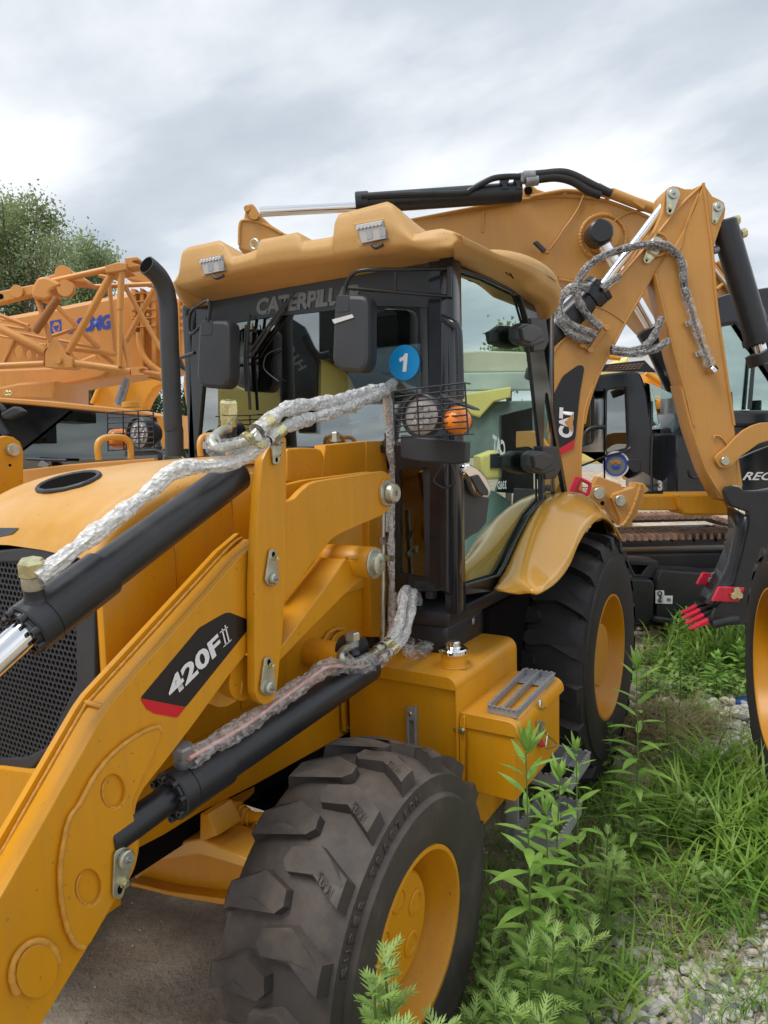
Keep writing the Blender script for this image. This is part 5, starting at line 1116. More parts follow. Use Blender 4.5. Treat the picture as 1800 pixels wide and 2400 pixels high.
# ---- black crawler excavator with the big arched boom
o_ = PD(7.0).hit(1600, 1300)
EX = thing('crawler_excavator', 'black crawler excavator with arched yellow boom, standing behind the swung backhoe boom', 'excavator', (o_[0], o_[1], 0))
p6 = PD(6.5)
pb = PD(7.0)
boomB = prism('main_boom', q('B', (440, 500), (441, 365), (452, 338), (470, 320), (475, 300), (485, 232), (505, 212), (530, 214), (548, 232), (580, 285), (650, 350), (740, 405), (800, 420), (700, 520), (560, 540)), pb.off(.1), .35, M['boom'], EX, .015)
boomC = prism('main_boom', q('C', (-60, 420), (200, 370), (500, 305), (640, 288), (900, 228), (1100, 193), (1165, 182), (1180, 110), (1210, 85), (1235, 85), (1270, 115), (1330, 135), (1420, 140), (1500, 146), (1600, 150))
              + q('D', (560, 178), (700, 222), (860, 285), (960, 345), (1080, 430), (1200, 500), (1330, 590), (1420, 720), (1520, 900), (1640, 1100), (1900, 1400), (1300, 1500), (1100, 1150), (960, 1040), (830, 900), (700, 810), (560, 740), (430, 722), (310, 705))+q('C', (1400, 700), (1000, 640), (500, 600), (0, 600)), pb, .55, M['boom'], EX, .02)
def fl(k, P_, r=.022, off_=0, par=None, m_=None): return tube('weld_bead', catmull([at(k, x, y, pb.off(off_)) for x, y in P_], 6), r*.8, m_ or M['boom'], par or boomC, 8)
fl('C', [(200, 375), (500, 312), (900, 235), (1165, 190), (1500, 156), (1659, 160)]); fl('D', [(150, 160), (400, 170), (560, 185), (700, 228), (860, 292), (930, 330)])
fl('D', [(300, 705), (340, 712), (400, 722)]); fl('B', [(445, 480), (450, 350), (480, 322), (560, 335), (650, 370), (720, 410)], .02, .1, boomB)
tube('seam', [at('C', 922, 265, pb), at('C', 915, 400, pb)], .012, M['boom'], boomC, 8)
c = at('D', 590, 432, pb); s = scale_at(c)
bead('weld_bead', [at('D', 590+148*math.cos(t), 432+146*math.sin(t), pb) for t in np.linspace(0, 6.28, 40)], .022, M['boom'], boomC, 5, 2)
cyl('pin_boss', c-DH*.06, c+DH*.1, .17, M['boom'], boomC, 40, .03)
rh = at('D', 563, 408, pb.off(-.25)); cyl('rod_eye', rh-DH*.09, rh+DH*.12, .115, Bl, EX, 36, .02)
cyl('rod_neck', rh, at('D', 600, 480, pb.off(-.25)), .075, Bl, EX); cyl('piston_rod', at('D', 590, 470, pb.off(-.2)), at('D', 912, 1020, pb.off(-.2)), .062, M['chr'], EX, 32)
cyl('boom_cylinder', at('D', 905, 1010, pb.off(-.2)), at('D', 1090, 1400, pb.off(-.2)), .135, Bl, EX, 32, .02); cyl('cylinder_collar', at('D', 900, 1005, pb.off(-.2)), at('D', 945, 1080, pb.off(-.2)), .155, Bl, EX, 32, .01)
# stick ram along the top of the boom
ps = pb.off(-.15)
cyl('piston_rod', at('B', 580, 268, ps), at('B', 1220, 235, ps), .045, M['chr'], EX, 24)
cyl('stick_cylinder', at('C', 95, 215, ps), at('C', 1165, 140, ps), .092, Bl, EX, 32, .01); cyl('cylinder_collar', at('C', 92, 214, ps), at('C', 180, 208, ps), .105, Bl, EX, 32, .01)
tube('steel_pipe', [at('C', *p, ps.off(-.1)) for p in ((130, 168), (400, 155), (780, 145), (830, 130), (900, 90), (980, 52), (1060, 40), (1160, 38))], .028, Bl, EX, 12, cat=4)
box('dummy', (0, 0, 0), (.01, .01, .01), Bl, EX) if False else None
for x in (1060, 1150): prism('pipe_clamp', q('C', (x-30, 55), (x-20, 35), (x+20, 32), (x+30, 60), (x+15, 90), (x+28, 120), (x-22, 122), (x-15, 90)), ps.off(-.1), .08, Bl, EX, .01)
prism('hose_flange', q('C', (1155, 10), (1200, 8), (1205, 70), (1165, 72)), ps.off(-.12), .08, M['stl'], EX, .008)
for P_ in (((1190, 32), (1300, 22), (1420, 12), (1500, 30), (1590, 75), (1659, 110), (1750, 150)), ((1200, 70), (1300, 52), (1400, 45), (1500, 70), (1600, 130), (1680, 160))):
    tube('hose', [at('C', *p, ps.off(-.12)) for p in P_], .038, M['rub'], EX, 12, cat=6)
for a, b in (((1180, 35), (1255, 32)), ((1195, 72), (1275, 62))): cyl('hose_ferrule', at('C', *a, ps.off(-.12)), at('C', *b, ps.off(-.12)), .046, M['stl'], EX, 16)
cyl('hose_ferrule', at('D', 550, 108, ps), at('D', 612, 142, ps), .045, M['stl'], EX, 16)
tube('steel_pipe', [at('D', *p, pb.off(-.05)) for p in ((640, 145), (780, 200), (880, 235), (960, 262))], .05, M['boom'], EX, 12); prism('pipe_clamp', q('D', (780, 200), (830, 185), (878, 215), (850, 250)), pb.off(-.1), .06, M['boom'], EX, .005)
prism('pipe_clamp', q('D', (612, 165), (650, 110), (670, 125), (630, 185)), pb.off(-.1), .06, M['boom'], EX, .005)
tube('steel_pipe', [at('D', *p, pb.off(-.02)) for p in ((120, 172), (280, 140), (380, 132), (560, 152), (640, 175))], .02, M['boom'], EX, 10, cat=4)
lathe('hole', [(.04, 0), (.035, .004), (0, .004)], at('C', 1212, 128, pb.off(-.01)), -DH, M['dark'], EX, 20)
disc('pin', at('B', 543, 290, pb.off(.09)), -DH, .05, .03, M['boom'], boomB); disc('pin', at('B', 497, 250, pb.off(.09)), -DH, .03, .03, M['boom'], boomB)
tube('wiring', [at('D', *p, pb.off(-.02)) for p in ((465, 155), (430, 240), (380, 320), (335, 380), (290, 450), (240, 515))], .009, M['boom'], EX, 6, cat=4)
tube('wiring', [at('D', *p, pb.off(-.02)) for p in ((625, 355), (700, 300), (760, 270), (830, 258), (900, 265))], .010, M['boom'], EX, 6, cat=4)
prism('boom_lamp', q('D', (142, 462), (165, 452), (225, 510), (205, 525)), pb.off(-.15), .06, M['plb'], EX, .006); prism('lamp_bracket', q('D', (190, 518), (230, 512), (245, 535), (205, 532)), pb.off(-.1), .05, M['boom'], EX, .003)
for a, b, r in (((1305, 620), (1425, 790), .03), ((1330, 590), (1430, 725), .02), ((1325, 770), (1385, 720), .02)): tube('boom_stay', [at('D', *a, pb.off(.0-.04)), at('D', *b, pb.off(-.04))], r, M['boom'], EX, 8)
tube('chrome_strip', [at('D', 1305, 625, pb.off(-.06)), at('D', 1425, 775, pb.off(-.06))], .012, M['white'], EX, 6)
# body, far side cab (left) and engine-side house (right)
prism('cab_body', q('D', (530, 1345), (560, 1322), (735, 1300), (800, 1300), (830, 1310), (850, 1345), (880, 1450), (900, 1600))+q('H', (900, 100), (905, 270), (915, 320), (1085, 320), (1085, 715), (380, 715), (400, 60)), p6, .9, Bk, EX, .02,
      holes=[q('H', (622, 38), (742, 26), (757, 412), (618, 445)), q('H', (430, 60), (520, 60), (518, 375), (430, 400))], rad=.03)
prism('cab_window', q('H', (612, 20), (752, 15), (765, 425), (608, 455)), p6.off(.04), .01, M['wind'], EX, 0); prism('cab_window', q('H', (420, 50), (530, 50), (528, 385), (420, 410)), p6.off(.04), .01, M['wind'], EX, 0)
prism('cab_front_glass', q('D', (865, 1370), (900, 1385), (930, 1480), (960, 1659))+q('H', (965, 270), (910, 245), (890, 0)), p6.off(.06), .5, M['gls'], EX, .01)
prism('roof_guard', q('D', (570, 1300), (600, 1255), (860, 1228), (935, 1305), (800, 1300)), p6.off(.25), .05, M['blk'], EX, .006)
for j in range(9):
    for i in range(3): prism('guard_slot', q('D', (600+i*12+26*j, 1300-i*14-2*j), (620+i*12+26*j, 1297-i*14-2*j), (626+i*12+26*j, 1290-i*14-2*j), (606+i*12+26*j, 1293-i*14-2*j)), p6.off(.245), .004, M['rust'], EX, 0)
prism('seat_back', q('H', (622, 110), (660, 150), (690, 200), (690, 300), (670, 420), (622, 440)), p6.off(.5), .2, mat('pale_seat', (.32, .34, .31), .6), EX, .03)
tube('door_crease', [at('H', 450, 530, p6.off(-.01)), at('H', 620, 465, p6.off(-.01)), at('H', 740, 435, p6.off(-.01)), at('H', 768, 415, p6.off(-.01))], .010, Bk, EX, 8)
tube('door_crease', [at('H', 600, 30, p6.off(-.01)), at('H', 598, 460, p6.off(-.01)), at('H', 600, 700, p6.off(-.01))], .008, M['dark'], EX, 8)
prism('door_handle', q('H', (745, 500), (770, 485), (830, 488), (842, 505), (830, 570), (790, 575), (760, 545)), p6.off(-.012), .02, M['plb'], EX, .006, rad=.01)
dk = lathe('round_sticker', [(.125, 0), (.125, .003), (0, .003)], at('H', 673, 522, p6), -DH, M['white'], EX, 40); lathe('sticker_field', [(.108, .003), (.108, .005), (0, .005)], at('H', 673, 522, p6), -DH, M['blu2'], dk, 40)
lathe('sticker_field', [(.085, .005), (.085, .006), (0, .006)], at('H', 673, 530, p6), -DH, M['grey'], dk, 32)
for x in (650, 664, 678, 692): disc('sticker_mark', at('H', x, 500+abs(x-671)*.3, p6.off(-.008)), -DH, .018, .002, M['orange'], dk, 8, .0005)
prism('sticker_mark', q('H', (640, 530), (705, 530), (690, 555), (655, 555)), p6.off(-.008), .002, M['blu2'], dk, 0)
text('lettering', 'ES', q('H', (453, 702), (500, 700), (453, 672)), p6.off(-.003), M['white'], EX, depth=0, shear=.2, bold=.04)
text('lettering', '3', q('H', (945, 692), (975, 692), (943, 625)), p6.off(-.003), M['white'], EX, depth=0, bold=.05)
tube('grab_rail', [at('H', *p, p6.off(-.1)) for p in ((470, 400), (475, 320), (520, 285), (600, 280))], .02, M['blk'], EX, 8, cat=3)
prism('cab_rear_body', q('H', (960, 290), (1000, 280), (1100, 290), (1100, 715), (960, 715)), p6.off(.1), .6, Bk, EX, .02)
tube('door_crease', [at('H', 905, 700, p6.off(-.01)), at('H', 905, 480, p6.off(-.01)), at('H', 912, 330, p6.off(-.01))], .012, M['plb'], EX, 8)
pr_ = PD(6.0)
prism('engine_house', q('H', (1060, 330), (1130, 330), (1200, 170), (1440, 172), (1900, 160), (1900, 720), (1060, 715)), pr_.off(.2), 1.3, Bk, EX, .02)
prism('house_cab', q('D', (1305, 1659), (1320, 900), (1330, 820), (1400, 795), (1500, 780), (1659, 752), (1900, 740), (1900, 1659)), pr_.off(.1), 1.2, Bk, EX, .03,
      holes=[q('D', (1362, 1010), (1420, 998), (1900, 985), (1900, 1550), (1440, 1552), (1410, 1400))], rad=.02)
prism('house_window', q('D', (1350, 1000), (1905, 975), (1905, 1565), (1430, 1565)), pr_.off(.14), .01, M['gls'], EX, 0)
prism('wiper_arm', q('D', (1560, 1220), (1580, 1220), (1555, 1545), (1530, 1545)), pr_.off(.08), .02, M['plb'], EX, .003)
text('lettering', 'RECO', q('H', (1492, 623), (1760, 623), (1508, 570)), pr_.off(.2-.004), M['white'], EX, depth=0, shear=.25, bold=.02)
tube('house_crease', [at('H', 1490, 700, pr_.off(.19)), at('H', 1580, 695, pr_.off(.19)), at('H', 1659, 680, pr_.off(.19))], .012, M['stl'], EX, 8); tube('house_crease', [at('H', 1430, 500, pr_.off(.19)), at('H', 1560, 440, pr_.off(.19)), at('H', 1700, 385, pr_.off(.19))], .008, M['stl'], EX, 8)
tube('door_crease', [at('H', 1150, 560, pr_.off(.19)), at('H', 1160, 600, pr_.off(.19)), at('H', 1200, 605, pr_.off(.19)), at('H', 1240, 575, pr_.off(.19))], .010, M['plb'], EX, 8, cat=3)
# undercarriage: two tracks, carrier frame and boxes
def track(D, xl, xr, zt, zb, pitch=.20, grp=None):
    """crawler seen side-on: shoes along a rounded loop"""
    a, b = PD(D).hit(xl, 1270), PD(D).hit(xr, 1270); a[2] = b[2] = 0; L_ = np.linalg.norm(b-a); e = (b-a)/L_; r = (zt-zb)/2; path = []
    st_ = L_-2*r; per = 2*st_+2*PI*r; nS = int(per/pitch); nn = DH
    fr = prism('track_frame', [a+e*r*.3+(0, 0, zb+.12), a+e*(L_-r*.3)+(0, 0, zb+.12), a+e*(L_-r*.3)+(0, 0, zt-.10), a+e*r*.3+(0, 0, zt-.10)], PD(D), .5, M['track'], EX, .02, px=False)
    V = [(0, 0, 0), (pitch*.92, 0, 0), (pitch*.92, .5, 0), (0, .5, 0)]; V = V+[(x, y, .03) for x, y, _ in V]
    Fc = [(3, 2, 1, 0), (4, 5, 6, 7), (0, 1, 5, 4), (1, 2, 6, 5), (2, 3, 7, 6), (3, 0, 4, 7)]
    for j in range(3):
        x0 = pitch*(.04+.33*j); k = len(V); V += [(x0, 0, .03), (x0+.034, 0, .03), (x0+.034, .5, .03), (x0, .5, .03), (x0+.004, 0, .085), (x0+.028, 0, .085), (x0+.028, .5, .085), (x0+.004, .5, .085)]
        Fc += [(k+4, k+5, k+6, k+7), (k, k+1, k+5, k+4), (k+1, k+2, k+6, k+5), (k+2, k+3, k+7, k+6), (k+3, k, k+4, k+7)]
    me = bpy.data.meshes.new('track_shoe'); me.from_pydata(V, [], Fc); me.materials.append(M['track']); me.materials.append(M['rust'])
    for f_ in me.polygons:
        if f_.index >= 6: f_.material_index = 1
    for i in range(nS):
        s_ = i*per/nS
        if s_ < st_: p = a+e*(r+s_)+np.array([0, 0, zt]); d_ = e
        elif s_ < st_+PI*r:
            t = (s_-st_)/r; p = a+e*(r+st_+r*math.sin(t))+np.array([0, 0, zt-r+r*math.cos(t)]); d_ = e*math.cos(t)-np.array([0, 0, math.sin(t)])
        elif s_ < 2*st_+PI*r: p = a+e*(r+st_-(s_-st_-PI*r))+np.array([0, 0, zb]); d_ = -e
        else: t = (s_-2*st_-PI*r)/r; p = a+e*(r-r*math.sin(t))+np.array([0, 0, zb+r-r*math.cos(t)]); d_ = -e*math.cos(t)+np.array([0, 0, math.sin(t)])
        n_ = np.cross(d_, nn)*-1
        if n_ @ (p-(a+e*L_/2+np.array([0, 0, (zt+zb)/2]))) < 0 and s_ < st_: n_ = -n_
        up = np.cross(nn, d_)*-1 if False else None
        c0 = a+e*L_/2+np.array([0, 0, (zt+zb)/2]); n1 = np.cross(d_, nn); 
        out_ = n1 if (s_ < st_ and n1[2] > 0) or (s_ >= st_ and True) else -n1
        if s_ < st_ and n1[2] < 0: out_ = -n1
        if st_+PI*r <= s_ < 2*st_+PI*r: out_ = np.array([0, 0, -1.])
        elif s_ < st_: out_ = np.array([0, 0, 1.])
        else:
            cc = (a+e*(L_-r) if s_ < st_+PI*r else a+e*r)+np.array([0, 0, zt-r]); out_ = p-cc; out_ /= np.linalg.norm(out_)
        o = bpy.data.objects.new('track_shoe', me); COL.objects.link(o); o.parent = fr
        o.matrix_parent_inverse = Matrix.Identity(4)
        o.matrix_local = Matrix(((d_[0], nn[0], out_[0], p[0]), (d_[1], nn[1], out_[1], p[1]), (d_[2], nn[2], out_[2], p[2]), (0, 0, 0, 1)))
    return fr
track(6.5, 1330, 1860, .83, .07); track(8.5, 1330, 1720, .80, .07)
pc = PD(6.05)
prism('side_box', q('H', (700, 1130), (760, 1260), (910, 1270), (925, 1300), (918, 1520), (880, 1560), (760, 1560), (700, 1500)), pc, .3, M['blk'], EX, .02, rad=.02)
prism('side_box', q('H', (935, 1270), (960, 1210), (1010, 1205), (1290, 1225), (1900, 1235), (1900, 1545), (1290, 1545), (935, 1530)), pc.off(.03), .3, M['blk'], EX, .02, rad=.02)
prism('side_step', q('H', (730, 1150), (760, 1140), (950, 1150), (940, 1260), (760, 1262)), pc.off(.1), .3, M['blk'], EX, .01, holes=[q('H', (770, 1175), (880, 1180), (840, 1235), (800, 1235))])
tube('side_rail', [at('H', *p, pc.off(-.06)) for p in ((920, 1520), (1000, 1530), (1200, 1560), (1500, 1590), (1700, 1600))], .025, M['blk'], EX, 8)
stk = prism('warning_sticker', q('H', (930, 1338), (985, 1338), (988, 1372), (1042, 1372), (1040, 1425), (930, 1422)), pc.off(.026), .003, M['white'], EX, 0)
tube('hook_mark', [at('H', *p, pc.off(.02)) for p in ((962, 1375), (964, 1390), (950, 1400), (958, 1412), (970, 1405))], .008, M['tree2'], stk, 6, cat=4)
bead('ring_mark', [at('H', 958+14*math.cos(t), 1358+14*math.sin(t), pc.off(.02)) for t in np.linspace(0, 6.28, 16)], .004, M['dark'], stk, 1, 2)
prism('mark', q('H', (1003, 1388), (1028, 1388), (1028, 1408), (1003, 1408)), pc.off(.023), .002, M['grey'], stk, 0)
prism('arrow_mark', q('H', (742, 1392), (772, 1390), (758, 1412), (772, 1443), (742, 1440)), pc.off(-.004), .003, M['orange'], EX, 0)

# ---- mobile crane with lattice jib stowed beside its telescopic boom
o_ = PD(9).hit(300, 1200)
CR = thing('mobile_crane', 'orange mobile crane with XCMG lettering on its boom and a lattice jib folded alongside', 'crane', (o_[0], o_[1], 0))
pt = PD(9.5); Or = M['orange']
prism('telescopic_boom', q('A', (-400, 1010), (60, 935), (350, 882), (700, 812), (850, 785), (900, 780), (1050, 800), (1300, 860), (1320, 1200), (1180, 1240), (1050, 1300), (870, 1310), (350, 1400), (180, 1440), (-400, 1430)), pt, .9, Or, CR, .06, rad=.1)
prism('boom_underside', q('A', (-400, 1300), (400, 1270), (620, 1180), (640, 1240), (760, 1270), (650, 1345), (180, 1435), (-400, 1425)), pt.off(-.02), .3, Or, CR, .03, rad=.05)
def sect(x0, x1, y0, y1): return prism('boom_collar', q('A', (x0, y0), (x1, y0+8), (x1, y1+12), (x0, y1)), pt.off(-.10), 1.1, Or, CR, .015)
sect(845, 880, 760, 1040); sect(905, 930, 758, 1320); sect(980, 1010, 755, 1330); sect(1155, 1190, 770, 1200); sect(1215, 1250, 790, 1250)
for j in range(5): prism('boom_rib', q('A', (850, 790+55*j), (1010, 780+55*j), (1010, 788+55*j), (850, 798+55*j)), pt.off(-.12), .03, Or, CR, .003)
for x in (870, 960, 1180, 1235):
    for j in range(6): disc('bolt', at('A', x, 800+45*j, pt.off(-.11)), -DH, .022, .02, Or, CR, 6)
prism('boom_head_plate', q('A', (820, 650), (900, 640), (980, 660), (1050, 720), (1040, 760), (980, 740), (820, 700)), pt.off(-.2), .3, Or, CR, .02)
prism('slewing_plate', q('A', (1150, 830), (1180, 840), (1250, 880), (1260, 1500), (1240, 1530), (1205, 1520), (1185, 1380), (1200, 1300), (1160, 1180)), pt.off(-.1), .4, Or, CR, .02)
tube('boom_head_pipe', [at('A', *p, pt.off(-.2)) for p in ((900, 1050), (905, 1120), (930, 1200), (980, 1260), (1050, 1310))], .04, Or, CR, 12, cat=5)
tube('boom_head_pipe', [at('A', *p, pt.off(-.1)) for p in ((1160, 1230), (1180, 1270), (1220, 1290), (1260, 1280))], .03, M['blk'], CR, 10, cat=5)
prism('cross_bracket', q('A', (1190, 1320), (1260, 1318), (1262, 1345), (1190, 1350)), pt.off(-.15), .3, Or, CR, .01)
lg = prism('emblem', q('A', (322, 975), (395, 962), (400, 1040), (330, 1075)), pt.off(-.003), .003, M['blu2'], CR, 0, holes=[q('A', (335, 1010), (350, 980), (375, 978), (390, 1002), (385, 1030), (362, 1058), (345, 1045))])
prism('emblem', q('A', (340, 1008), (385, 1000), (365, 1045)), pt.off(-.003), .003, M['blu2'], CR, 0)
text('lettering', 'XCMG', q('A', (440, 1060), (725, 1025), (440, 962)), pt.off(-.004), M['blu2'], CR, depth=0, bold=.06, shear=.1, space=.9)
pj = PD(8.0)
def jt(a, b, r, off_=0): return tube('jib_tube', [at('A', *a, pj.off(off_)), at('A', *b, pj.off(off_))], r/2.765/204, Or, CR, 14)
pl_ = [((240, 740), (690, 640), 20, 0), ((235, 810), (330, 1110), 17, 0), ((725, 665), (440, 1180), 23, 0), ((788, 650), (778, 900), 20, -.05), ((778, 900), (776, 1270), 16, -.05), ((705, 700), (752, 1200), 14, .5), ((810, 750), (1045, 1160), 15, .1), ((1000, 765), (815, 1110), 18, .3),
       ((440, 1240), (850, 1300), 24, 0), ((900, 1305), (1045, 1325), 20, .2), ((-60, 990), (300, 1170), 27, 0), ((-60, 1268), (290, 1250), 20, 0), ((-60, 915), (185, 1008), 14, .3), ((-60, 990), (180, 1030), 12, .3), ((355, 865), (640, 1150), 17, .5), ((780, 1040), (848, 1285), 16, 0),
       ((340, 1072), (500, 1020), 12, .3), ((450, 718), (600, 752), 15, .6), ((600, 752), (990, 735), 16, .6), ((380, 1100), (640, 1150), 12, .5), ((480, 1155), (750, 1190), 18, .4), ((-60, 1060), (300, 1130), 8, .5), ((20, 1250), (92, 1100), 9, .05), ((620, 1160), (740, 1250), 16, .5), ((640, 680), (760, 700), 12, .5), ((60, 1040), (300, 1090), 10, .4), ((-60, 800+150), (190, 1000), 8, .6)]
for a, b, r, f in pl_: jt(a, b, r, f)
prism('jib_head_block', q('A', (678, 615), (760, 592), (820, 600), (822, 640), (760, 655), (680, 662)), pj.off(-.1), .3, Or, CR, .012)
prism('jib_fork', q('A', (808, 565), (880, 556), (898, 565), (898, 580), (860, 584), (858, 598), (898, 605), (898, 620), (825, 630), (808, 610)), pj.off(-.08), .2, Or, CR, .008, rad=.01)
prism('link_plate', q('A', (-60, 800), (0, 780), (100, 758), (210, 738), (240, 745), (215, 800), (90, 835), (-60, 870)), pj.off(-.05), .12, Or, CR, .012); disc('pin', at('A', 115, 785, pj.off(-.06)), -DH, .07, .03, Or, CR, 24); disc('hole', at('A', 5, 815, pj.off(-.052)), -DH, .03, .004, M['dark'], CR, 16, .001)
prism('jib_node', q('A', (205, 750), (240, 690), (290, 680), (420, 740), (320, 780), (330, 820), (300, 840), (215, 830), (195, 800)), pj.off(-.1), .3, Or, CR, .03, rad=.03)
lathe('pulley', [(.06, 0), (.09, .0), (.09, .02), (.07, .04), (.09, .06), (.09, .08), (.0, .08)], at('A', 405, 665, pj.off(.1)), DH, Or, CR, 32); lathe('pulley', [(.06, 0), (.09, .0), (.09, .02), (.07, .04), (.09, .06), (.09, .08), (.0, .08)], at('A', 420, 760, pj.off(-.1)), DH, Or, CR, 32)
prism('winch_frame', q('A', (275, 690), (350, 670), (470, 650), (560, 710), (560, 730), (450, 720), (290, 715)), pj.off(.15), .3, Or, CR, .012)
tube('jib_strut', [at('A', 375, 825, pj.off(-.1)), at('A', 225, 1045, pj.off(-.1))], .045, mat('strut_brown', (.33, .12, .03), .5), CR, 12)
disc('eye', at('A', 190, 1030, pj.off(.2)), -DH, .03, .06, Or, CR, 16)
prism('jib_node', q('A', (335, 1090), (380, 1110), (430, 1190), (470, 1215), (470, 1275), (430, 1282), (290, 1272), (292, 1180)), pj.off(-.06), .22, Or, CR, .01); disc('pin', at('A', 383, 1232, pj.off(-.065)), -DH, .035, .03, Or, CR, 20)
prism('perforated_plate', q('A', (10, 1255), (95, 1098), (290, 1182), (288, 1245)), pj.off(.06), .02, Or, CR, .003, holes=[ell('A', 118, 1172, 28, 44, 16), ell('A', 183, 1190, 20, 30, 14), ell('A', 235, 1198, 11, 15, 10)])
prism('jib_fork', q('A', (845, 1278), (930, 1268), (935, 1280), (900, 1290), (900, 1310), (940, 1318), (935, 1328), (850, 1328)), pj.off(-.05), .15, Or, CR, .006)
tube('luffing_rod', [at('A', 822, 1345, pj.off(.5)), at('A', 765, 1510, pj.off(.5))], .04, M['stl'], CR, 10)
prism('crane_superstructure', q('E', (-60, 30), (130, -10), (355, -20), (355, 105), (-60, 90)), PD(8.5), 1.0, Or, CR, .03)
for x in (45, 65): bead('chain_link', [at('E', x+12*math.cos(t), 60+12*math.sin(t), PD(8.3)) for t in np.linspace(0, 6.28, 10)], .010, M['gold'], CR, 1, 2)
# driving cab of the crane: sloping orange roof edge and the big windscreen
pc2 = PD(5.4)
cabE = prism('cab_roof_edge', q('E', (-150, 75), (0, 88), (300, 108), (700, 148), (940, 175), (1035, 205), (1040, 222), (940, 205), (700, 185), (450, 160), (0, 118), (-150, 105)), pc2, .5, Or, CR, .01)
prism('cab_shell', q('E', (-150, 110), (460, 160), (1000, 205), (1050, 450), (1060, 700), (-150, 700)), pc2.off(.06), .06, M['blkg'], CR, .01, holes=[q('E', (-130, 125), (455, 172), (975, 215), (1015, 440), (1010, 620), (-130, 640))])
prism('cab_windscreen', q('E', (-150, 115), (460, 162), (990, 205), (1040, 640), (-150, 660)), pc2.off(.09), .01, M['glsd'], CR, 0)
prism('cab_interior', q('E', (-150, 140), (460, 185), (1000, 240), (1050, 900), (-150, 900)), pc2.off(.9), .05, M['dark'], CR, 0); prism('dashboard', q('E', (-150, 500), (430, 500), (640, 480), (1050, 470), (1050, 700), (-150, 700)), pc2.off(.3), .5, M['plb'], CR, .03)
tube('steering_wheel', [at('E', 430+100*math.cos(t), 330+70*math.sin(t), pc2.off(.35)) for t in np.linspace(0, 6.28, 24)], .018, M['plb'], CR, 8)
prism('driver_seat', q('E', (400, 250), (460, 230), (580, 300), (600, 360), (580, 480), (420, 480)), pc2.off(.75), .1, M['seat'], CR, .03)
prism('small_emblem', q('E', (510, 392), (558, 392), (562, 435), (515, 435)), pc2.off(.28), .004, M['grey'], CR, 0, holes=[q('E', (522, 402), (548, 402), (536, 424))])
tube('cab_wiper', [at('E', 170, 485, pc2.off(-.02)), at('E', 300, 492, pc2.off(-.02)), at('E', 430, 494, pc2.off(-.02))], .012, M['plb'], CR, 8); prism('wiper_pivot', q('E', (240, 530), (270, 490), (320, 520), (300, 545)), pc2.off(-.03), .05, M['stl'], CR, .005)
mm_ = prism('cab_mirror', q('E', (5, 185), (95, 138), (150, 175), (145, 190), (45, 230), (20, 225), (0, 200)), pc2.off(-.25), .08, M['plb'], CR, .015, rad=.03)
tube('mirror_arm', [at('E', *p, pc2.off(-.2)) for p in ((-60, 110), (0, 140), (30, 175))], .02, M['plb'], CR, 8, cat=3); tube('mirror_arm', [at('E', *p, pc2.off(-.2)) for p in ((-30, 230), (10, 280), (40, 330))], .03, M['plb'], CR, 8, cat=3)
prism('bumper_panel', q('E', (150, 555), (450, 520), (700, 500), (1000, 480), (1000, 900), (-150, 900), (-150, 600)), pc2.off(-.05), .1, Or, CR, .01)
disc('roof_horn', at('E', 852, 152, pc2.off(.1)), (0, 0, 1), .07, .04, M['hood'], CR)

# ---- far orange excavator boom between crane and exhaust
o_ = PD(15).hit(290, 1150)
FE = thing('far_excavator', 'bright orange excavator boom rising behind the crane cab, left of the exhaust pipe', 'excavator', (o_[0], o_[1], 0))
pf = PD(15)
prism('boom', q('A', (605, 1520), (650, 1370), (700, 1340), (1040, 1330), (1050, 1385), (1000, 1410), (960, 1470), (925, 1545), (880, 1700), (560, 1700)), pf, .5, M['oran2'], FE, .03)
tube('boom_rail', [at('A', 600, 1510, pf.off(-.1)), at('A', 662, 1365, pf.off(-.1))], .06, M['oran2'], FE, 8); tube('ram', [at('A', 820, 1345, pf.off(-.2)), at('A', 768, 1520, pf.off(-.2))], .10, M['stl'], FE, 10)
prism('upper_body', q('E', (500, 200), (1100, 190), (1100, 420), (500, 420)), pf.off(.3), 2, M['oran2'], FE, .05)

# ---- yellow machines seen between the cabs and through the windows
def yellow_machine(name, label, D, k, body, arms, wins=()):
    p = PD(D); c = at(k, *body[0], p); t = thing(name, label, 'excavator', (c[0], c[1], 0))
    prism('body', q(k, *body), p, 1.5, M['paleY'] if 'pale' in label else M['oran2'], t, .05)
    for a, b, r in arms: tube('boom_tube', [at(k, *a, p.off(-.2)), at(k, *b, p.off(-.2))], r, M['oran2'], t, 10)
    for w_ in wins: prism('window', q(k, *w_), p.off(-.05), .06, M['win'], t, .01)
    return t
yellow_machine('yellow_excavator', 'bright yellow machine glimpsed between the black cab and the dipper arm', 12, 'D', [(870, 1440), (880, 1310), (1000, 1380), (1060, 1500), (1100, 1900), (870, 1900)], [((870, 1310), (1010, 1400), .05), ((880, 1500), (1090, 1500), .12), ((1020, 1560), (1050, 1659), .1), ((1000, 1620), (1060, 1750), .1)], [[(940, 1490), (1080, 1480), (1080, 1560), (940, 1570)]])
yellow_machine('yellow_excavator', 'pale yellow machine body seen through the near window of the small black cab', 11, 'D', [(420, 1330), (760, 1200), (760, 1900), (420, 1900)], [((620, 1680), (760, 1500), .05), ((680, 1900), (745, 1990), .06), ((560, 1200), (700, 1215), .04)], [[(480, 1500), (640, 1500), (640, 1640), (480, 1640)]])
yellow_machine('yellow_excavator', 'pale olive yellow machine seen through the wide right-hand cab window', 11, 'D', [(1330, 980), (1900, 940), (1900, 1500), (1560, 1330), (1400, 1220), (1370, 1100)], [((1390, 1300), (1659, 1510), .07)], [])
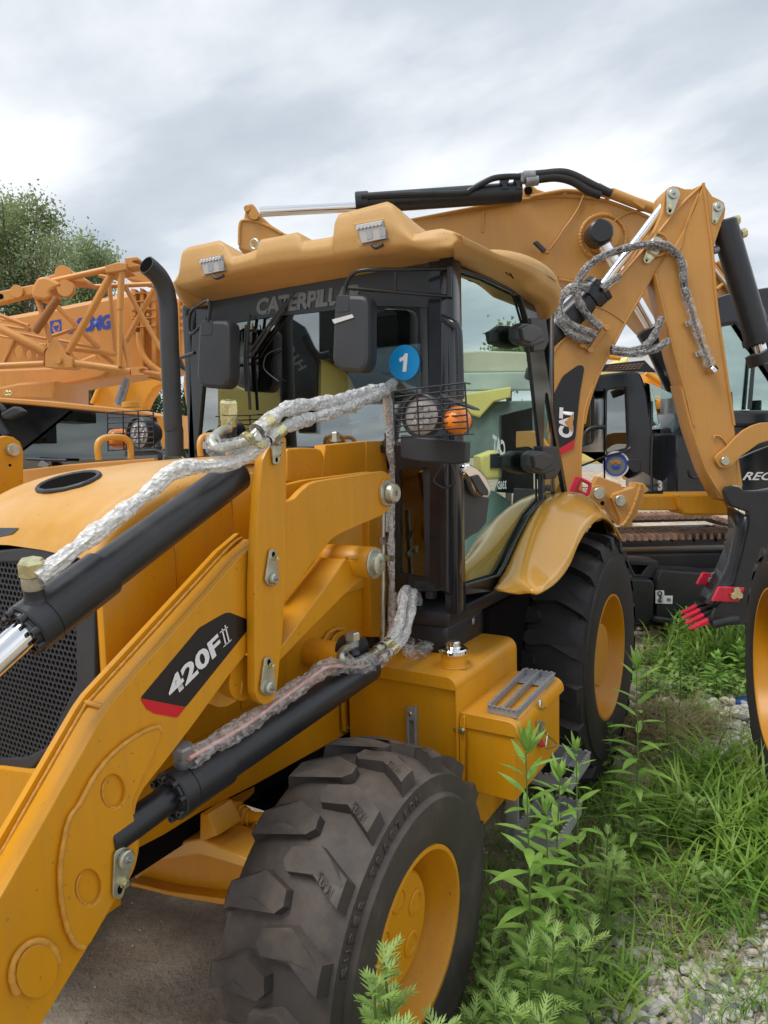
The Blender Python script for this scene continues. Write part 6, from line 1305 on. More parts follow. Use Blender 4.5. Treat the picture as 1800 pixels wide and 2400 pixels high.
# ---- pale warehouse
o_ = PD(45).hit(1500, 1060)
WH = thing('warehouse', 'pale flat-roofed warehouse far behind the machines', 'building', (o_[0], o_[1], 0))
pw_ = PD(45)
prism('wall', q('S', (1150, 850), (2100, 850), (2100, 1110), (1150, 1110)), pw_, 12, M['wall'], WH, 0)
prism('roof', q('S', (1140, 818), (1550, 818), (2110, 846), (2110, 866), (1140, 862)), pw_.off(-1.2), 14, M['roofw'], WH, .05)
prism('window', q('S', (1728, 924), (1748, 922), (1748, 980), (1728, 982)), pw_.off(-.05), .1, M['win'], WH, .02)
prism('window', q('S', (1500, 900), (1540, 900), (1540, 930), (1500, 930)), pw_.off(-.05), .1, M['win'], WH, .02)

# ---- neighbouring machine's wheel at the right edge
NB = thing('machine_wheel', 'big black tyre on a yellow rim cut off by the right edge of the photo', 'wheel', (2.15, -1.84, 0))
nb, _ = wheel('wheel', NB, (2.25, -1.79, .655), 1, .655, .46, .40, 19, M['rub'], Yl, .12, .17, 0, phase=.1, rotz=math.radians(14), lug_h=.045, nbolt=10)

# ---- machines behind the photographer, seen only mirrored in the glass
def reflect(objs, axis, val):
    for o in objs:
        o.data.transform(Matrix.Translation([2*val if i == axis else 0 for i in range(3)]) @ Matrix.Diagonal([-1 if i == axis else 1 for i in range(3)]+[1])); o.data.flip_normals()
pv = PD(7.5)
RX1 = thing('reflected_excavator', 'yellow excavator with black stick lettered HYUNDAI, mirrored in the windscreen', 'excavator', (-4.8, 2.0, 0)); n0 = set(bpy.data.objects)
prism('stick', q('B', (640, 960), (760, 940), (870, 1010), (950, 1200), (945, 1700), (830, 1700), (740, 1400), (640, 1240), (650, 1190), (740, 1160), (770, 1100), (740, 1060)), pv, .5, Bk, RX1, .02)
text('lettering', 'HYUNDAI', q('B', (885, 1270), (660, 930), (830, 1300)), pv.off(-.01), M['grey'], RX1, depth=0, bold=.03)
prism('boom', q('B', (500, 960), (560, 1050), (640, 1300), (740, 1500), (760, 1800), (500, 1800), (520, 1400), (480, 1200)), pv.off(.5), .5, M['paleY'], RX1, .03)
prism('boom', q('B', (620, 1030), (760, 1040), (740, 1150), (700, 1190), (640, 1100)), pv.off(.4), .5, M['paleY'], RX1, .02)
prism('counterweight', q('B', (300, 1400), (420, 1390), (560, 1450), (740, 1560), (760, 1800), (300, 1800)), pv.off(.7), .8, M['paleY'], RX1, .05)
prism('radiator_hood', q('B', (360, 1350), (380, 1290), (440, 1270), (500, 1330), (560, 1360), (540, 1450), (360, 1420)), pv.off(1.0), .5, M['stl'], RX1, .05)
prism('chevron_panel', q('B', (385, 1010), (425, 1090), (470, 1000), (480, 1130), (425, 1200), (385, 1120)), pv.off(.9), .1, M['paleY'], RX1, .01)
prism('reflection_darkener', q('B', (960, 860), (1120, 870), (1900, 780), (1900, 1500), (1250, 1500), (1100, 1240), (960, 1200)), pv.off(1.2), .5, M['blk'], RX1, .03)  # added dark slab that keeps bright sky out of the windscreen reflection
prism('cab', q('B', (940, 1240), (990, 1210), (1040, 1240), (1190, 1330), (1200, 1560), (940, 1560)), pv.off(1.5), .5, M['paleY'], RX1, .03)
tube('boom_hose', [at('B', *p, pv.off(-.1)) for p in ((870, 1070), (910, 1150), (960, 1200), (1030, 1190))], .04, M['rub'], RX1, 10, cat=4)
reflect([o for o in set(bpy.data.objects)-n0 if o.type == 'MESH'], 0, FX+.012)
def leaf_cloud(clumps, n, size, seed, sq=.7, surf=.9):
    rg = np.random.default_rng(seed); C_ = np.array([c[:3] for c in clumps], float); R_ = np.array([c[3] for c in clumps], float)
    w_ = R_**2; w_ /= w_.sum(); idx = rg.choice(len(clumps), n, p=w_)
    # twigs: leaves gather round sub-clusters
    m = max(1, n//45); ci = rg.choice(len(clumps), m, p=w_); d = rg.normal(size=(m, 3)); d /= np.linalg.norm(d, axis=1)[:, None]
    rr = rg.random(m)**(1/3)*.5+.5*surf*rg.random(m)**.3+.05; tw = C_[ci]+d*(R_[ci]*np.clip(rr, 0, 1.08))[:, None]*np.array([1, 1, .85])
    k = rg.integers(0, m, n); P = tw[k]+rg.normal(size=(n, 3))*size*2.3
    a = rg.normal(size=(n, 3)); a /= np.linalg.norm(a, axis=1)[:, None]; b = rg.normal(size=(n, 3)); b -= a*(a*b).sum(1)[:, None]; b /= np.linalg.norm(b, axis=1)[:, None]
    s = size*(.6+.8*rg.random(n))[:, None]
    V = np.stack([P-a*s*.5, P+b*s*.28, P+a*s*.5, P-b*s*.28], 1).reshape(-1, 3)
    return V
def bulk(name, V, m_, parent=None, per=4):
    n = len(V)//per; me = bpy.data.meshes.new(name); me.vertices.add(len(V)); me.vertices.foreach_set('co', np.asarray(V, np.float32).ravel())
    me.loops.add(n*per); me.loops.foreach_set('vertex_index', np.arange(n*per, dtype=np.int32)); me.polygons.add(n)
    me.polygons.foreach_set('loop_start', np.arange(0, n*per, per, dtype=np.int32)); me.polygons.foreach_set('loop_total', np.full(n, per, np.int32)); me.update(calc_edges=True)
    return link(name, me, m_, parent)
def tree(label, D, base_u, clumps_px, n, size, seed, m_, group=None, name='broadleaf_tree', trunk_r=.16):
    p = PD(D); b = p.hit(base_u, 1060); b[2] = 0; t = thing(name, label, 'tree', b, group); rg = random.Random(seed); cl = []
    for (u, v, r) in clumps_px:
        c = PD(D+rg.uniform(-.8, .8)).hit(u, v); cl.append((*c, r/F_PX*D))
    V = leaf_cloud(cl, n, size, seed); bulk('crown', V, m_, t)
    top = np.mean([c[:3] for c in cl], 0); tr = tube('trunk', [b, b*.6+top*.4, b*.25+top*.75, top], [trunk_r, trunk_r*.8, trunk_r*.5, trunk_r*.2], M['bark'], t, 10, cat=3)
    for c in cl: 
        s_ = b*.5+top*.5; e_ = np.array(c[:3]); tube('limb', [s_, s_*.5+e_*.5+np.array([0, 0, -.2]), e_], [trunk_r*.45, trunk_r*.25, trunk_r*.08], M['bark'], t, 6, cat=2)
    return t
tree('tallest leafy tree rising behind the crane at the left edge', 21, 20, [(-60, 560, 60), (-5, 505, 30), (30, 500, 22), (75, 488, 20), (60, 530, 32), (105, 520, 22), (122, 550, 18), (20, 570, 38), (95, 590, 34), (140, 580, 16), (-30, 640, 50), (50, 640, 40), (115, 640, 30), (150, 615, 14), (10, 710, 40), (80, 700, 34), (-40, 780, 50), (30, 790, 36), (-20, 880, 40), (5, 470, 14), (88, 470, 10)], 24000, .10, 1, M['tree'])
tree('lower leafy tree right of the tallest one, above the crane jib head', 24, 200, [(185, 598, 20), (200, 574, 16), (215, 600, 20), (240, 618, 18), (258, 603, 12), (175, 635, 26), (215, 640, 26), (250, 645, 16), (190, 690, 34), (240, 690, 22), (135, 690, 30), (160, 740, 30)], 12000, .10, 2, M['tree'])
tree('small green tree seen under the crane boom', 26, 170, [(150, 925, 30), (190, 905, 26), (220, 920, 25), (170, 960, 40), (230, 950, 30), (340, 930, 22), (345, 980, 30)], 16000, .12, 3, M['tree2'])
tree('dark green tree between the exhaust pipe and the cab', 28, 440, [(430, 980, 30), (450, 940, 22), (420, 1030, 30), (460, 1040, 30), (480, 1000, 30)], 12000, .12, 4, M['tree2'])
tr5 = tree('rounded tree far behind the yard', 55, 700, [(700, 1000, 40), (740, 1010, 40), (660, 1015, 35), (700, 960, 30)], 14000, .3, 5, M['tree2'], group='trees along the far edge of the yard', trunk_r=.2)
tr5['label'] = 'rounded tree in the row far behind the yard'
for i, (du, dd) in enumerate(((-620, 60), (-430, 52), (-240, 64), (200, 50), (420, 66), (640, 58), (900, 62), (1150, 70))):
    nm_ = ['shaped like a low dome at the far left', 'second from the left', 'third, behind the crane', 'behind the black cab', 'behind the boom foot', 'behind the warehouse corner', 'beyond the right edge', 'farthest right'][i]
    c = tr5.copy(); c['label'] = 'distant rounded tree '+nm_; COL.objects.link(c); p = PD(dd).hit(700+du, 1060); c.location = (p[0], p[1], 0); c.rotation_euler = (0, 0, i*1.3)
    for ch in list(tr5.children):
        d = ch.copy(); COL.objects.link(d); d.parent = c

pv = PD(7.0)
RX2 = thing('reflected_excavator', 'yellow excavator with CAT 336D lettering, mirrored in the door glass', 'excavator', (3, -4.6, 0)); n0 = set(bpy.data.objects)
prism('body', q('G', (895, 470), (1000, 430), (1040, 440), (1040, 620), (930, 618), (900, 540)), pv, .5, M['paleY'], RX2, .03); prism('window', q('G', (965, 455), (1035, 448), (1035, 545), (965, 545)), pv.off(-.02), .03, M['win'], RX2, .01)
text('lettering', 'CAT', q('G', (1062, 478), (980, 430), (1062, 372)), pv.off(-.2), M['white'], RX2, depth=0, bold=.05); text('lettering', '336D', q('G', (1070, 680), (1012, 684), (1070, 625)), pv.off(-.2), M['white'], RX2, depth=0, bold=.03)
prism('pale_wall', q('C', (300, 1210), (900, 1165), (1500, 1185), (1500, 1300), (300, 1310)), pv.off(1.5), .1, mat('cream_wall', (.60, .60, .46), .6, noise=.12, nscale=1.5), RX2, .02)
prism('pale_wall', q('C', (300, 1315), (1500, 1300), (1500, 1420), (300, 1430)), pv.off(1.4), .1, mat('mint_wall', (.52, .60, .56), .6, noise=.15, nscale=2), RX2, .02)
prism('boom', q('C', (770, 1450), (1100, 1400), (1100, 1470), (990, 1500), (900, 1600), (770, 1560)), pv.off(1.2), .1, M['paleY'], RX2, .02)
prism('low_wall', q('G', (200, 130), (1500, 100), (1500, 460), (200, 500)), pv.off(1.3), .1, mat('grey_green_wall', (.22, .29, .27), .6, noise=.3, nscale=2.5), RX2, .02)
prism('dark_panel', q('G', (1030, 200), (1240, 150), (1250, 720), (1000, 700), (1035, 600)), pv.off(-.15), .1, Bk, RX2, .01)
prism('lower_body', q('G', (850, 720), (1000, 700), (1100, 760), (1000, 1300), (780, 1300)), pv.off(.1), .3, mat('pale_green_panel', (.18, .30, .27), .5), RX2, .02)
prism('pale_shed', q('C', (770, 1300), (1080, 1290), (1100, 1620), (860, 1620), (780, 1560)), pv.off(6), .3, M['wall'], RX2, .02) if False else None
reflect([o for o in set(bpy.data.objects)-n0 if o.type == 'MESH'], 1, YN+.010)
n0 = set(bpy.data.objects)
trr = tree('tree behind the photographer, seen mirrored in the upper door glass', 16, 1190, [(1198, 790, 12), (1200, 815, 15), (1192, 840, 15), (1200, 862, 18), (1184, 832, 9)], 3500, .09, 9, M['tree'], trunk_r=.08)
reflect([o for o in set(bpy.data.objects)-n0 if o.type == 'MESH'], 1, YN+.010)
# ================================================================ ground and vegetation
gm = bpy.data.materials.new('dirt'); gm.use_nodes = True; t = gm.node_tree; b = t.nodes['Principled BSDF']; b.inputs['Roughness'].default_value = .92
tc = N(t, 'ShaderNodeTexCoord'); n1 = N(t, 'ShaderNodeTexNoise'); n1.inputs['Scale'].default_value = 1.7; n1.inputs['Detail'].default_value = 9; n1.inputs['Roughness'].default_value = .62
n2 = N(t, 'ShaderNodeTexNoise'); n2.inputs['Scale'].default_value = 38; n2.inputs['Detail'].default_value = 6; n2.inputs['Roughness'].default_value = .7
n3 = N(t, 'ShaderNodeTexVoronoi'); n3.inputs['Scale'].default_value = 26
r1 = N(t, 'ShaderNodeValToRGB'); r1.color_ramp.elements[0].position = .42; r1.color_ramp.elements[0].color = (.38, .29, .21, 1); r1.color_ramp.elements[1].position = .58; r1.color_ramp.elements[1].color = (.62, .52, .41, 1)
r2 = N(t, 'ShaderNodeValToRGB'); r2.color_ramp.elements[0].position = .3; r2.color_ramp.elements[0].color = (.5, .46, .43, 1); r2.color_ramp.elements[1].position = .62; r2.color_ramp.elements[1].color = (1, 1, 1, 1)
for n in (n1, n2, n3): t.links.new(tc.outputs['Object'], n.inputs[0])
mx = N(t, 'ShaderNodeMix', data_type='RGBA', blend_type='MULTIPLY'); mx.inputs[0].default_value = .4
t.links.new(n1.outputs[0], r1.inputs[0]); t.links.new(n2.outputs[0], r2.inputs[0]); t.links.new(r1.outputs[0], mx.inputs[6]); t.links.new(r2.outputs[0], mx.inputs[7]); t.links.new(mx.outputs[2], b.inputs['Base Color'])
bp = N(t, 'ShaderNodeBump'); bp.inputs['Distance'].default_value = .035; bp.inputs['Strength'].default_value = 1; t.links.new(n2.outputs[0], bp.inputs['Height']); t.links.new(bp.outputs[0], b.inputs['Normal'])
# sheet: fine near the camera, coarse to the horizon
xs = np.concatenate([[-400, -120, -40, -12], np.arange(-4, 9, .07), [10, 14, 22, 40, 90, 400]]); ys = np.concatenate([[-400, -120, -40, -12], np.arange(-5, 4, .07), [5, 8, 14, 30, 90, 400]])
from mathutils import noise as mn
def gz(x, y):
    if abs(x) > 10 or abs(y) > 10: return 0.0
    return .018*mn.noise(Vector((x*1.3, y*1.3, 0)))+.008*mn.noise(Vector((x*6, y*6, 3)))-.012
V = [(x, y, gz(x, y)) for x in xs for y in ys]; ny = len(ys)
Fc = [(i*ny+j, (i+1)*ny+j, (i+1)*ny+j+1, i*ny+j+1) for i in range(len(xs)-1) for j in range(ny-1)]
g = mesh('ground', V, Fc, gm, None, 80); g['kind'] = 'structure'
G0 = PZ(0.0)
def gp(u, v): p = G0.hit(u, v); return np.array([p[0], p[1], gz(p[0], p[1])])
rg = np.random.default_rng(5)
# ---- gravel
def stone_verts(rg):
    bm = bmesh.new(); bmesh.ops.create_icosphere(bm, subdivisions=2, radius=1); sc = rg.uniform(.6, 1.0, 3)*np.array([1.15, .95, .62])
    off = rg.uniform(0, 50, 3)
    for v in bm.verts:
        d = v.co.normalized(); k = 1+.42*mn.noise(Vector(d*1.3)+Vector(off)); k += .10*mn.noise(Vector(d*4)+Vector(off))
        v.co = Vector((d.x*sc[0]*k, d.y*sc[1]*k, d.z*sc[2]*k))
    me = bpy.data.meshes.new('stone'); bm.to_mesh(me); bm.free(); return me
SM = [mat('stone_'+n, c, .85, noise=.18, nscale=30, bump=.05, bscale=80) for n, c in (('grey', (.38, .37, .35)), ('pale', (.52, .50, .47)), ('tan', (.44, .39, .32)), ('dark', (.17, .17, .175)), ('pink', (.52, .45, .40)))]
stones = []
for i in range(10):
    me = stone_verts(rg); me.materials.append(SM[[0, 1, 2, 0, 3, 1, 0, 4, 1, 2][i]]); smooth(me, 45); stones.append(me)
# patches: photo centre, radius in metres, number, size range
patches = [((1640, 2310), .36, 520, (.010, .030)), ((1760, 2250), .25, 260, (.010, .026)), ((1480, 2350), .25, 260, (.009, .026)), ((1330, 2320), .20, 160, (.008, .022)), ((1500, 2140), .16, 90, (.01, .024)), ((1440, 2250), .3, 160, (.008, .022)),
           ((1300, 2080), .35, 160, (.008, .02)), ((1660, 1670), .55, 520, (.02, .055)), ((1620, 1745), .30, 240, (.015, .045)), ((1500, 1690), .5, 160, (.012, .035)), ((1560, 2000), .5, 160, (.008, .02)), ((1180, 2330), .2, 60, (.008, .02)), ((1700, 1560), .7, 160, (.02, .05)), ((1620, 2200), .5, 200, (.008, .022))]
bed = None; S = []
for (uv, r, n, (a, b_)) in patches:
    c = gp(*uv)
    for _ in range(n):
        d = rg.normal(size=2)*r*.55; s = a+(b_-a)*rg.random()**1.8; S.append((c[0]+d[0], c[1]+d[1], s))
for _ in range(700):
    u, v = rg.uniform(980, 1800), rg.uniform(1750, 2400); c = gp(u, v); S.append((c[0], c[1], .004+.010*rg.random()))
for _ in range(70):
    u, v = rg.uniform(150, 560), rg.uniform(2080, 2400); c = gp(u, v); S.append((c[0], c[1], .0015+.005*rg.random()**2))
S = [s for s in S if not (abs(s[0]) < .5 and -1.12 < s[1] < -.65)]
dist = lambda s: s[2]/max(.3, math.hypot(s[0]-CAM[0], s[1]-CAM[1]))
S.sort(key=dist, reverse=True)
bedv = []; bmx = bmesh.new()
bed_o = None
tmpm = bpy.data.meshes.new('gravel')
allV = []; allF = []; allM = []; base = 0
geo = []
for me in stones: geo.append((np.array([v.co[:] for v in me.vertices]), [tuple(p.vertices) for p in me.polygons]))
lowgeo = []
for i in range(6):
    bm = bmesh.new(); bmesh.ops.create_icosphere(bm, subdivisions=1, radius=1); 
    for v in bm.verts: v.co = v.co*(1+.3*mn.noise(v.co*1.7+Vector((i*7, 0, 0)))); v.co.z *= .65
    lowgeo.append((np.array([v.co[:] for v in bm.verts]), [tuple(x.index for x in f.verts) for f in bm.faces])); bm.free()
for i, (x, y, s) in enumerate(S[280:]):
    gv, gf = (geo if s > .018 else lowgeo)[rg.integers(0, 6)]; a = rg.random()*6.28; c_, s_ = math.cos(a), math.sin(a)
    P = gv*s; P = np.stack([P[:, 0]*c_-P[:, 1]*s_, P[:, 0]*s_+P[:, 1]*c_, P[:, 2]], 1)+np.array([x, y, gz(x, y)+s*(.2+.5*rg.random())])
    allV.append(P); k = int(rg.choice([0, 1, 2, 3, 4, 1, 0])); allF += [tuple(int(j)+base for j in f) for f in gf]; allM += [k]*len(gf); base += len(P)
tmpm.from_pydata([tuple(p) for p in np.concatenate(allV)], [], allF)
for m_ in SM: tmpm.materials.append(m_)
tmpm.polygons.foreach_set('material_index', allM); tmpm.polygons.foreach_set('use_smooth', [True]*len(allF)); tmpm.update()
gr = bpy.data.objects.new('gravel', tmpm); COL.objects.link(gr); tag(gr, 'pale mixed gravel scattered among the weeds', 'gravel', kind='stuff')
for i, (x, y, s) in enumerate(S[:280]):
    o = bpy.data.objects.new('stone', stones[int(rg.integers(0, 10))]); COL.objects.link(o); o.parent = gr
    o.location = (x, y, gz(x, y)+s*(.25+.35*rg.random())); o.scale = (s, s, s); o.rotation_euler = (rg.normal()*.3, rg.normal()*.3, rg.random()*6.28)

# ---- grass: real bent blades, one mesh per stand
def blades(cx, cy, r, n, h, w_, lean, rgx, dirb=None, zf=gz):
    ang = rgx.random(n)*6.283; rad = r*np.sqrt(rgx.random(n)); x = cx+rad*np.cos(ang); y = cy+rad*np.sin(ang)
    hh = h*(.45+.75*rgx.random(n)); az = rgx.random(n)*6.283 if dirb is None else dirb+rgx.normal(size=n)*.8
    ln = lean*(.3+1.1*rgx.random(n)); ww = w_*(.6+.7*rgx.random(n)); z0 = np.array([zf(a, b) for a, b in zip(x, y)])
    dx, dy = np.cos(az), np.sin(az); px, py = -dy, dx; tw = rgx.normal(size=n)*.5; px2 = px*np.cos(tw)+dx*np.sin(tw); py2 = py*np.cos(tw)+dy*np.sin(tw)
    out = []; ts = (0, .3, .58, .82, 1.0); wd = (.7, 1, .85, .5, .03); ring = []
    for t_, wq in zip(ts, wd):
        o_ = ln*hh*t_**2.1; zz = z0+hh*(t_-.42*np.minimum(ln, 1.4)*t_**2.6)
        ring.append((np.stack([x+dx*o_-px2*ww*wq/2, y+dy*o_-py2*ww*wq/2, zz], 1), np.stack([x+dx*o_+px2*ww*wq/2, y+dy*o_+py2*ww*wq/2, zz], 1)))
    Q = [np.stack([ring[i][0], ring[i][1], ring[i+1][1], ring[i+1][0]], 1) for i in range(4)]
    return np.concatenate(Q, 0).reshape(-1, 3)
# (u, v, radius m, blades, height, width, lean)
stands = [(1690, 1540, .45, 900, .62, .014, .7), (1600, 1560, .35, 600, .45, .012, .8), (1760, 1560, .4, 700, .6, .014, .7), (1700, 1480, .4, 500, .6, .015, .5), (1640, 1500, .3, 350, .5, .014, .6),
          (1740, 1900, .22, 700, .42, .010, 1.0), (1700, 1980, .22, 650, .40, .010, 1.1), (1770, 2020, .2, 600, .42, .010, 1.1), (1640, 1950, .22, 500, .32, .009, 1.1), (1760, 2120, .15, 300, .32, .009, 1.1), (1720, 1830, .25, 500, .45, .009, .9), (1560, 1940, .25, 250, .22, .007, 1.0),
          (1480, 1900, .25, 350, .22, .007, 1.0), (1420, 1880, .2, 260, .2, .007, 1.0), (1380, 1960, .2, 260, .2, .007, 1.0), (1500, 2040, .22, 260, .18, .007, 1.1), (1600, 2100, .18, 260, .24, .008, 1.0), (1680, 2170, .12, 120, .22, .008, 1.0), (1560, 2230, .10, 60, .20, .008, 1.0),
          (1460, 2330, .09, 60, .22, .008, 1.0), (1420, 2380, .09, 60, .22, .008, 1.0), (1240, 2380, .10, 120, .16, .005, 1.0), (1150, 2390, .10, 140, .16, .005, 1.0), (1400, 2140, .2, 200, .14, .006, 1.0), (1330, 1900, .15, 90, .12, .006, 1.0), (1600, 1870, .2, 160, .2, .008, .9), (1660, 1870, .25, 360, .28, .009, 1.0),
          (1450, 1860, .15, 60, .12, .007, .9), (1300, 2200, .15, 140, .12, .005, 1.0), (1400, 2300, .12, 120, .14, .005, 1.0), (1550, 2150, .2, 160, .12, .005, 1.1), (1750, 2330, .12, 60, .12, .006, 1.0), (1620, 1640, .3, 160, .2, .008, .9)]
rgx = np.random.default_rng(11)
Vs = [blades(*gp(u, v)[:2], r, int(n*.27), h*(.85 if v > 1850 else .72), w_*1.45, ln*1.1, rgx) for u, v, r, n, h, w_, ln in stands]
# sparse everywhere in the weedy strip
for _ in range(300):
    u, v = rgx.uniform(1080, 1800), rgx.uniform(1800, 2400); c = gp(u, v); Vs.append(blades(c[0], c[1], .06, 10, .06+.08*rgx.random(), .004, 1.0, rgx))
for _ in range(160):
    u, v = rgx.uniform(1480, 1760), rgx.uniform(1560, 1800); c = gp(u, v); Vs.append(blades(c[0], c[1], .1, 8, .10+.08*rgx.random(), .006, 1.0, rgx))
gro = bulk('grass', np.concatenate(Vs), M['grassA']); tag(gro, 'long green grass growing between the parked machines', 'grass', kind='stuff')
Vs = []
for (u, v, r, n, h) in ((1540, 1720, .3, 420, .26), (1610, 1700, .25, 260, .22), (1480, 1740, .3, 300, .2), (1340, 1900, .3, 200, .12), (1560, 2060, .3, 200, .1), (1130, 2150, .18, 90, .06), (1120, 2280, .12, 80, .05), (1450, 2180, .3, 200, .08), (1640, 2190, .2, 140, .1)):
    c = gp(u, v); Vs.append(blades(c[0], c[1], r, n, h, .006, 1.3, rgx))
dg = bulk('dry_grass', np.concatenate(Vs), M['grassD']); tag(dg, 'dry brown grass and dead stalks among the gravel', 'dry grass', kind='stuff')

Vs = []
for _ in range(90):    # dead stalks and straw lying about
    u, v = rgx.uniform(1080, 1780), rgx.uniform(1700, 2380); c = gp(u, v); Vs.append(blades(c[0], c[1], .05, 3, .10+.16*rgx.random(), .003, 2.2, rgx))
for _ in range(60):
    u, v = rgx.uniform(180, 560), rgx.uniform(2080, 2390); c = gp(u, v); Vs.append(blades(c[0], c[1], .05, 1, .012, .002, 5.0, rgx))
tag(bulk('straw', np.concatenate(Vs), M['grassD']), 'dead stalks and straw strewn over soil and gravel', 'straw', kind='stuff')
# ---- low leafy ground cover
def leaf(P, d, up, L_, W_, droop=.25, fold=.12, seg=5):
    """lance-shaped leaf, quads"""
    d = d/np.linalg.norm(d); s = np.cross(d, up); s /= np.linalg.norm(s)+1e-9; nrm = np.cross(s, d); out = []; prev = None
    prof = (0.05, .72, 1.0, .82, .48, .02) if seg == 5 else (0.05, 1.0, .6, .02)
    for i in range(seg+1):
        t_ = i/seg; c = P+d*L_*t_*(1-.12*droop*t_)-np.array([0, 0, 1.])*L_*droop*t_**2; w2 = W_/2*prof[i]
        cur = (c-s*w2+nrm*fold*w2, c, c+s*w2+nrm*fold*w2)
        if prev: out += [prev[0], prev[1], cur[1], cur[0], prev[1], prev[2], cur[2], cur[1]]
        prev = cur
    return out
def lance_weed(u, v, h, label, seed, n=26, L_=.13, W_=.022, lean=(0, 0), m_='leaf', name='tall_weed', base=None, droop=.3, top_tuft=8, group=None, cat='weed'):
    r = random.Random(seed); b = gp(u, v) if base is None else np.array(base, float); t = thing(name, label, cat, b, group); top = b+np.array([lean[0], lean[1], h]); mid = (b+top)/2+np.array([r.uniform(-.02, .02)]*2+[0])
    st = catmull([b, mid, top], 6); tube('stem', st, [.0045*(1-.6*i/(len(st)-1)) for i in range(len(st))], M['stem'], t, 6)
    V = []; A = np.array(st)
    for i in range(n):
        f = .12+.86*(i/(n-1)); k = f*(len(st)-1); i0 = min(int(k), len(st)-2); P = A[i0]*(1-(k-i0))+A[i0+1]*(k-i0); az = i*2.4+r.uniform(-.3, .3)
        s_ = (1.0-.35*abs(f-.55)*2)*r.uniform(.8, 1.15); el_ = .35+.75*max(0, f-.6); d = np.array([math.cos(az)*math.cos(el_), math.sin(az)*math.cos(el_), math.sin(el_)])
        V += leaf(P, d, np.array([0, 0, 1.]), L_*s_, W_*s_, droop*(1.3-f)*1.2)
    for i in range(top_tuft):
        az = i*2.4; el_ = 1.0+.35*r.random(); d = np.array([math.cos(az)*math.cos(el_), math.sin(az)*math.cos(el_), math.sin(el_)]); V += leaf(top, d, np.array([.01, 0, 1.]), L_*r.uniform(.45, .7), W_*.6, .05)
    bulk('leaves', np.array(V), M[m_], t); return t
def under(u, v, y):    # ground point and height of a shoot whose tip is seen at (u, v) in the upright plane y
    p = PY(y).hit(u, v); return (p[0], p[1], gz(p[0], p[1])), p[2]
def lw(u, v, y, label, seed, n, L_, W_, **k):
    b_, h_ = under(u, v, y); lance_weed(0, 0, h_-.03, label, seed, n, L_, W_, base=b_, **k)
lw(1232, 1725, -1.235, 'tallest slim weed with long lance leaves, standing in front of the tool box corner', 1, 40, .155, .030)
lw(1312, 1800, -1.27, 'bushy lance-leaved weed in front of the lower step, right of the tallest one', 2, 30, .135, .028)
lw(1280, 1880, -1.25, 'shorter lance-leaved weed between the two taller ones', 3, 26, .13, .026)
lw(1350, 1745, -1.27, 'weed whose shoot stands before the perforated upper step', 13, 26, .12, .026)
lw(1492, 1545, -1.33, 'single tall weed standing right of the rear wheel rim', 4, 34, .17, .034)
lance_weed(1130, 2330, .22, 'small leafy shoot beside the front tyre near the ground', 5, 12, .09, .022)
lance_weed(1170, 2260, .24, 'low round-leaved shoot at the foot of the tallest weed', 6, 14, .08, .028)
lance_weed(1560, 1800, .34, 'thin weed in the sandy strip beside the far gravel', 7, 14, .09, .016)
lance_weed(1590, 1700, .55, 'sparse thin weed standing on the far gravel', 8, 22, .07, .012, m_='mug')
lance_weed(1590, 1600, .5, 'bushy pale weed on the edge of the far grass stand', 9, 34, .11, .03)
lance_weed(1680, 1640, .3, 'low broad-leaved weed beside the blue can', 10, 26, .12, .05)
lance_weed(1730, 1620, .32, 'broad-leaved weed against the right-hand tyre', 11, 26, .13, .05)
lance_weed(1430, 1840, .3, 'dark low weed at the foot of the single tall weed', 12, 24, .10, .04, m_='mug')
lance_weed(1510, 1660, .42, 'withered brown weed stalk before the grass', 14, 30, .06, .02, m_='grassD', top_tuft=14)
# ---- mugwort: feathered leaves
def mugwort(u, v, h, label, seed, n=22, L_=.085, lean=(0, 0), name='mugwort', base=None, group=None):
    r = random.Random(seed); b = gp(u, v) if base is None else np.array(base, float); t = thing(name, label, 'weed', b, group); V = []
    for sidx in range(5 if seed < 3 else r.choice((2, 3, 3))):
        bb = b+np.array([r.uniform(-.035, .035), r.uniform(-.035, .035), 0]); hh = h*r.uniform(.75, 1.05); top = bb+np.array([lean[0]+r.uniform(-.05, .05), lean[1]+r.uniform(-.05, .05), hh]); st = catmull([bb, (bb+top)/2+np.array([r.uniform(-.01, .01)]*2+[0]), top], 5)
        tube('stem', st, [.003]*len(st), M['stem'], t, 5); A = np.array(st)
        for i in range(n):
            f = .15+.85*i/(n-1); k = f*(len(st)-1); i0 = min(int(k), len(st)-2); P = A[i0]*(1-(k-i0))+A[i0+1]*(k-i0); az = i*2.4+r.uniform(-.4, .4); el_ = .25+1.0*max(0, f-.45); s_ = r.uniform(.75, 1.15)*(1-.25*f)
            d = np.array([math.cos(az)*math.cos(el_), math.sin(az)*math.cos(el_), math.sin(el_)]); sd_ = np.cross(d, [0, 0, 1.]); sd_ /= np.linalg.norm(sd_)
            for j in range(4):
                q_ = P+d*L_*s_*(.18+.22*j)-np.array([0, 0, 1.])*L_*.10*(j/3)**2
                for s2 in (-1, 1): V += leaf(q_, d*.95+sd_*s2*.6, np.array([0, 0, 1.]), L_*s_*(.58-.07*j), L_*.075, .1, seg=3)
            V += leaf(P, d, np.array([0, 0, 1.]), L_*s_*1.15, L_*.10, .12, seg=3)
    bulk('leaves', np.array(V), M['mug'], t); return t
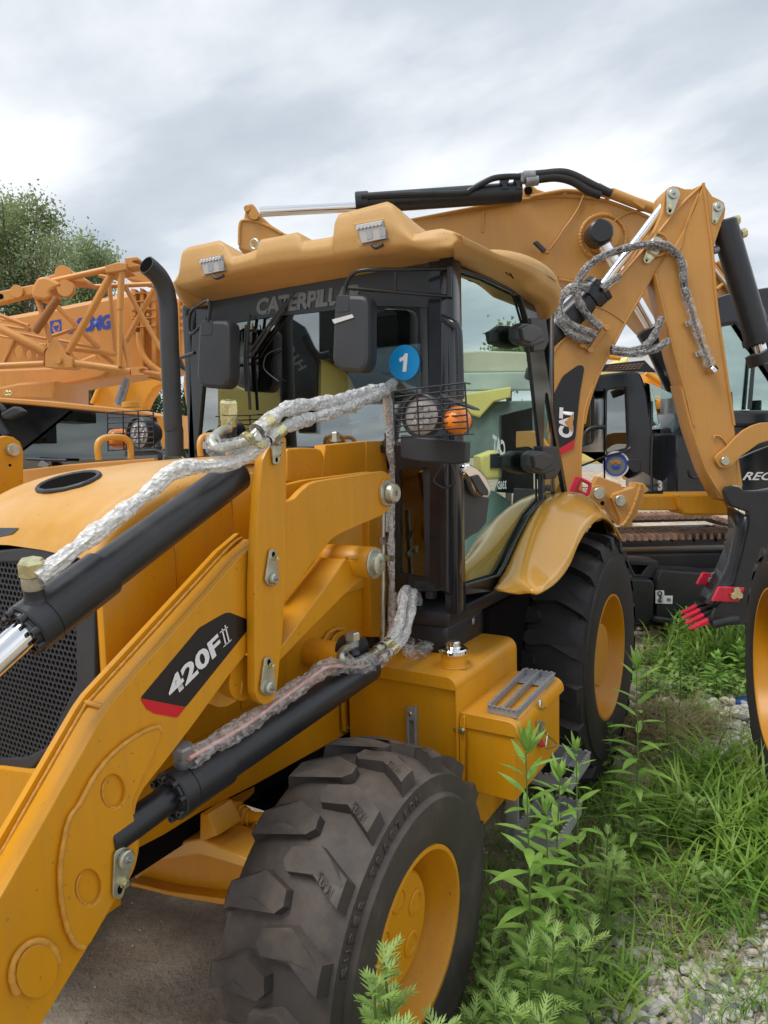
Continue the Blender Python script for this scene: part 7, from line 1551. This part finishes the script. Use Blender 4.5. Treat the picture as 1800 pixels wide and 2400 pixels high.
mg = [(928, 2235, -1.21, 'feathery mugwort rising in front of the front wheel rim'), (872, 2310, -1.23, 'smaller mugwort left of the one before the wheel rim, at the bottom edge'), (1150, 2275, -1.20, 'bright mugwort clump beside the lower edge of the front tyre'),
      (1195, 2300, -1.27, 'bright mugwort right of the tyre-side clump'), (1110, 2345, -1.19, 'mugwort tips touching the bottom of the front tyre'), (1255, 2115, -1.30, 'mugwort at the foot of the tallest weed'), (1337, 2075, -1.36, 'dense mugwort in the middle of the weedy strip'),
      (1418, 1905, -1.33, 'mugwort beneath the hanging step, farther back'), (1235, 2290, -1.32, 'bright mugwort, third from the tyre along the bottom'), (1240, 2180, -1.24, 'low mugwort nearest the bare strip beside the tyre'),

      (1190, 2200, -1.20, 'mugwort by the shaded ground left of the tallest weed'), (1060, 2385, -1.18, 'mugwort tip at the very bottom below the tyre')]
for i, (u, v, y, lb) in enumerate(mg):
    b_, h_ = under(u, v, y); mugwort(0, 0, max(.12, h_-.04), lb, i+1, 40 if i < 2 else 22, .080 if h_ > .3 else .068, (0, 0), base=b_)
for i, (u, v, h_, lb) in enumerate([(1628, 2010, .30, 'mugwort shaded by the long grass on the right'), (1500, 2010, .2, 'mugwort in the middle distance before the sandy strip'), (1440, 2130, .22, 'grey green mugwort right of the lance-leaved weeds'), (1660, 2130, .16, 'small mugwort under the arching grass blades')]):
    mugwort(u, v, h_, lb, 40+i, 20, .075)
# creeping cover
Vc = []; r = random.Random(3)
for _ in range(900):
    u, v = r.uniform(1100, 1780), r.uniform(1790, 2380)
    if v > 2230 and u > 1500 and r.random() < .9: continue
    c = gp(u, v)
    for k in range(5):
        az = r.random()*6.28; el_ = r.uniform(.1, .9); Vc += leaf(c+np.array([0, 0, .01+.03*r.random()]), np.array([math.cos(az)*math.cos(el_), math.sin(az)*math.cos(el_), math.sin(el_)]), np.array([0, 0, 1.]), r.uniform(.02, .05), r.uniform(.006, .014), .3, seg=3)
for _ in range(260):
    u, v = r.uniform(1500, 1770), r.uniform(1530, 1650); c = gp(u, v)
    for k in range(5):
        az = r.random()*6.28; el_ = r.uniform(.1, .9); Vc += leaf(c+np.array([0, 0, .03+.12*r.random()]), np.array([math.cos(az)*math.cos(el_), math.sin(az)*math.cos(el_), math.sin(el_)]), np.array([0, 0, 1.]), r.uniform(.05, .10), r.uniform(.02, .04), .3, seg=3)
cv = bulk('ground_cover', np.array(Vc), M['mug']); tag(cv, 'low creeping weeds covering the soil', 'ground cover', kind='stuff')
# litter
c = gp(1732, 1652); o = cyl('crushed_can', c+np.array([-.05, .03, .03]), c+np.array([.06, -.05, .035]), .032, mat('can_blue', (.02, .06, .22), .3, metal=.6), None, 16, .006); tag(o, 'small blue crushed can lying on the far gravel', 'can')
c = gp(1455, 2062); V = leaf(c+np.array([0, 0, .02]), np.array([1., -.4, .1]), np.array([0, 0, 1.]), .05, .025, .1); o = bulk('fallen_leaf', np.array(V), mat('orange_leaf', (.5, .22, .08), .7)); tag(o, 'curled orange leaf lying among the grass', 'leaf')
